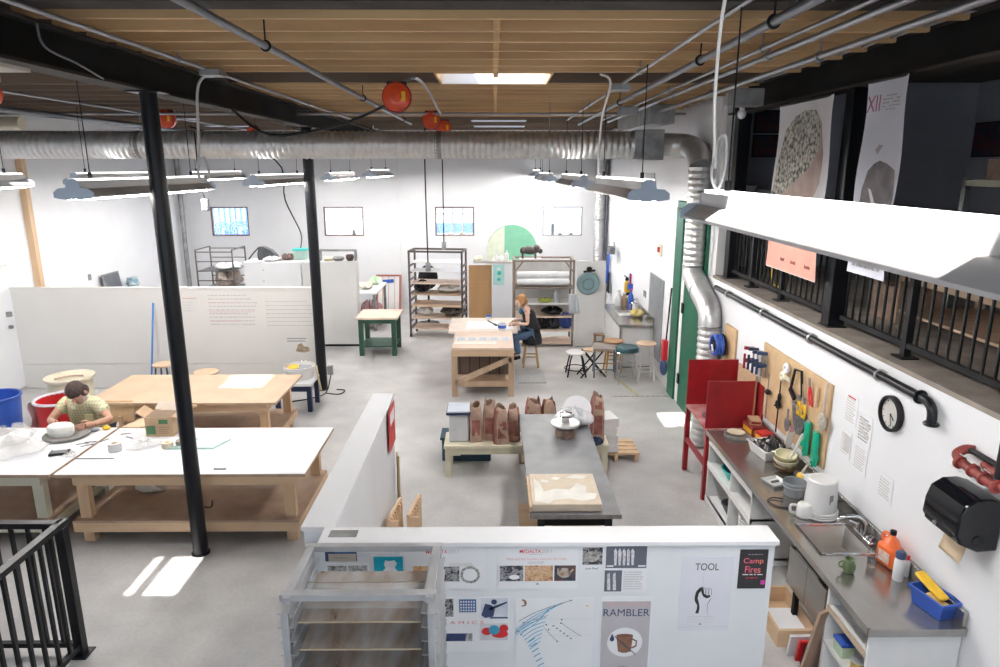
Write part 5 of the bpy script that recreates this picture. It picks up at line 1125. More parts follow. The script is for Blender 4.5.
t = thing('turntable_bat', 'large round grey turntable under the white plaster block', 'turntable', (-4.80, 7.19, T)); part(t, 'disc', MB().lathe([(0, .012), (.23, .012), (.235, .018), (.235, .03), (.23, .035), (0, .035)], n=40), STONE); part(t, 'foot', MB().lathe([(0, 0), (.1, 0), (.1, .014), (0, .014)]), PIPEG)
t = thing('plaster_block', 'white plaster mould the man is working on', 'mould', (-4.82, 7.13, T + .036)); part(t, 'block', MB().lathe([(0, 0), (.125, 0), (.135, .02), (.14, .10), (.125, .12), (.06, .118), (0, .11)], n=12, sy=.8), PLASTER); part(t, 'seam', MB().tube([Vector((.139 * math.cos(a), .139 * .8 * math.sin(a), .06)) for a in [i * math.pi / 6 for i in range(12)]], .003, 6, closed=True), PLASTER)
solo('stone_tool', MB().ell((0, 0, .02), .06, .045, .025), PIPEG, 'grey rubber rib beside the turntable', 'rib', (-4.58, 7.33, T)); solo('yellow_sponge', MB().ell((0, 0, .022), .045, .04, .025), YEL, 'round yellow sponge at the table joint', 'sponge', (-4.46, 7.38, T))
solo('dark_tray', MB().box(-.2, .2, -.12, .12, 0, .012), INK, 'dark flat sheet at the left edge of the man’s table', 'sheet', (-5.72, 7.28, T))
crumple('white bundle stored under the front white table', 'cloth_bundle', 'bundle', (-3.75, 6.9, .262), .14, .12, mat('bundle_white', (.7, .68, .64), .8), 12)
t = thing('wire_coil', 'dark wire on the lower shelf of the front table', 'wire', (-3.05, 6.45, .262)); part(t, 'coil', MB().path([(0, 0, .15), (-.05, .02, .10), (.02, 0, .04), (.1, .02, .02), (.13, 0, .1)], .007, 6, 6), BLACKM)

# ------------------------------------------------------------------ whiteboard wall and cabinet behind it
t = thing('whiteboard_wall', 'long low partition of white boards behind the tables', 'partition', (-8.08, 11.28, 0), kind='thing')
for a, b in ((0, 2.62), (2.63, 5.05)):
    part(t, 'board', MB().box(a + .005, b - .005, -.02, .0, .45, 1.745), BOARD, bevel=.003); part(t, 'board', MB().box(a + .005, b - .005, -.02, 0, .02, .44), BOARD, bevel=.003)
part(t, 'frame', MB().box(0, 5.06, 0, .06, 0, 1.745), CABW); part(t, 'cap', MB().box(-.01, 5.07, -.03, .07, 1.745, 1.77), BOARD)
s = sheet('schedule_sheet', 'large faint handwritten chart, left half, on the whiteboard wall', .95, .62, (-4.83, 11.258, 1.07), 0, BOARD, 'chart', 'handwritten charts on the whiteboards')
lines(s, .03, .95, .04, .60, 9, INKL, .3, th=.28, seg=.03); part(s, 'red_rows', MB().box(.03, .55, -.004, -.002, .12, .128).box(.03, .8, -.004, -.002, .28, .287).box(.03, .5, -.004, -.002, .44, .447), INKP)
s = sheet('schedule_sheet', 'large faint handwritten chart, right half, on the whiteboard wall', .82, .62, (-3.87, 11.258, 1.05), 0, BOARD, 'chart', 'handwritten charts on the whiteboards'); lines(s, .03, .80, .04, .52, 7, INKL, .15, th=.2, seg=.03)
s = sheet('memo_note', 'small pale note with a red heading left of the handwritten charts', .30, .30, (-5.25, 11.258, 1.33), 0, BOARD, 'note'); lines(s, .02, .2, .02, .22, 4, INKL, .4, th=.2); part(s, 'red_heading', MB().box(.02, .26, -.004, -.002, .25, .262), INKP)
s = sheet('leaf_picture', 'small card with a picture of brown leaves low on the whiteboard wall', .42, .30, (-3.55, 11.258, .62), 0, BOARD, 'card'); part(s, 'leaves', MB().prism([(.16, .04), (.2, .16), (.26, .19), (.30, .13), (.38, .12), (.40, .05), (.3, .02)], -.004, -.002), photo_mat('leaf_print', [(.5, .42, .3), (.2, .12, .05), (.6, .5, .36), (.15, .1, .05)], 30)); lines(s, .02, .36, .2, .29, 2, INK, .3)
# white storage cabinets behind, things on top
for i, (a, b, l, m) in enumerate([(-5.20, -4.02, 'wide grey white cabinet standing behind the whiteboards', WALL), (-4.0, -2.88, 'tall cream white cabinet right of the second column', CABW)]):
    t = thing('storage_cabinet', l, 'cabinet', (a, 14.08, 0)); w = b - a
    part(t, 'body', MB().box(0, w, .02, .65 if i == 0 else .32, .05, 1.82), m, bevel=.004); part(t, 'door', MB().box(.01, w - .01, 0, .02, .06, 1.81), m); part(t, 'plinth', MB().box(.02, w - .02, .05, .6 if i == 0 else .3, 0, .05), BLACKM)
    if i == 0: part(t, 'latch', MB().cyl((.4, -.012, 1.65), (.4, 0, 1.65), .012).cyl((.4, -.012, 1.42), (.4, 0, 1.42), .012), GALVD)
t = thing('backpack', 'dark grey bag standing on the cabinet top', 'bag', (-4.78, 14.4, 1.822)); t.scale = (.8, .8, .85); part(t, 'body', MB().slab([(-.23, -.1), (.25, -.1), (.25, .12), (-.23, .12)], 0, .02).prism([(-.24, .02), (-.25, .15), (-.2, .33), (-.1, .34), (.12, .24), (.25, .10), (.25, .02)], -.1, .12), mat('bag_grey', (.07, .075, .085), .8, var=.2), bevel=.03); part(t, 'strap', MB().path([(-.2, 0, .33), (-.36, -.02, .18), (-.5, -.05, .02)], .016, 8, 5), BLACKM)
crumple('white bundle lying before the dark bag on the cabinet', 'cloth_bundle', 'bundle', (-4.66, 14.25, 1.822), .18, .08, WPL, 21); crumple('brown clutter beside the dark bag on the cabinet', 'cloth_bundle', 'bundle', (-4.36, 14.4, 1.822), .13, .11, mat('brown_cloth', (.16, .10, .09), .8), 22)
t = thing('plastic_tub', 'turquoise tub on the cabinet next to the second column', 'tub', (-4.10, 14.45, 1.822)); part(t, 'tub', MB().lathe([(0, 0), (.13, 0), (.17, .2), (.165, .2), (.125, .01), (0, .01)]), mat('tub_clear_green', (.55, .75, .70), .3)); part(t, 'lid', MB().lathe([(.0, .2), (.18, .2), (.17, .235), (0, .24)]), TEAL)
t = thing('wire_shelf', 'low grey wire shelf on top of the cream cabinet', 'shelf', (-3.66, 14.2, 1.822)); 
for x in (0, .74): part(t, 'leg', MB().box(x, x + .03, 0, .03, 0, .22).box(x, x + .03, .13, .16, 0, .22), GALVD)
part(t, 'top', MB().box(0, .77, 0, .03, .2, .23).box(0, .77, .13, .16, .2, .23).box(0, .03, .03, .13, .2, .23).box(.74, .77, .03, .13, .2, .23), GALVD)
for i, (x, r, h, m, l) in enumerate([(-3.46, .12, .08, CREAM, 'cream pot under the wire shelf'), (-3.26, .13, .09, INK, 'dark platter under the wire shelf'), (-3.02, .09, .13, mat('pot_brown', (.10, .07, .06), .6), 'dark brown pot under the wire shelf')]):
    t = thing('clay_pot', l, 'pot', (x, 14.24, 1.822), 0, 'pots on the cabinet'); part(t, 'pot', MB().lathe([(0, 0), (r * .6, 0), (r, h * .6), (r * .8, h), (r * .75, h), (0, h * .5)]), m); part(t, 'foot', MB().lathe([(0, 0), (r * .55, 0), (r * .55, .008), (0, .008)]), m)
# wire rack at the far left behind the whiteboards
t = thing('steel_rack', 'dark open steel rack rising behind the whiteboard wall', 'rack', (-5.84, 14.5, 0))
for x in (-.38, .38):
    for y in (-.3, .45): part(t, 'post', MB().box(x - .013, x + .013, y - .013, y + .013, 0, 2.06), mat('rack_grey_brown', (.11, .10, .095), .5))
mb = MB()
for k in range(6):
    z = 1.0 + k * .2
    mb.box(-.38, .38, -.31, -.29, z, z + .02).box(-.38, .38, .44, .46, z, z + .02)
part(t, 'shelf_bars', mb, MATS['rack_grey_brown']); part(t, 'top_bar', MB().beam((-.38, -.3, 2.05), (-.38, .45, 2.05), .025, .025).beam((.38, -.3, 2.05), (.38, .45, 2.05), .025, .025), MATS['rack_grey_brown'])
part(t, 'shelf', MB().box(-.37, .37, -.29, .44, 1.2, 1.215), GALVD); part(t, 'shelf', MB().box(-.37, .37, -.29, .44, 1.6, 1.615), GALVD)
crumple('bundle of brown twigs and cloth in the steel rack', 'cloth_bundle', 'bundle', (-5.72, 14.5, 1.216), .26, .36, mat('bundle_brown', (.30, .22, .18), .9, c2=(.55, .5, .46), scale=14), 31); crumple('white bundle on the upper shelf of the steel rack', 'cloth_bundle', 'bundle', (-5.70, 14.5, 1.616), .26, .12, WPL, 32)
# small things along the left wall, above the whiteboards
t = thing('bulletin_board', 'grey framed board leaning at the left wall above the whiteboards', 'frame', (-8.1, 14.4, 1.10), 0); part(t, 'frame', MB().box(-.02, .02, -.3, .3, 0, .45), GALVD, rot=(0, R(-8), 0)); part(t, 'panel', MB().box(.021, .024, -.27, .27, .03, .42), PIPEG, rot=(0, R(-8), 0)); part(t, 'stand', MB().box(-.1, .1, -.3, .3, -1.1, 0), CABW)
t = thing('painted_pot', 'small blue and white pot on a ledge above the whiteboards', 'pot', (-8.0, 14.95, 1.12)); t.scale = (.7, .7, .7); part(t, 'pot', MB().lathe([(0, 0), (.12, 0), (.2, .16), (.15, .32), (.16, .36), (0, .36)]), mat('blue_white_glaze', (.02, .2, .35), .3, c2=(.75, .8, .8), scale=6)); part(t, 'stand', MB().box(-.25, .25, -.25, .25, -1.6, 0), CABW)
solo('wall_switch', MB().box(0, .02, -.04, .04, -.06, .06), GALVD, 'small grey switch plate on the left wall', 'switch', (-8.248, 13.8, 1.55)); solo('wall_box', MB().box(-.06, .06, 0, .05, -.09, .09), WPL, 'white box on the back wall below the first window', 'wall box', (-7.6, 18.14, 1.15))
# ------------------------------------------------------------------ left background: barrels, broom, stools
def barrel(label, loc, r, h, m, inner, tilt=0):
    t = thing('barrel', label, 'barrel', loc); part(t, 'body', MB().lathe([(0, 0), (r * .85, 0), (r, h), (r - .015, h), (r * .82, .02), (0, .02)], n=32), m); part(t, 'rim', MB().tube(ring((0, 0, h), r, 32), .018, 8, closed=True), m)
    return t
t = barrel('blue plastic barrel with a white label at the left edge', (-6.84, 8.9, .12), .30, .55, BLUE, BLUE); part(t, 'paper_label', MB().box(.05, .18, -.296, -.285, .18, .32), INKL)
part(t, 'dolly', MB().cyl((0, 0, -.12), (0, 0, 0), .32, n=24), mat('dolly_maroon', (.25, .04, .05), .6)); part(t, 'drips', MB().box(.12, .135, -.292, -.285, .1, .5).box(-.1, -.09, -.296, -.285, .2, .5), WPL)
t = barrel('red plastic barrel behind the seated man', (-5.86, 8.75, .12), .30, .56, REDB, REDB); part(t, 'dolly', MB().cyl((0, 0, -.12), (0, 0, 0), .32, n=24), MATS['dolly_maroon']); part(t, 'bag_liner', MB().tube(ring((0, 0, .565), .30, 28), .022, 6, closed=True).grid(6, 6, lambda u, v: Vector((-.31 - .02 * math.sin(v * 9), -.18 + .28 * u, .56 - .42 * v))), mat('liner_white', (.7, .7, .74), .4))
t = thing('cream_barrel', 'tall cream barrel with a lid behind the man', 'barrel', (-6.33, 9.75, 0)); part(t, 'body', MB().lathe([(0, 0), (.27, 0), (.30, .62), (.28, .66), (0, .66)], n=32), CREAM); part(t, 'lid', MB().lathe([(0, .66), (.33, .66), (.335, .70), (.30, .705), (.26, .69), (0, .69)], n=32), CREAM); part(t, 'lid_bar', MB().path([(-.1, -.2, .71), (.06, -.08, .72), (.22, -.02, .71)], .014, 8, 5), mat('tan_bar', (.5, .36, .25), .6))
t = thing('push_broom', 'blue handled broom leaning on the whiteboard wall', 'broom', (-5.72, 11.15, 0)); part(t, 'handle', MB().cyl((0, -.25, .3), (.02, .06, 1.52), .015, n=10), mat('broom_blue', (.04, .20, .55), .4)); part(t, 'head', MB().box(-.16, .16, -.32, -.22, .2, .33), BLUE, bevel=.01); part(t, 'bristles', MB().box(-.15, .15, -.32, -.22, 0, .2), mat('bristle_blue', (.02, .09, .30), .9))
t = thing('steel_pole', 'thin grey pole leaning on the whiteboard seam', 'pole', (-5.42, 11.2, 0)); part(t, 'pole', MB().cyl((0, -.1, 0), (-.06, .04, 1.5), .012, n=8), PIPEG); part(t, 'tip', MB().cyl((0, -.1, 0), (0, -.1, .03), .016, n=8), RUBBER)
def stool(label, loc, r, h, seatm, legm, n=4, th=.035, spread=1.15, legr=.014, cushion=False, rz=0, bent=False, rungs=(.35,), group='stools'):
    t = thing('stool', label, 'stool', loc, rz, group)
    part(t, 'seat', MB().lathe([(0, h - th), (r * .96, h - th), (r, h - th * .6), (r, h - th * .3), (r * .93, h), (0, h)], n=28), seatm)
    if cushion: part(t, 'seat_ring', MB().tube(ring((0, 0, h - th), r * .98, 28), .012, 6, closed=True), CHROME)
    for k in range(n):
        a = 2 * math.pi * (k + .5) / n; c, s = math.cos(a), math.sin(a)
        pts = [(c * r * .72, s * r * .72, h - th), (c * r * spread, s * r * spread, 0)]
        if bent: pts = smooth([(c * r * .55, s * r * .55, h - th), (c * r * .85, s * r * .85, h * .7), (c * r * spread, s * r * spread, 0)], 5)
        part(t, 'leg', MB().tube(pts, legr, 8), legm)
    for f in rungs:
        q = r * (spread + (.72 - spread) * f); pt = [(q * math.cos(2 * math.pi * (k + .5) / n), q * math.sin(2 * math.pi * (k + .5) / n), h * f) for k in range(n)]
        part(t, 'rung', MB().tube(ring((0, 0, h * f), q, 20), legr * .7, 6, closed=True) if bent else MB().tube(pt, legr * .7, 6, closed=True), legm)
    return t
stool('wooden topped stool with blue black legs between the tan table and the whiteboards', (-5.42, 10.75, 0), .17, .60, TAN, BLUED)
stool('wooden stool seat just showing over the tan table’s far edge', (-4.45, 10.1, 0), .19, .66, TAN, PLYY)
t = thing('side_table', 'low dark blue table with a white top by the second column', 'table', (-3.08, 10.32, 0)); part(t, 'tabletop', MB().box(-.34, .24, -.26, .26, .42, .46), WTOP); 
for x in (-.3, .2):
    for y in (-.22, .22): part(t, 'leg', MB().box(x - .035, x + .035, y - .035, y + .035, 0, .42), BLUED)
part(t, 'apron', MB().box(-.32, .22, -.24, -.21, .33, .42).box(-.32, .22, .21, .24, .33, .42), BLUED)
bucket('bucket', 'white bucket holding a yellow sponge and grey water on the blue table', (-3.10, 10.42, .462), .235, .20, WPL, fill=mat('grey_water', (.36, .38, .42), .2))
solo('yellow_sponge', MB().ell((0, 0, 0), .09, .12, .03), YEL, 'yellow sponge floating in the white bucket by the column', 'sponge', (-3.20, 10.42, .635))
t = thing('electric_cable', 'black cable and grey outlet box at the foot of the second column', 'cable', (-2.86, 11.1, 0)); part(t, 'cable', MB().path([(.08, 0, .3), (.02, -.15, .03), (-.15, -.4, .012), (-.5, -.6, .012)], .01, 6, 6).path([(.02, -.15, .012), (.25, -.2, .012), (.3, .0, .012), (.15, .05, .012)], .01, 6, 6), RUBBER); part(t, 'outlet_box', MB().box(.03, .12, -.04, .04, .3, .45), GALVD)
solo('tie_rope', MB().path([(0, 0, 0), (.03, -.02, -.2), (.05, .02, -.42)], .018, 8, 5), mat('cord_tan', (.62, .52, .35), .8), 'pale cord hanging over the rim of the white bucket', 'cord', (-2.84, 10.42, .66))

# ------------------------------------------------------------------ middle background
simple_table('green_table', 'small dark green table with a pale wooden top', (-2.36, 13.72, 0), .84, .86, .80, PINK, GREENT, lw=.09)
def tray_rack(label, loc, w, d, h, zs, m, boards):
    t = thing('shelf_rack', label, 'rack', loc)
    for x in (0, w):
        for y in (0, d): part(t, 'post', MB().box(x - .02, x + .02, y - .02, y + .02, .08, h), m)
    part(t, 'top_bar', MB().box(0, w, -.02, .02, h - .04, h).box(0, w, d - .02, d + .02, h - .04, h).box(-.02, .02, 0, d, h - .04, h).box(w - .02, w + .02, 0, d, h - .04, h), m)
    for k in range(int((h - .25) / .155)):
        z = .2 + k * .155; part(t, 'runner', MB().box(-.03, .03, 0, d, z, z + .02).box(w - .03, w + .03, 0, d, z, z + .02), m)
    for z, bm_, th in boards: part(t, 'shelf_board', MB().box(.04, w - .04, .0, d, z, z + th), bm_)
    for x in (0, w):
        for y in (0, d): part(t, 'caster', MB().cyl((x - .02, y, .045), (x + .02, y, .045), .045, n=14), RUBBER)
    return t
tray_rack('dark steel rack of boards and trays left of the brown panel', (-1.88, 14.95, 0), 1.18, .55, 1.95, [], mat('rack_brown_steel', (.08, .065, .06), .5), [(.18, PINK, .03), (.42, PINK, .03), (.70, TAN, .05), (.96, LUMB, .03), (1.21, PINK, .03), (1.48, WPL, .02), (1.68, WPL, .015)]).rotation_euler = (0, 0, R(-7))
for i, (x, y, z, r, h, m, l) in enumerate([(-1.62, 15.15, 1.0, .16, .5 - .28, BLACKM, 'black bag in the dark rack, left side'), (-1.0, 15.2, .99, .28, .16, WPL, 'white plastic bundle in the dark rack'), (-1.55, 15.2, .46, .17, .2, WPL, 'white bag low in the dark rack'), (-.95, 15.2, .46, .25, .2, mat('bundle_dark', (.08, .07, .06), .8), 'dark bundle low in the dark rack')]):
    crumple(l, 'cloth_bundle', 'bundle', (x, y, z), r, h, m, 40 + i)
t = thing('office_chair', 'black chair back showing behind the dark rack', 'chair', (-1.60, 16.3, 0)); part(t, 'backrest', MB().ell((0, 0, 1.15), .24, .06, .3), BLACKM); part(t, 'seat', MB().lathe([(0, .5), (.24, .5), (.26, .55), (0, .57)]), BLACKM); part(t, 'stem', MB().cyl((0, 0, 0), (0, 0, .5), .03), BLACKM); part(t, 'back_bar', MB().beam((0, .05, .5), (0, .06, 1.0), .05, .02), BLACKM); part(t, 'base', MB().lathe([(0, 0), (.26, 0), (.26, .03), (0, .06)], n=10), BLACKM)
# brown panel and white panel walls right of the rack
t = thing('brown_partition', 'brown wooden panel standing between rack and white panel', 'partition', (-.62, 16.4, 0)); part(t, 'panel', MB().box(0, .56, 0, .04, .0, 1.42), wood('panel_warm_brown', (.38, .22, .10), (.48, .29, .14), 2, 3)); part(t, 'trim', MB().box(0, .56, -.01, .0, 1.0, 1.02).box(.54, .56, -.01, .05, 0, 1.42), MATS['panel_warm_brown'])
t = thing('white_partition', 'pale panel with a turquoise poster beside the brown one', 'partition', (-.05, 16.2, 0)); part(t, 'panel', MB().box(0, .54, 0, .06, 0, 1.50), WALLG); part(t, 'cap', MB().box(-.45, .55, -.02, .3, 1.50, 1.54), mat('ledge_grey', (.45, .42, .40), .6))
s = sheet('turquoise_poster', 'turquoise poster with darker drawings on the pale panel', .27, .48, (-.03, 16.198, .98), 0, mat('poster_pale_teal', (.42, .72, .68), .6), 'poster'); part(s, 'drawings', MB().prism(circ(.05, 14, 1, 1, .15, .28), -.004, -.003).prism(circ(.04, 14, 1, 1, .14, .13), -.004, -.003), TEAL); part(s, 'label', MB().box(.1, .18, -.004, -.002, .36, .40), PAPER)
mb = MB().prism(circ(.67, 48, 1, 1, 0, 0), -.006, 0)
g = solo('wall_circle', mb, GREENC, 'large mint green circle painted on the back wall', 'wall circle', (.475, 18.198, 1.58)); part(g, 'pale_overlay', MB().prism([(-.72, -.45), (-.20, -.45), (-.20, .63), (-.34, .56), (-.52, .42), (-.65, .16)], -.012, -.007), mat('overlay_cream', (.74, .80, .66), .6, var=.05, scale=8))
for i, (x, h, l) in enumerate([(.05, .16, 'white bottle on the ledge before the green circle, left'), (.17, .13, 'small white jar on the ledge before the green circle'), (.30, .24, 'tall white bottle on the ledge before the green circle')]):
    t = thing('bottle', l, 'bottle', (x, 16.3, 1.542), 0, 'bottles on the ledge'); part(t, 'body', MB().lathe([(0, 0), (.05, 0), (.05, h * .7), (.02, h * .85), (.02, h), (0, h)], n=14), WPL); part(t, 'cap', MB().cyl((0, 0, h), (0, 0, h + .02), .022, n=10), PAPER2)
solo('painted_pot', MB().lathe([(0, 0), (.07, 0), (.11, .06), (.08, .12), (0, .12)]), CREAM, 'cream pot at the left end of the ledge before the circle', 'pot', (-.38, 16.3, 1.542))
# tubular shelf of rolls right of it
t = thing('roll_shelf', 'steel shelf holding plastic rolls and bags behind the woman', 'shelf', (.42, 14.05, 0))
RM = mat('shelf_rust_steel', (.24, .19, .16), .5, var=.2)
for x in (0, 1.24):
    for y in (0, .6): part(t, 'post', MB().cyl((x, y, 0), (x, y, 1.86), .025), RM)
part(t, 'top_bar', MB().cyl((0, 0, 1.84), (1.24, 0, 1.84), .022).cyl((0, .6, 1.84), (1.24, .6, 1.84), .022).cyl((0, 0, 1.84), (0, .6, 1.84), .022).cyl((1.24, 0, 1.84), (1.24, .6, 1.84), .022).cyl((1.24, 0, 1.6), (1.05, 0, 1.84), .016).cyl((0, 0, 1.6), (.19, 0, 1.84), .016), RM)
for z, m in ((.08, PINK), (.36, PINK), (.66, PINK), (.94, WPL), (1.28, RM)): part(t, 'shelf_board', MB().box(.0, 1.24, 0, .6, z - .03, z), m)
part(t, 'back_sheet', MB().box(.03, 1.21, .60, .605, .66, 1.78), mat('back_sheet_grey', (.60, .59, .57), .6))
for i, (y, z, r, l) in enumerate([(14.2, 1.37, .075, 'lower front roll of white plastic on the steel shelf'), (14.38, 1.37, .075, 'rear roll of white plastic on the steel shelf'), (14.29, 1.50, .085, 'upper thick roll of white plastic on the steel shelf')]):
    t = thing('plastic_roll', l, 'roll', (.48, y, z), 0, 'plastic rolls on the steel shelf'); part(t, 'roll', MB().cyl((0, 0, 0), (1.1, 0, 0), r, n=20), mat('roll_white_film', (.78, .79, .82), .25)); part(t, 'core', MB().cyl((-.02, 0, 0), (1.12, 0, 0), .03), CARD)
t = thing('water_bottle', 'clear grey bottle standing on the steel shelf', 'bottle', (1.32, 14.2, .942)); part(t, 'body', MB().lathe([(0, 0), (.06, 0), (.06, .18), (.025, .25), (.025, .29), (0, .29)], n=16), mat('bottle_grey', (.40, .42, .45), .3)); part(t, 'cap', MB().cyl((0, 0, .29), (0, 0, .32), .028, n=12), PAPER2)
crumple('yellow green cloth beside the bottle on the steel shelf', 'cloth', 'cloth', (1.08, 14.25, .942), .15, .07, mat('cloth_lime', (.42, .48, .10), .8), 51)
crumple('folded black cloth on the middle steel shelf', 'cloth', 'cloth', (1.25, 14.3, .662), .22, .13, BLACKM, 52)
for i, (x, r, h, m, l) in enumerate([(.72, .16, .26, mat('bag_brown', (.10, .06, .06), .8), 'dark brown bag on the lower steel shelf'), (1.0, .2, .18, BLACKM, 'black bag on the lower steel shelf beside the brown one'), (1.28, .18, .22, mat('bag_black_blue', (.02, .02, .03), .7), 'black bag left of the blue bag on the steel shelf'), (1.53, .15, .28, mat('bag_blue', (.02, .05, .22), .7), 'blue bag at the right end of the lower steel shelf')]):
    crumple(l, 'storage_bag', 'bag', (x, 14.25, .362), r, h, m, 60 + i)
solo('hanging_towel', MB().grid(6, 8, lambda u, v: Vector((.16 * u * (1 + .5 * v) - .05, .02 * math.sin(u * 12), -.42 * v))), mat('towel_grey', (.58, .62, .66), .9), 'pale grey towel hanging at the steel shelf post', 'towel', (1.62, 14.0, 1.15), solid=.01)
t = thing('bison_figure', 'dark animal figure standing on top of the steel shelf', 'sculpture', (.75, 14.3, 1.862))
part(t, 'body', MB().ell((0, 0, .17), .17, .08, .09).ell((.14, 0, .20), .08, .08, .09).ell((-.14, 0, .16), .07, .07, .08).ell((.22, 0, .15), .05, .045, .055).cyl((-.15, .05, .1), (-.15, .05, 0), .022, n=8).cyl((-.15, -.05, .1), (-.15, -.05, 0), .022, n=8).cyl((.12, .05, .1), (.12, .05, 0), .022, n=8).cyl((.12, -.05, .1), (.12, -.05, 0), .022, n=8), mat('clay_dark', (.06, .05, .05), .6)); part(t, 'support', MB().box(-.22, .24, -.1, .1, -.02, 0), PAPER2)
# white door-like panel with the round lid
t = thing('display_board', 'cream white door panel leaning beside the steel shelf', 'panel', (1.72, 14.02, 0)); part(t, 'board', MB().box(0, .60, 0, .05, .02, 1.84), CABW); part(t, 'grooves', MB().box(.05, .55, -.004, 0, .66, .68).box(.03, .57, -.004, 0, .95, .96), PAPER2)
t = thing('barrel_cover', 'round grey green lid hanging on the white panel', 'lid', (1.95, 14.0, 1.38)); t.scale = (.85, 1, .85); part(t, 'disc', MB().lathe([(0, 0), (.25, 0), (.27, .03), (.25, .06), (.17, .05), (.16, .035), (0, .03)], M=RZ, n=36), mat('lid_green_grey', (.20, .32, .34), .4)); part(t, 'rim', MB().tube(ring((0, -.03, 0), .265, 36, 'y'), .018, 6, closed=True), PIPEG); part(t, 'ring', MB().tube(ring((0, -.055, -.02), .13, 28, 'y'), .012, 6, closed=True), PIPEG)
t = thing('coat_hook', 'black hook bundle above the round lid', 'hook', (1.97, 13.98, 1.62)); part(t, 'hook', MB().ell((0, 0, .06), .06, .03, .05).beam((-.12, 0, .0), (.12, 0, .03), .03, .04).cyl((0, 0, 0), (0, 0, -.1), .02), BLACKM)
solo('wooden_crate', MB().box(0, .2, 0, .2, 0, .02).box(0, .2, 0, .2, .16, .18).box(0, .2, 0, .2, .34, .36).box(0, .02, 0, .2, 0, .36).box(.18, .2, 0, .2, 0, .36), wood('crate_brown', (.28, .17, .10), (.38, .24, .14), 2, 6), 'small brown wooden stand on the floor before the white panel', 'stand', (2.08, 13.6, 0))

# ------------------------------------------------------------------ corner sink on the right wall
t = thing('sink_unit', 'stainless corner sink unit on a white cabinet', 'sink', (2.32, 12.3, 0))
part(t, 'cabinet', MB().box(.06, .66, .1, 1.9, .05, .84), CABW); part(t, 'plinth', MB().box(.1, .66, .14, 1.9, 0, .05), PIPEG)
part(t, 'worktop', MB().box(0, .14, 0, 2.0, .84, .88).box(.52, .66, 0, 2.0, .84, .88).box(.14, .52, 0, .8, .84, .88).box(.14, .52, 1.3, 2.0, .84, .88), STAIN)
basin(t, .14, .52, .8, 1.3, .2, STAIN2, .88); part(t, 'backsplash', MB().box(.63, .66, 0, 2.0, .88, 1.0), STAIN); part(t, 'door', MB().box(.04, .06, .2, 1.0, .1, .8).box(.04, .06, 1.02, 1.85, .1, .8).box(.1, .6, .08, .1, .1, .8), WPL); part(t, 'leg', MB().cyl((.04, .05, 0), (.04, .05, .84), .018), GALVD)
f = thing('sink_faucet', 'chrome faucet of the far corner sink', 'faucet', (2.90, 13.4, .882)); part(f, 'base', MB().box(-.03, .03, -.1, .1, 0, .03), CHROME); part(f, 'spout', MB().path([(0, 0, .03), (0, 0, .16), (-.1, 0, .2), (-.18, 0, .13)], .014, 8, 5), CHROME)
crumple('yellow cloth draped by the far corner sink', 'cloth', 'cloth', (2.80, 13.0, .882), .13, .12, mat('cloth_yellow', (.75, .62, .25), .8), 70)
for i, (x, y, h, r, m, l) in enumerate([(2.62, 14.1, .3, .07, WPL, 'white bottle at the back of the corner sink'), (2.75, 14.15, .24, .08, CARD, 'brown jar at the back of the corner sink'), (2.86, 14.0, .34, .06, BLUE, 'blue bottle at the back of the corner sink'), (2.92, 13.75, .2, .07, WPL, 'white tub on the corner sink')]):
    t = thing('bottle', l, 'bottle', (x, y, .882), 0, 'bottles at the corner sink'); part(t, 'body', MB().lathe([(0, 0), (r, 0), (r, h * .65), (r * .4, h * .85), (r * .4, h), (0, h)], n=14), m); part(t, 'cap', MB().cyl((0, 0, h), (0, 0, h + .03), r * .5, n=10), REDB if i == 2 else PAPER2)
t = thing('tool_caddy', 'red and blue brushes hanging over the corner sink', 'brushes', (2.95, 14.6, 1.15)); part(t, 'cup', MB().box(-.05, .05, -.1, .1, 0, .12), BLUE); 
for k, m in enumerate((REDB, BLUE, WPL)): part(t, 'brush', MB().cyl((0, -.06 + .06 * k, .1), (.0, -.08 + .08 * k, .34), .016, n=8), m)
t = thing('fire_extinguisher', 'yellow labelled extinguisher with a black valve on the wall above the corner sink', 'extinguisher', (2.91, 14.7, .99)); t.scale = (.8, .8, .75); part(t, 'cylinder', MB().lathe([(0, 0), (.075, 0), (.08, .02), (.08, .36), (.04, .44), (0, .44)]), YEL); part(t, 'valve', MB().box(-.05, .05, -.03, .03, .44, .52).cyl((0, 0, .52), (-.1, -.1, .6), .016), BLACKM); part(t, 'label', MB().lathe([(.082, .02), (.082, .1)]), BLACKM); part(t, 'wall_bracket', MB().box(.06, .1, -.03, .03, .1, .4), BLACKM)
t = thing('hand_broom', 'blue brush hanging in the far right corner', 'brush', (2.93, 17.4, .82)); part(t, 'handle', MB().box(-.03, .03, -.04, .04, .25, .75), BLUE); part(t, 'head', MB().box(-.04, .04, -.08, .08, 0, .3), BLUE)
t = thing('dust_pan', 'dark triangular dustpan hanging in the far right corner', 'dustpan', (2.92, 17.2, .62)); part(t, 'pan', MB().prism([(-.18, 0), (.18, 0), (.05, .3), (-.05, .3)], -.02, .02), BLACKM, rot=(0, 0, R(90))); part(t, 'handle', MB().cyl((0, 0, .28), (0, 0, .5), .02), BLACKM)
t = thing('security_camera', 'grey box camera on an arm high in the corner beyond the sink', 'camera', (2.86, 16.4, 1.72)); part(t, 'housing', MB().box(-.12, .0, -.3, .1, 0, .16), PIPEG, bevel=.01); part(t, 'arm', MB().cyl((0, .1, .08), (.14, .6, .1), .03), GALV); part(t, 'wall_plate', MB().box(.11, .14, .5, .7, .0, .2), GALV)
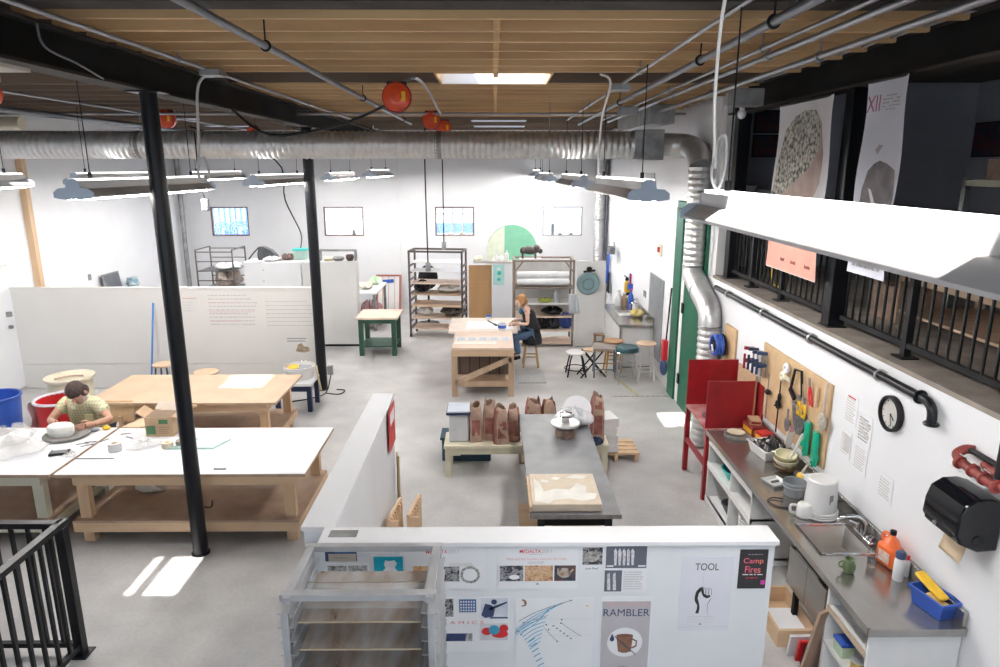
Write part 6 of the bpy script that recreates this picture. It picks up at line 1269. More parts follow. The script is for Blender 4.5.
solo('steel_sheet', MB().box(0, .02, 0, 1.05, 0, 1.50), mat('brushed_panel', (.36, .39, .42), .4, .6, var=.05), 'tall grey steel sheet fixed to the wall beside the corner sink', 'panel', (2.975, 11.8, .28))
t = thing('wall_alarm', 'small red fire alarm on a pale plate on the wall beyond the green door', 'alarm', (2.995, 12.2, 2.27), -90); part(t, 'plate', MB().box(-.1, .1, -.03, 0, -.1, .1), CREAM); part(t, 'pull', MB().box(-.04, .04, -.06, -.03, -.03, .06), REDB)
solo('wall_vent', MB().box(0, .02, 0, .75, 0, .34), ENAMG, 'grey square vent high on the white wall above the corner sink', 'vent', (2.975, 12.95, 3.28))
t = thing('dust_mop', 'red and dark mop head on a black pole by the green door', 'mop', (2.92, 11.25, .25)); part(t, 'pole', MB().cyl((0, 0, .2), (.06, 0, 1.5), .014, n=8), BLACKM); part(t, 'head', MB().ell((0, 0, .12), .06, .13, .15), NAVY); part(t, 'red_clamp', MB().box(-.04, .04, -.06, .06, .25, .6), REDB); part(t, 'hook', MB().cyl((.02, 0, 1.4), (.08, 0, 1.4), .01), GALV)
for i, (y, l) in enumerate([(13.3, 'left white socket plate on the wall over the corner sink'), (12.6, 'right white socket plate on the wall over the corner sink')]): solo('wall_socket', MB().box(-.012, 0, -.1, .1, -.06, .06), GALVD, l, 'socket', (2.998, y, 1.28), group='socket plates')

# ------------------------------------------------------------------ stools by the corner sink
stool('low stool with a white seat and black bent legs', (1.50, 12.0, 0), .19, .45, WPL, BLACKM, bent=True, spread=1.25, rungs=(.3,))
t = thing('folding_stool', 'black folding stool with a wooden seat beside the white one', 'stool', (1.78, 11.95, 0), 10, 'stools'); part(t, 'seat', MB().lathe([(0, .48), (.17, .48), (.17, .51), (0, .51)], n=24, sy=.7), PLY)
for s in (-1, 1):
    for y in (-.12, .12): part(t, 'leg', MB().cyl((-.24 * s, y, 0), (.16 * s, y, .48), .014, n=8), BLACKM)
part(t, 'rung', MB().cyl((-.2, -.12, .06), (-.2, .12, .06), .01).cyl((.2, -.12, .06), (.2, .12, .06), .01), BLACKM)
t = thing('square_stool', 'grey steel stool table with a brown square top', 'stool', (2.02, 12.0, 0), -6, 'stools'); part(t, 'seat', MB().box(-.22, .22, -.24, .24, .52, .555), mat('stool_brown_top', (.28, .24, .22), .5)); 
for x in (-.19, .19):
    for y in (-.2, .2): part(t, 'leg', MB().box(x - .016, x + .016, y - .016, y + .016, 0, .52), PIPEG)
part(t, 'rung', MB().box(-.19, .19, -.21, -.19, .15, .17).box(-.19, .19, .19, .21, .15, .17), PIPEG)
stool('tall stool with a thick dark teal cushion and chrome legs', (2.34, 11.55, 0), .205, .66, mat('teal_vinyl', (.012, .06, .075), .35), CHROME, th=.09, cushion=True, spread=1.1, legr=.013, rungs=(.22, .5))
stool('wooden stool behind the teal cushioned one', (2.22, 12.25, 0), .18, .60, wood('stool_wood_red', (.42, .22, .12), (.5, .3, .17), 0, 6), mat('leg_honey', (.55, .30, .10), .5), rungs=(.3, .55), legr=.018)
stool('tall white painted stool with a pale wooden seat at the wall', (2.72, 11.75, 0), .175, .68, TAN, WPL, rungs=(.25, .55), legr=.017)
solo('floor_tape', MB().box(0, .05, -.5, .5, 0, .002), mat('hazard_tape', (.75, .68, .30), .6, c2=(.2, .2, .16), scale=3, stretch=(1, 8, 1)), 'striped yellow tape on the floor under the stools', 'tape', (2.28, 11.3, .001), 12)
t = solo('floor_tape', MB().box(-.55, .45, 0, .05, 0, .002), mat('hazard_tape_dark', (.6, .57, .48), .6, c2=(.12, .10, .09), scale=3, stretch=(8, 1, 1)), 'dark dashed tape on the floor in front of the white stool', 'tape', (2.50, 10.75, .001))

# ------------------------------------------------------------------ wooden table with the woman, her stool, papers
t = thing('work_table', 'long pale wooden table with cross braced legs where the woman sits', 'table', (-.70, 10.75, 0))
part(t, 'tabletop', MB().box(0, 1.02, 0, 1.15, .81, .85), PINK, bevel=.004); part(t, 'tabletop', MB().box(-.13, 1.12, 1.15, 2.3, .812, .852), mat('pale_board', (.80, .70, .62), .5), bevel=.004)
for x in (.04, .98):
    for y in (.07, 1.1, 2.1): part(t, 'leg', MB().box(x - .045, x + .045, y - .045, y + .045, 0, .81), LUMB)
part(t, 'apron', MB().box(0, 1.02, .02, .06, .70, .81).box(0, .04, .06, 2.2, .70, .81).box(.98, 1.02, .06, 2.2, .70, .81), PLY); part(t, 'brace', MB().beam((.05, .045, .24), (.98, .045, .66), .04, .09), LUMB)
part(t, 'lower_shelf', MB().box(.05, .97, .15, 2.1, .20, .225).box(.0, 1.02, .05, .09, .17, .26).box(0, 1.02, 2.1, 2.14, .17, .26), LUMB)
mb = MB()
for k in range(5): mb.box(.1 + k * .17, .11 + k * .17, .55, .57, .23, .80)
part(t, 'back_boards', MB().box(.06, .96, .57, .59, .225, .81), mat('dark_boards', (.16, .12, .10), .7)); part(t, 'board_gaps', mb, BLACKM)
for k in range(5):
    s = solo('printed_sheet', MB().box(0, .165, 0, .26, 0, .002), PAPER, ['first', 'second', 'third', 'fourth', 'fifth'][k] + ' printed sheet from the left in the row on the wooden table', 'paper', (-.655 + k * .19, 11.22, .852), group='printed sheets on the wooden table')
    part(s, 'print_block', MB().box(.012, .155, .02, .24, .002, .003), mat('print_blue_grey', (.48, .50, .58), .6, c2=(.66, .67, .70), scale=26))
solo('large_sheet', MB().box(0, .70, 0, .20, 0, .002), mat('sheet_cream', (.82, .76, .64), .6, c2=(.86, .84, .8), scale=12), 'long cream patterned sheet in front of the printed sheets', 'paper', (-.67, 10.98, .852))
solo('drawing_sheet', MB().box(0, .62, 0, .65, 0, .002), PAPER, 'big white drawing sheet on the far end of the wooden table', 'paper', (-.52, 12.1, .853)); solo('drawing_sheet', MB().box(0, .30, 0, .4, 0, .002), PAPER, 'white sheet under the woman’s hands', 'paper', (.05, 12.05, .8555))
t = thing('paint_tub', 'white tub with a blue band beside the woman', 'tub', (.14, 12.0, .858)); part(t, 'tub', MB().lathe([(0, 0), (.07, 0), (.08, .12), (.075, .12), (.065, .01), (0, .01)]), WPL); part(t, 'band', MB().lathe([(.0745, .035), (.0795, .095)]), BLUE)
t = thing('blue_jar', 'small blue topped jar at the far end of the wooden table', 'jar', (-.11, 12.95, .853)); part(t, 'jar', MB().lathe([(0, 0), (.05, 0), (.05, .05), (0, .05)]), WPL); part(t, 'lid', MB().cyl((0, 0, .05), (0, 0, .08), .055), BLUE)
t = thing('cutting_knife', 'grey tool lying between the jar and the tub', 'knife', (.0, 12.45, .862), 0); part(t, 'blade', MB().beam((0, 0, 0), (-.12, .3, .0), .035, .012), PIPEG); part(t, 'handle', MB().beam((0, 0, 0), (.05, -.13, 0), .04, .018), BLACKM)
solo('floor_mat', MB().box(0, .5, 0, .6, 0, .012), mat('mat_grey', (.46, .47, .48), .9, var=.1, scale=60), 'pale grey mat on the floor right of the wooden table', 'mat', (.42, 11.5, 0))
stool('honey coloured wooden stool the woman sits on', (.70, 12.60, 0), .16, .60, mat('stool_honey', (.60, .38, .17), .5), mat('leg_pale_honey', (.62, .42, .22), .5), rungs=(.35,), legr=.02, spread=1.25)

# ------------------------------------------------------------------ grey table, bench of sacks
t = thing('grey_table', 'long grey topped table with a plaster slab on it', 'table', (.31, 5.41, 0)); w, d = .80, 2.52
part(t, 'tabletop', MB().box(0, w, 0, d, .715, .75), mat('slate_top', (.135, .14, .155), .42, var=.12, scale=4, c2=(.19, .195, .21)), bevel=.004); part(t, 'top_edge', MB().box(-.004, w + .004, -.006, 0, .712, .752), STONE)
for x in (.10, w - .10):
    for y in (.06, d / 2, d - .32): part(t, 'leg', MB().box(x - .03, x + .03, y - .03, y + .03, 0, .715), BLACKM)
part(t, 'apron', MB().box(.1, w - .1, .05, .08, .62, .70).box(.09, .12, .08, d - .1, .62, .70).box(w - .12, w - .09, .08, d - .1, .62, .70), STEELK); part(t, 'lower_shelf', MB().box(.06, w - .12, .03, d - .29, .20, .22), CARD)
t = thing('plaster_slab', 'thick cream plaster slab at the near end of the grey table', 'slab', (.33, 5.46, .752)); part(t, 'slab', MB().slab([(0, 0), (.62, 0), (.62, .62), (0, .62)], 0, .075), mat('slab_cream', (.66, .57, .46), .8, var=.05, scale=8), bevel=.008)
part(t, 'dry_patches', MB().slab([(.16 + .0 * i, 0) for i in range(0)] or [(.03, .05), (.15, .02), (.20, .08), (.34, .10), (.45, .06), (.57, .10), (.60, .2), (.50, .22), (.52, .34), (.44, .40), (.36, .28), (.22, .30), (.12, .24), (.10, .40), (.04, .52)], .075, .0765).slab([(.2, .5), (.26, .48), (.30, .52), (.24, .55)], .075, .0765).slab([(.34, .52), (.5, .5), (.56, .56), (.42, .58)], .075, .0765).slab([(.1, .44), (.16, .42), (.18, .47), (.12, .49)], .075, .0765), mat('slab_white_dust', (.82, .80, .76), .9))
part(t, 'edge_board', MB().box(-.02, .0, .0, .62, .0, .05), PLY)
for i, (y, z, m, l) in enumerate([(5.9, .23, CARD, 'cardboard sheet sticking out left under the grey table'), (6.2, .34, PLY, 'wooden board sticking out left under the grey table')]): solo('loose_board', MB().box(0, .5, 0, .45, 0, .03), m, l, 'board', (.24, y - .3, z))
carton('carton', 'brown carton stored under the near end of the grey table', (.72, 5.72, .222), .5, .4, .3, CARD, KRAFT); carton('carton', 'wooden crate under the grey table beside the left leg', (.46, 5.55, .222), .12, .12, .34, PLY, LUMB)
# banding wheel on the grey table
t = thing('banding_wheel', 'round metal banding wheel with a tool holder on the grey table', 'wheel', (.80, 7.22, .752)); part(t, 'base', MB().lathe([(0, 0), (.11, 0), (.115, .05), (.10, .09), (.05, .10), (0, .10)]), mat('base_rusty', (.22, .15, .12), .6, var=.25, scale=18)); part(t, 'stem', MB().cyl((0, 0, .10), (0, 0, .14), .03), GALV); part(t, 'disc', MB().lathe([(0, .14), (.16, .14), (.165, .15), (.16, .165), (0, .165)], n=36), GALV); part(t, 'hub', MB().lathe([(0, .165), (.045, .165), (.04, .24), (.055, .25), (.05, .26), (0, .26)]), GALV); part(t, 'top_ring', MB().tube(ring((0, 0, .25), .09, 24), .01, 6, closed=True), CHROME)
crumple('grey white plastic sheet bundled behind the banding wheel', 'plastic_sheet', 'plastic sheet', (.93, 7.62, .752), .22, .16, mat('sheet_pale_grey', (.62, .63, .66), .35, var=.1, scale=14, bump=.6), 81)
t = thing('barrel_cover', 'round pale lid leaning behind the banding wheel', 'lid', (.99, 7.70, .90)); part(t, 'disc', MB().lathe([(0, 0), (.15, 0), (.16, .015), (.15, .03), (0, .03)], n=32, M=Matrix.Rotation(R(48), 4, 'X')), PAPER2); part(t, 'rim', MB().tube([Matrix.Rotation(R(48), 4, 'X') @ v for v in ring((0, 0, .015), .16, 32)], .01, 6, closed=True), PAPER2)
# cream bench
t = thing('low_bench', 'low cream bench carrying the paper sacks', 'bench', (-.62, 7.72, 0)); part(t, 'seat', MB().box(0, 2.02, 0, .46, .375, .42), CREAMP, bevel=.006)
for x in (.05, 1.97):
    for y in (.05, .41): part(t, 'leg', MB().box(x - .035, x + .035, y - .035, y + .035, 0, .375), CREAMP)
part(t, 'apron', MB().box(.02, 2.0, .02, .05, .30, .375).box(.02, 2.0, .41, .44, .30, .375), CREAMP); part(t, 'foot_gusset', MB().slab([(.08, .05), (.2, .05), (.08, .09)], .27, .375), CREAMP)
t = thing('storage_bin', 'translucent white bin with a blue white lid at the bench end', 'bin', (-.44, 7.98, .422)); part(t, 'bin', MB().box(-.12, .12, -.15, .15, 0, .36), mat('bin_milky', (.72, .74, .78), .3), bevel=.02); part(t, 'lid', MB().box(-.15, .15, -.18, .18, .36, .385), BLUED, bevel=.008); part(t, 'lid_top', MB().box(-.14, .14, -.17, .17, .385, .41), mat('lid_pale_blue', (.66, .72, .82), .3), bevel=.012)
t = thing('plastic_bin', 'dark teal bin on the floor behind the bench', 'bin', (-.40, 8.36, 0)); part(t, 'bin', MB().box(-.28, .35, -.16, .16, 0, .32), mat('bin_teal_dark', (.01, .05, .085), .4), bevel=.015); part(t, 'rim', MB().box(-.3, .37, -.18, .18, .30, .335), MATS['bin_teal_dark'], bevel=.006)
def sack(label, loc, w, d, h, rz, seed, openm=None):
    rd = random.Random(seed); p = [rd.random() * 6 for _ in range(5)]
    t = thing('paper_sack', label, 'sack', loc, rz, 'paper sacks of clay')
    mb = MB(); n = 24; rings = []
    for j in range(13):
        v = j / 12; z = h * v; s = 1 - .10 * math.sin(v * 3.1) * .5
        if v > .7: s *= 1 - .9 * (v - .7)
        if v > .95: s *= .9
        ring_ = []
        for i in range(n):
            a = 2 * math.pi * i / n; c, q = math.cos(a), math.sin(a); e = .38
            x = math.copysign(abs(c) ** e, c) * w / 2 * s; y = math.copysign(abs(q) ** e, q) * d / 2 * s
            k = 1 + .05 * math.sin(3 * a + p[0] + 6 * v) + .04 * math.sin(5 * a + p[1] + 11 * v)
            zz = z + (.022 * math.sin(2 * a + p[2]) + .022 * math.sin(5 * a + p[3])) * max(0, (v - .6) / .4)
            ring_.append(mb.bm.verts.new((x * k, y * k, zz)))
        rings.append(ring_)
    for A, B in zip(rings, rings[1:]):
        for i in range(n):
            F = mb.bm.faces.new([A[i], A[(i + 1) % n], B[(i + 1) % n], B[i]]); F.material_index = 1 if (abs(math.sin(2 * math.pi * i / n)) < .72 or rd.random() < .1) and seed % 2 else 0
    mb.bm.faces.new(rings[0][::-1])
    part(t, 'bag', mb, [KRAFT, KRAFTR], solid=.006)
    part(t, 'contents', MB().lathe([(0, h * .70), (w * .38, h * .72), (w * .2, h * .80), (0, h * .82)], n=12), mat('dry_clay', (.22, .15, .12), .95, var=.2, scale=20))
    part(t, 'printed_face', MB().box(-w * .3, w * .3, -d * .50, -d * .47, h * .18, h * .62), KRAFTR)
    return t
sack('first paper sack on the bench, next to the white bin', (-.235, 7.95, .422), .17, .24, .46, 4, 2); sack('second paper sack on the bench from the white bin', (-.06, 8.0, .422), .17, .24, .48, -3, 4)
sack('third paper sack on the bench, standing forward with red print', (.075, 7.86, .422), .18, .22, .44, 10, 5); sack('open dark topped paper sack on the bench beside the grey table', (.235, 7.94, .422), .16, .22, .42, -4, 7)
sack('left open sack just behind the far edge of the grey table', (.50, 8.28, .38), .22, .2, .44, 0, 9); sack('right open sack just behind the far edge of the grey table', (.70, 8.3, .38), .2, .2, .42, 3, 11)
solo('support_crate', MB().box(-.1, .5, -.14, .22, 0, .02).box(-.1, .5, -.14, .22, .36, .38).box(-.1, -.08, -.14, .22, 0, .38).box(.48, .5, -.14, .22, 0, .38), LUMB, 'wooden crate carrying the two sacks behind the grey table', 'crate', (.42, 8.26, 0))
sack('tall narrow sack standing upright right of the grey table', (1.27, 7.94, .422), .17, .24, .56, 0, 13)
for i in range(4):
    t = thing('tile_box', ['lowest white box in the stack right of the grey table', 'second white box in the stack right of the grey table', 'third white box in the stack right of the grey table', 'topmost white box of the stack, turned slightly'][i], 'box', (1.47 - .01 * i, 8.35, .122 + i * .115), [0, 4, -3, 12][i], 'white boxes on the pallet'); part(t, 'box', MB().box(-.13, .13, -.16, .16, 0, .11), WPL, bevel=.004); part(t, 'lid_edge', MB().box(-.133, .133, -.163, .163, .07, .078), PAPER2)
t = thing('wooden_pallet', 'small pale wooden pallet under the white boxes', 'pallet', (1.58, 8.42, 0))
for k in range(4): part(t, 'top_board', MB().box(-.28, .30, -.24 + k * .13, -.14 + k * .13, .09, .115), PLYY)
for x in (-.26, .0, .26): part(t, 'runner', MB().box(x - .02, x + .02, -.24, .25, .0, .09), PLYY)
crumple('dark navy bag on the bench end right of the grey table', 'storage_bag', 'bag', (1.25, 7.74, .422), .07, .08, BLUED, 91)

# ------------------------------------------------------------------ far desk, frames between cabinet and rack
t = thing('white_desk', 'white topped desk with red stores under it by the back wall', 'table', (-3.15, 16.0, 0)); part(t, 'tabletop', MB().box(-.5, .42, -.5, 1.1, .86, .9), WTOP)
for x in (-.45, .37):
    for y in (-.45, 1.05): part(t, 'leg', MB().box(x - .03, x + .03, y - .03, y + .03, 0, .86), GALVD)
crumple('yellow and white bag on the far white desk', 'storage_bag', 'bag', (-3.06, 16.1, .902), .16, .14, mat('bag_yellow_white', (.80, .72, .45), .6, c2=(.85, .84, .8), scale=8), 95); crumple('green bag on the far white desk', 'storage_bag', 'bag', (-2.95, 16.7, .902), .14, .17, mat('bag_green', (.35, .60, .30), .6, c2=(.8, .85, .8), scale=8), 96); crumple('red bundle under the far white desk', 'storage_bag', 'bag', (-2.95, 15.9, .0), .28, .55, mat('bag_red', (.35, .03, .05), .6, c2=(.6, .5, .5), scale=6), 97)
t = thing('window_screen', 'wooden framed screen leaning on the back wall', 'frame', (-3.12, 17.7, 0)); part(t, 'frame', MB().beam((0, 0, 0), (0, .3, .95), .06, .04).beam((.62, 0, 0), (.62, .3, .95), .06, .04).beam((0, .3, .93), (.62, .3, .93), .06, .04).beam((0, 0, .03), (.62, 0, .03), .06, .04), mat('frame_reddish', (.35, .12, .09), .5)); part(t, 'slats', MB().beam((.15, .02, .03), (.15, .31, .93), .02, .02).beam((.31, .02, .03), (.31, .31, .93), .02, .02).beam((.47, .02, .03), (.47, .31, .93), .02, .02), PLY); part(t, 'panel', MB().beam((.31, .03, .03), (.31, .32, .93), .58, .006), PAPER); part(t, 'blue_mark', MB().beam((.16, .23, .78), (.45, .23, .80), .04, .09), BLUE)

# ------------------------------------------------------------------ outside the windows
t = solo('blue_fence', MB().box(0, 2.2, 0, .03, 0, 3.4), mat('fence_blue', (.24, .38, .64), .5, var=.03), 'blue corrugated fence outside the leftmost window', 'fence', (-8.3, 19.8, .2))
mb = MB()
for k in range(14): mb.box(.05 + k * .155, .1 + k * .155, -.03, 0, 0, 3.4)
part(t, 'ribs', mb, mat('fence_pale', (.34, .48, .72), .5))
for i, (x, r, l) in enumerate([(-7.72, .30, 'left coil of blue hose outside the leftmost window'), (-7.22, .34, 'right coil of blue hose outside the leftmost window')]):
    t = thing('hose_coil', l, 'hose', (x, 19.5, 1.95), 0, 'coils outside the window')
    part(t, 'coil', MB().tube([Vector(((r - .004 * k) * math.cos(k * .35), .02 * math.sin(k), (r - .004 * k) * math.sin(k * .35))) for k in range(60)], .025, 6), mat('hose_blue', (.10, .20, .45), .4)); part(t, 'stand', MB().box(-.03, .03, -.03, .03, -1.95, -r + .05), PIPEG)
t = solo('white_trailer', MB().box(0, 2.4, 0, .5, 0, 3.2), mat('trailer_white', (.85, .87, .9), .4), 'white trailer with blue bands outside the third window', 'trailer', (-2.4, 20.2, .1)); part(t, 'blue_bands', MB().box(0, 2.4, -.01, 0, 2.48, 2.6).box(0, 2.4, -.01, 0, 1.75, 2.05), mat('trailer_blue', (.06, .14, .42), .4)); part(t, 'door_frame', MB().box(1.15, 1.2, -.02, 0, 1.4, 3.0).box(1.45, 1.5, -.02, 0, 1.4, 3.0), PIPEG)
solo('storage_shed', MB().box(0, .6, 0, .5, 0, 2.45).box(.5, .9, 0, .5, 0, 2.0), mat('shed_pale_blue', (.55, .62, .78), .5), 'pale blue grey shed outside the rightmost window', 'shed', (1.2, 20.5, .1))
for i, (x, h, l) in enumerate([(-3.72, .16, 'small dark bottle on the sill of the second window'), (1.75, .05, 'dark stone on the sill of the rightmost window'), (2.05, .06, 'second dark stone on the sill of the rightmost window'), (-1.15, .08, 'small pot on the sill of the third window'), (-.85, .09, 'second small pot on the sill of the third window')]):
    solo('sill_ornament', MB().lathe([(0, 0), (.05, 0), (.055, h * .5), (.02, h * .8), (.02, h), (0, h)], n=12), INK if i < 3 else CREAM, l, 'ornament', (x, 18.22, 1.996))
# ------------------------------------------------------------------ people
def grown(nodes, edges, root, sub=2):
    """one continuous skin over a skeleton of named joints (position, radius) -> mesh"""
    names = list(nodes); me = bpy.data.meshes.new('figure'); me.from_pydata([nodes[n][0] for n in names], [(names.index(a), names.index(b)) for a, b in edges], [])
    o = bpy.data.objects.new('figure', me); COL.objects.link(o)
    o.modifiers.new('skin', 'SKIN'); sv = me.skin_vertices[0].data
    for i, n in enumerate(names):
        r = nodes[n][1]; sv[i].radius = r if isinstance(r, tuple) else (r, r); sv[i].use_root = (n == root)
    s = o.modifiers.new('sub', 'SUBSURF'); s.levels = s.render_levels = sub
    bpy.context.view_layer.update()
    out = bpy.data.meshes.new_from_object(o.evaluated_get(bpy.context.evaluated_depsgraph_get()))
    bpy.data.objects.remove(o); bpy.data.meshes.remove(me); return out
def hand(mb, wrist, palm, d, side, curl, s=1.):
    """five fingers leaving the palm end; d = pointing direction, side = towards the little finger, curl = bend direction"""
    p = Vector(palm); d = Vector(d).normalized(); sd = Vector(side).normalized(); c = Vector(curl).normalized()
    mb.tube(smooth([Vector(wrist), (Vector(wrist) + p) / 2, p + d * .015 * s], 4), [.026 * s, .028 * s, .031 * s, .034 * s, .036 * s, .036 * s, .036 * s, .034 * s, .028 * s], 12)
    for k, L in enumerate((.062, .072, .068, .052)):
        b = p + sd * (k - 1.5) * .019 * s + d * .018 * s
        mb.tube(smooth([b, b + d * L * .45 * s + c * .006 * s, b + d * L * .8 * s + c * .022 * s, b + d * L * s + c * .045 * s], 3), [.0095 * s] * 9 + [.006 * s], 8)
    b = p - sd * .03 * s - d * .02 * s
    mb.tube(smooth([b, b - sd * .022 * s + d * .025 * s + c * .012 * s, b - sd * .02 * s + d * .055 * s + c * .03 * s], 3), [.012 * s] * 5 + [.0105 * s, .008 * s], 8)
def face(mb, C, M, s=1.):
    """a head with brow, cheeks, nose, jaw and ears; local -y is the face"""
    def A(v): return Vector(C) + M @ (Vector(v) * s)
    def E(c, rx, ry, rz, n=20): mb.ell(A(c), rx * s, ry * s, rz * s, n, M)
    E((0, .005, .02), .076, .096, .105, 28); E((0, -.02, -.045), .06, .07, .07, 20)
    E((0, -.06, -.085), .032, .03, .026); E((0, -.095, -.012), .012, .018, .026); E((0, -.108, -.028), .016, .013, .012)
    for q in (-1, 1): E((q * .079, .012, -.008), .012, .02, .032, 12); E((q * .032, -.078, .022), .026, .014, .010)
def features(p, C, M, s=1., lip=None):
    def A(v): return Vector(C) + M @ (Vector(v) * s)
    mb = MB()
    for q in (-1, 1): mb.ell(A((q * .031, -.083, .006)), .011 * s, .006 * s, .006 * s, 10, M)
    part(p, 'eyes', mb, INKK)
    part(p, 'mouth', MB().ell(A((0, -.088, -.058)), .024 * s, .007 * s, .006 * s, 12, M), mat('lip_tone', (.42, .16, .14), .5))

# --- man behind the white table, bent over the mould
P = thing('person', 'person in a pale plaid shirt bent over a plaster mould at the white table', 'person', (-5.0, 7.95, 0))
def rel(x, y, z): return (x + 5.0, y - 7.95, z)
N = {'pelvis': (rel(-5.02, 8.05, .50), (.15, .12)), 'belly': (rel(-5.02, 7.98, .66), (.16, .125)), 'chest': (rel(-5.0, 7.88, .82), (.12, .085)), 'neckb': (rel(-4.97, 7.82, .96), (.055, .055)), 'neck': (rel(-4.94, 7.70, 1.05), .056), 'head': (rel(-4.91, 7.64, 1.10), .06),
     'shL': (rel(-4.80, 7.82, .945), .062), 'elL': (rel(-4.57, 7.66, .80), .046), 'wrL': (rel(-4.63, 7.42, .835), .031),
     'shR': (rel(-5.20, 7.86, .945), .062), 'elR': (rel(-5.27, 7.64, .79), .046), 'wrR': (rel(-5.05, 7.40, .85), .031),
     'hipL': (rel(-4.91, 8.02, .46), .085), 'knL': (rel(-4.86, 7.62, .47), .066), 'anL': (rel(-4.86, 7.66, .09), .042), 'toL': (rel(-4.85, 7.50, .04), .035),
     'hipR': (rel(-5.13, 8.02, .46), .085), 'knR': (rel(-5.18, 7.62, .47), .066), 'anR': (rel(-5.18, 7.66, .09), .042), 'toR': (rel(-5.19, 7.50, .04), .035)}
E_ = [('pelvis', 'belly'), ('belly', 'chest'), ('chest', 'neckb'), ('neckb', 'neck'), ('neck', 'head'), ('chest', 'shL'), ('shL', 'elL'), ('elL', 'wrL'), ('chest', 'shR'), ('shR', 'elR'), ('elR', 'wrR'), ('pelvis', 'hipL'), ('hipL', 'knL'), ('knL', 'anL'), ('anL', 'toL'), ('pelvis', 'hipR'), ('hipR', 'knR'), ('knR', 'anR'), ('anR', 'toR')]
mb = MB().mesh(grown(N, E_, 'pelvis'))
HC = rel(-4.87, 7.60, 1.165); HM = Matrix.Rotation(R(-14), 3, 'Z') @ Matrix.Rotation(R(46), 3, 'X')
face(mb, HC, HM, 1.16)
hand(mb, rel(-4.63, 7.42, .835), rel(-4.66, 7.33, .855), (-.45, -1, -.05), (0, -.3, -1), (-1, .2, -.1)); hand(mb, rel(-5.05, 7.40, .85), rel(-4.99, 7.30, .87), (.45, -1, -.05), (0, -.3, -1), (1, .2, -.1))
part(P, 'body', mb, SKIN); features(P, HC, HM, 1.16)
def A(v): return Vector(HC) + HM @ (Vector(v) * 1.16)
hair = mat('hair_dark', (.05, .03, .028), .8, var=.25, scale=40, bump=.4)
part(P, 'hair', MB().ell(A((0, .002, .046)), .097, .113, .096, 24, HM).ell(A((.062, .025, .0)), .03, .07, .075, 14, HM).ell(A((-.062, .025, .0)), .03, .07, .075, 14, HM), hair)
part(P, 'beard', MB().ell(A((0, -.058, -.082)), .05, .045, .036, 18, HM).ell(A((.048, -.03, -.06)), .022, .04, .045, 12, HM).ell(A((-.048, -.03, -.06)), .022, .04, .045, 12, HM), mat('beard_grey', (.50, .45, .42), .9, var=.2, scale=60))
S = {'pelvis': (rel(-5.02, 8.05, .50), (.175, .145)), 'belly': (rel(-5.02, 7.98, .66), (.19, .15)), 'chest': (rel(-5.0, 7.86, .83), (.205, .155)), 'neckb': (rel(-4.975, 7.80, .955), (.13, .105)), 'nk': (rel(-4.955, 7.76, .995), .074),
     'shL': (rel(-4.80, 7.82, .945), .092), 'slL': (rel(-4.65, 7.72, .85), .09), 'shR': (rel(-5.20, 7.86, .945), .104), 'slR': (rel(-5.25, 7.74, .85), .09)}
part(P, 'shirt', MB().mesh(grown(S, [('pelvis', 'belly'), ('belly', 'chest'), ('chest', 'neckb'), ('neckb', 'nk'), ('chest', 'shL'), ('shL', 'slL'), ('chest', 'shR'), ('shR', 'slR')], 'belly')), plaid_mat())
part(P, 'collar', MB().path([rel(-5.03, 7.76, .99), rel(-4.99, 7.70, .975), rel(-4.93, 7.695, .975), rel(-4.88, 7.75, .995)], .018, 8, 5), MATS.setdefault('collar', mat('collar_pale', (.66, .63, .40), .8)))
part(P, 'pocket', MB().box(.10, .20, -.235, -.225, .74, .84), MATS['collar_pale'])
TR = {k: (N[k][0], (N[k][1][0] + .02, N[k][1][1] + .02) if isinstance(N[k][1], tuple) else N[k][1] + .018) for k in ('pelvis', 'hipL', 'knL', 'anL', 'hipR', 'knR', 'anR')}
part(P, 'trousers', MB().mesh(grown(TR, [('pelvis', 'hipL'), ('hipL', 'knL'), ('knL', 'anL'), ('pelvis', 'hipR'), ('hipR', 'knR'), ('knR', 'anR')], 'pelvis')), mat('trousers_dark', (.06, .06, .08), .8))
t = thing('work_chair', 'tan wooden chair under the man in the plaid shirt', 'chair', (-5.02, 8.1, 0))
part(t, 'seat', MB().box(-.22, .22, -.2, .22, .33, .365), PLY, bevel=.01); part(t, 'backrest', MB().box(-.3, .36, .24, .27, .5, .80), PLYY, bevel=.01)
for x in (-.2, .2):
    for y in (-.17, .2): part(t, 'leg', MB().box(x - .02, x + .02, y - .02, y + .02, 0, .33 if y < 0 else .6), PLYY)

# --- woman in profile on the honey stool
P = thing('person', 'person in a black sleeveless top and jeans seated at the wooden table', 'person', (.70, 12.55, 0))
def rel(x, y, z): return (x - .70, y - 12.55, z)
N = {'pelvis': (rel(.71, 12.55, .69), (.13, .15)), 'belly': (rel(.70, 12.55, .84), (.10, .10)), 'chest': (rel(.645, 12.55, 1.02), (.085, .085)), 'neckb': (rel(.60, 12.55, 1.14), (.055, .07)), 'neck': (rel(.565, 12.55, 1.19), .046), 'head': (rel(.545, 12.55, 1.235), .05),
     'shL': (rel(.615, 12.41, 1.10), .042), 'elL': (rel(.62, 12.33, .88), .037), 'wrL': (rel(.415, 12.30, .905), .025),
     'shR': (rel(.615, 12.69, 1.10), .042), 'elR': (rel(.59, 12.76, .90), .037), 'wrR': (rel(.42, 12.55, .91), .025),
     'hipL': (rel(.66, 12.47, .66), .085), 'knL': (rel(.40, 12.44, .60), .062), 'anL': (rel(.46, 12.44, .26), .04), 'toL': (rel(.34, 12.43, .20), .032),
     'hipR': (rel(.66, 12.63, .66), .085), 'knR': (rel(.38, 12.66, .60), .062), 'anR': (rel(.43, 12.66, .26), .04), 'toR': (rel(.31, 12.67, .20), .032)}
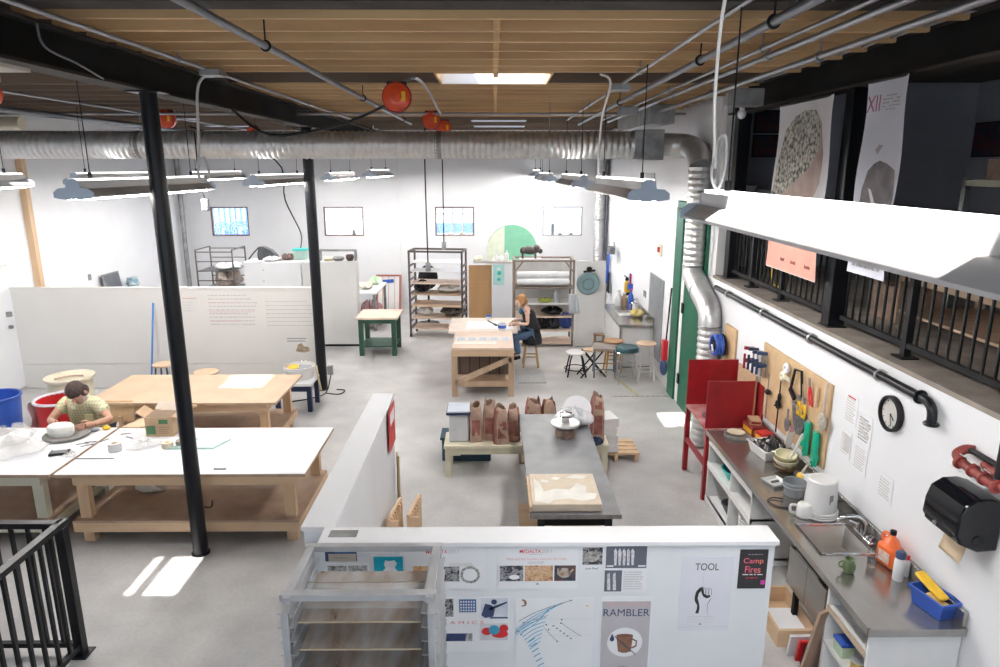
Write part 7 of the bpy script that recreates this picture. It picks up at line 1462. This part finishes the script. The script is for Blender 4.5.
mb = MB().mesh(grown(N, E_, 'pelvis'))
HC = rel(.505, 12.54, 1.275); HM = Matrix.Rotation(R(-90), 3, 'Z') @ Matrix.Rotation(R(24), 3, 'X')
face(mb, HC, HM, .98)
hand(mb, rel(.415, 12.30, .905), rel(.345, 12.29, .895), (-1, .1, -.12), (0, -1, 0), (-.2, 0, -1), .95); hand(mb, rel(.42, 12.55, .91), rel(.35, 12.47, .90), (-1, -.5, -.12), (0, 1, 0), (-.2, 0, -1), .95)
part(P, 'body', mb, SKINL); features(P, HC, HM, .98)
def A(v): return Vector(HC) + HM @ (Vector(v) * .98)
hr = mat('hair_auburn', (.40, .20, .08), .7, var=.2, scale=40, bump=.5)
part(P, 'hair', MB().ell(A((0, .028, .042)), .09, .098, .098, 24, HM).ell(A((.062, .03, .0)), .03, .06, .08, 14, HM).ell(A((-.062, .03, .0)), .03, .06, .08, 14, HM).ell(A((0, .08, -.02)), .065, .04, .07, 16, HM).ell(A((0, -.06, .085)), .06, .035, .03, 14, HM), hr)
S = {'low': (rel(.73, 12.55, .66), (.155, .17)), 'pelvis': (rel(.72, 12.55, .76), (.16, .16)), 'belly': (rel(.70, 12.55, .87), (.14, .14)), 'chest': (rel(.65, 12.55, 1.02), (.145, .145)), 'top': (rel(.612, 12.55, 1.13), (.10, .10))}
part(P, 'top', MB().mesh(grown(S, [('low', 'pelvis'), ('pelvis', 'belly'), ('belly', 'chest'), ('chest', 'top')], 'belly')), mat('cloth_black', (.012, .012, .016), .85, var=.1))
part(P, 'skirt_hem', MB().lathe([(.16, .70), (.19, .60), (.20, .47), (.185, .47), (.15, .62), (.14, .69)], (.02, 0, 0), 24, .95, .95), MATS['cloth_black'])
part(P, 'scarf', MB().ell(rel(.50, 12.53, 1.09), .04, .06, .06, 14), mat('scarf_blue', (.03, .14, .26), .8))
TR = {k: (N[k][0], (N[k][1][0] + .015, N[k][1][1] + .015) if isinstance(N[k][1], tuple) else N[k][1] + .014) for k in ('pelvis', 'hipL', 'knL', 'anL', 'hipR', 'knR', 'anR')}
part(P, 'jeans', MB().mesh(grown(TR, [('pelvis', 'hipL'), ('hipL', 'knL'), ('knL', 'anL'), ('pelvis', 'hipR'), ('hipR', 'knR'), ('knR', 'anR')], 'pelvis')), mat('denim', (.08, .14, .25), .8, var=.12, scale=30))
for k in ('L', 'R'):
    a, b = Vector(N['an' + k][0]), Vector(N['to' + k][0])
    part(P, 'shoe', MB().tube([a + Vector((.03, 0, -.03)), (a + b) / 2 + Vector((0, 0, -.02)), b, b + (b - a).normalized() * .05], [.04, .048, .044, .03], 12), BLACKM)
# ------------------------------------------------------------------ tidy: separate pieces become parts, small pieces hang under their part
def split_pieces(o):
    bm = bmesh.new(); bm.from_mesh(o.data); bm.verts.ensure_lookup_table()
    seen = {}; isl = []
    for v in bm.verts:
        if v.index in seen: continue
        st = [v]; seen[v.index] = len(isl); cur = [v]
        while st:
            a = st.pop()
            for e in a.link_edges:
                b = e.other_vert(a)
                if b.index not in seen: seen[b.index] = len(isl); st.append(b); cur.append(b)
        isl.append(cur)
    boxes = [[[min(v.co[i] for v in c) - .004 for i in range(3)], [max(v.co[i] for v in c) + .004 for i in range(3)]] for c in isl]
    grp = list(range(len(isl)))
    def root(i):
        while grp[i] != i: i = grp[i]
        return i
    for i in range(len(isl)):
        for j in range(i):
            if all(boxes[i][0][k] <= boxes[j][1][k] and boxes[j][0][k] <= boxes[i][1][k] for k in range(3)): grp[root(i)] = root(j)
    ids = sorted({root(i) for i in range(len(isl))})
    if len(ids) > 1:
        for n, g in enumerate(ids):
            b2 = bm.copy(); b2.verts.ensure_lookup_table()
            bmesh.ops.delete(b2, geom=[v for v in b2.verts if root(seen[v.index]) != g], context='VERTS')
            me = bpy.data.meshes.new(o.data.name); b2.to_mesh(me); b2.free()
            for m in o.data.materials: me.materials.append(m)
            if n == 0: first = me
            else:
                c = o.copy(); c.data = me; COL.objects.link(c)
        o.data = first
    bm.free()
SPLIT = {'hanger', 'shelf_bars', 'coupling', 'joint_collar', 'hanger_rod', 'door_hinge', 'pipe_clamp', 'elbow_seam', 'bolt', 'leg', 'foot_plate', 'bracket', 'side_button', 'rail', 'shelf_rail', 'apron', 'drips', 'band', 'grooves', 'latch', 'figures', 'slats', 'printed_bread', 'printed_cloth', 'hose', 'rung', 'runner', 'hem_rod', 'support', 'caption', 'front', 'door', 'flange', 'blue_bands', 'door_frame', 'dry_patches', 'drawings', 'photo_strip', 'top_bar', 'brush', 'lever', 'shaft'}
for o in [o for o in SC.objects if o.parent and o.type == 'MESH' and o.name.split('.')[0] in SPLIT]: split_pieces(o)
SUBPART = {'hour_marks': ['dial'], 'hand': ['dial'], 'lid_top': ['lid'], 'cap_plate': ['cap'], 'keys': ['case'], 'display': ['case', 'body'], 'lock': ['cover'], 'side_button': ['cover'], 'lower_panel': ['cover'],
           'warning_label': ['housing'], 'rim': ['body', 'housing', 'disc', 'bowl', 'bin', 'basin'], 'core': ['roll'], 'top_edge': ['tabletop'], 'latch': ['door'], 'label_band': ['box'], 'packing_tape': ['carton'], 'paper_label': ['body'],
           'barcode': ['body'], 'green_print': ['body'], 'seat_ring': ['seat'], 'lid_bar': ['lid'], 'drain': ['sink_basin'], 'sink_rim': ['top_sheet'], 'lever': ['base'], 'peg_holes': ['board'], 'dry_patches': ['slab'], 'crank_handle': ['hub'],
           'channel_top': ['reflector'], 'glaze_ring': ['dish'], 'lid_edge': ['box'], 'printed_face': ['bag'], 'eyes': ['body'], 'mouth': ['body'], 'collar': ['shirt'], 'pocket': ['shirt'], 'top_ring': ['hub'], 'seam': ['block'],
           'drips': ['body'], 'label': ['cylinder'], 'red_clamp': ['head'], 'blade_edge': ['blade'], 'caption': ['picture'], 'printed_teapot': ['picture'], 'tile_pattern': ['picture'], 'cup_mouth': ['cup_picture'], 'paper': ['sheet'], 'grooves': ['board']}
for o in [o for o in SC.objects if o.parent and o.name.split('.')[0] in SUBPART]:
    if o.parent.parent: continue
    for want in SUBPART[o.name.split('.')[0]]:
        s = [c for c in o.parent.children if c.name.split('.')[0] == want and c is not o and not any(c.rotation_euler)]
        if s: o.parent = s[0]; break
bpy.context.view_layer.update()
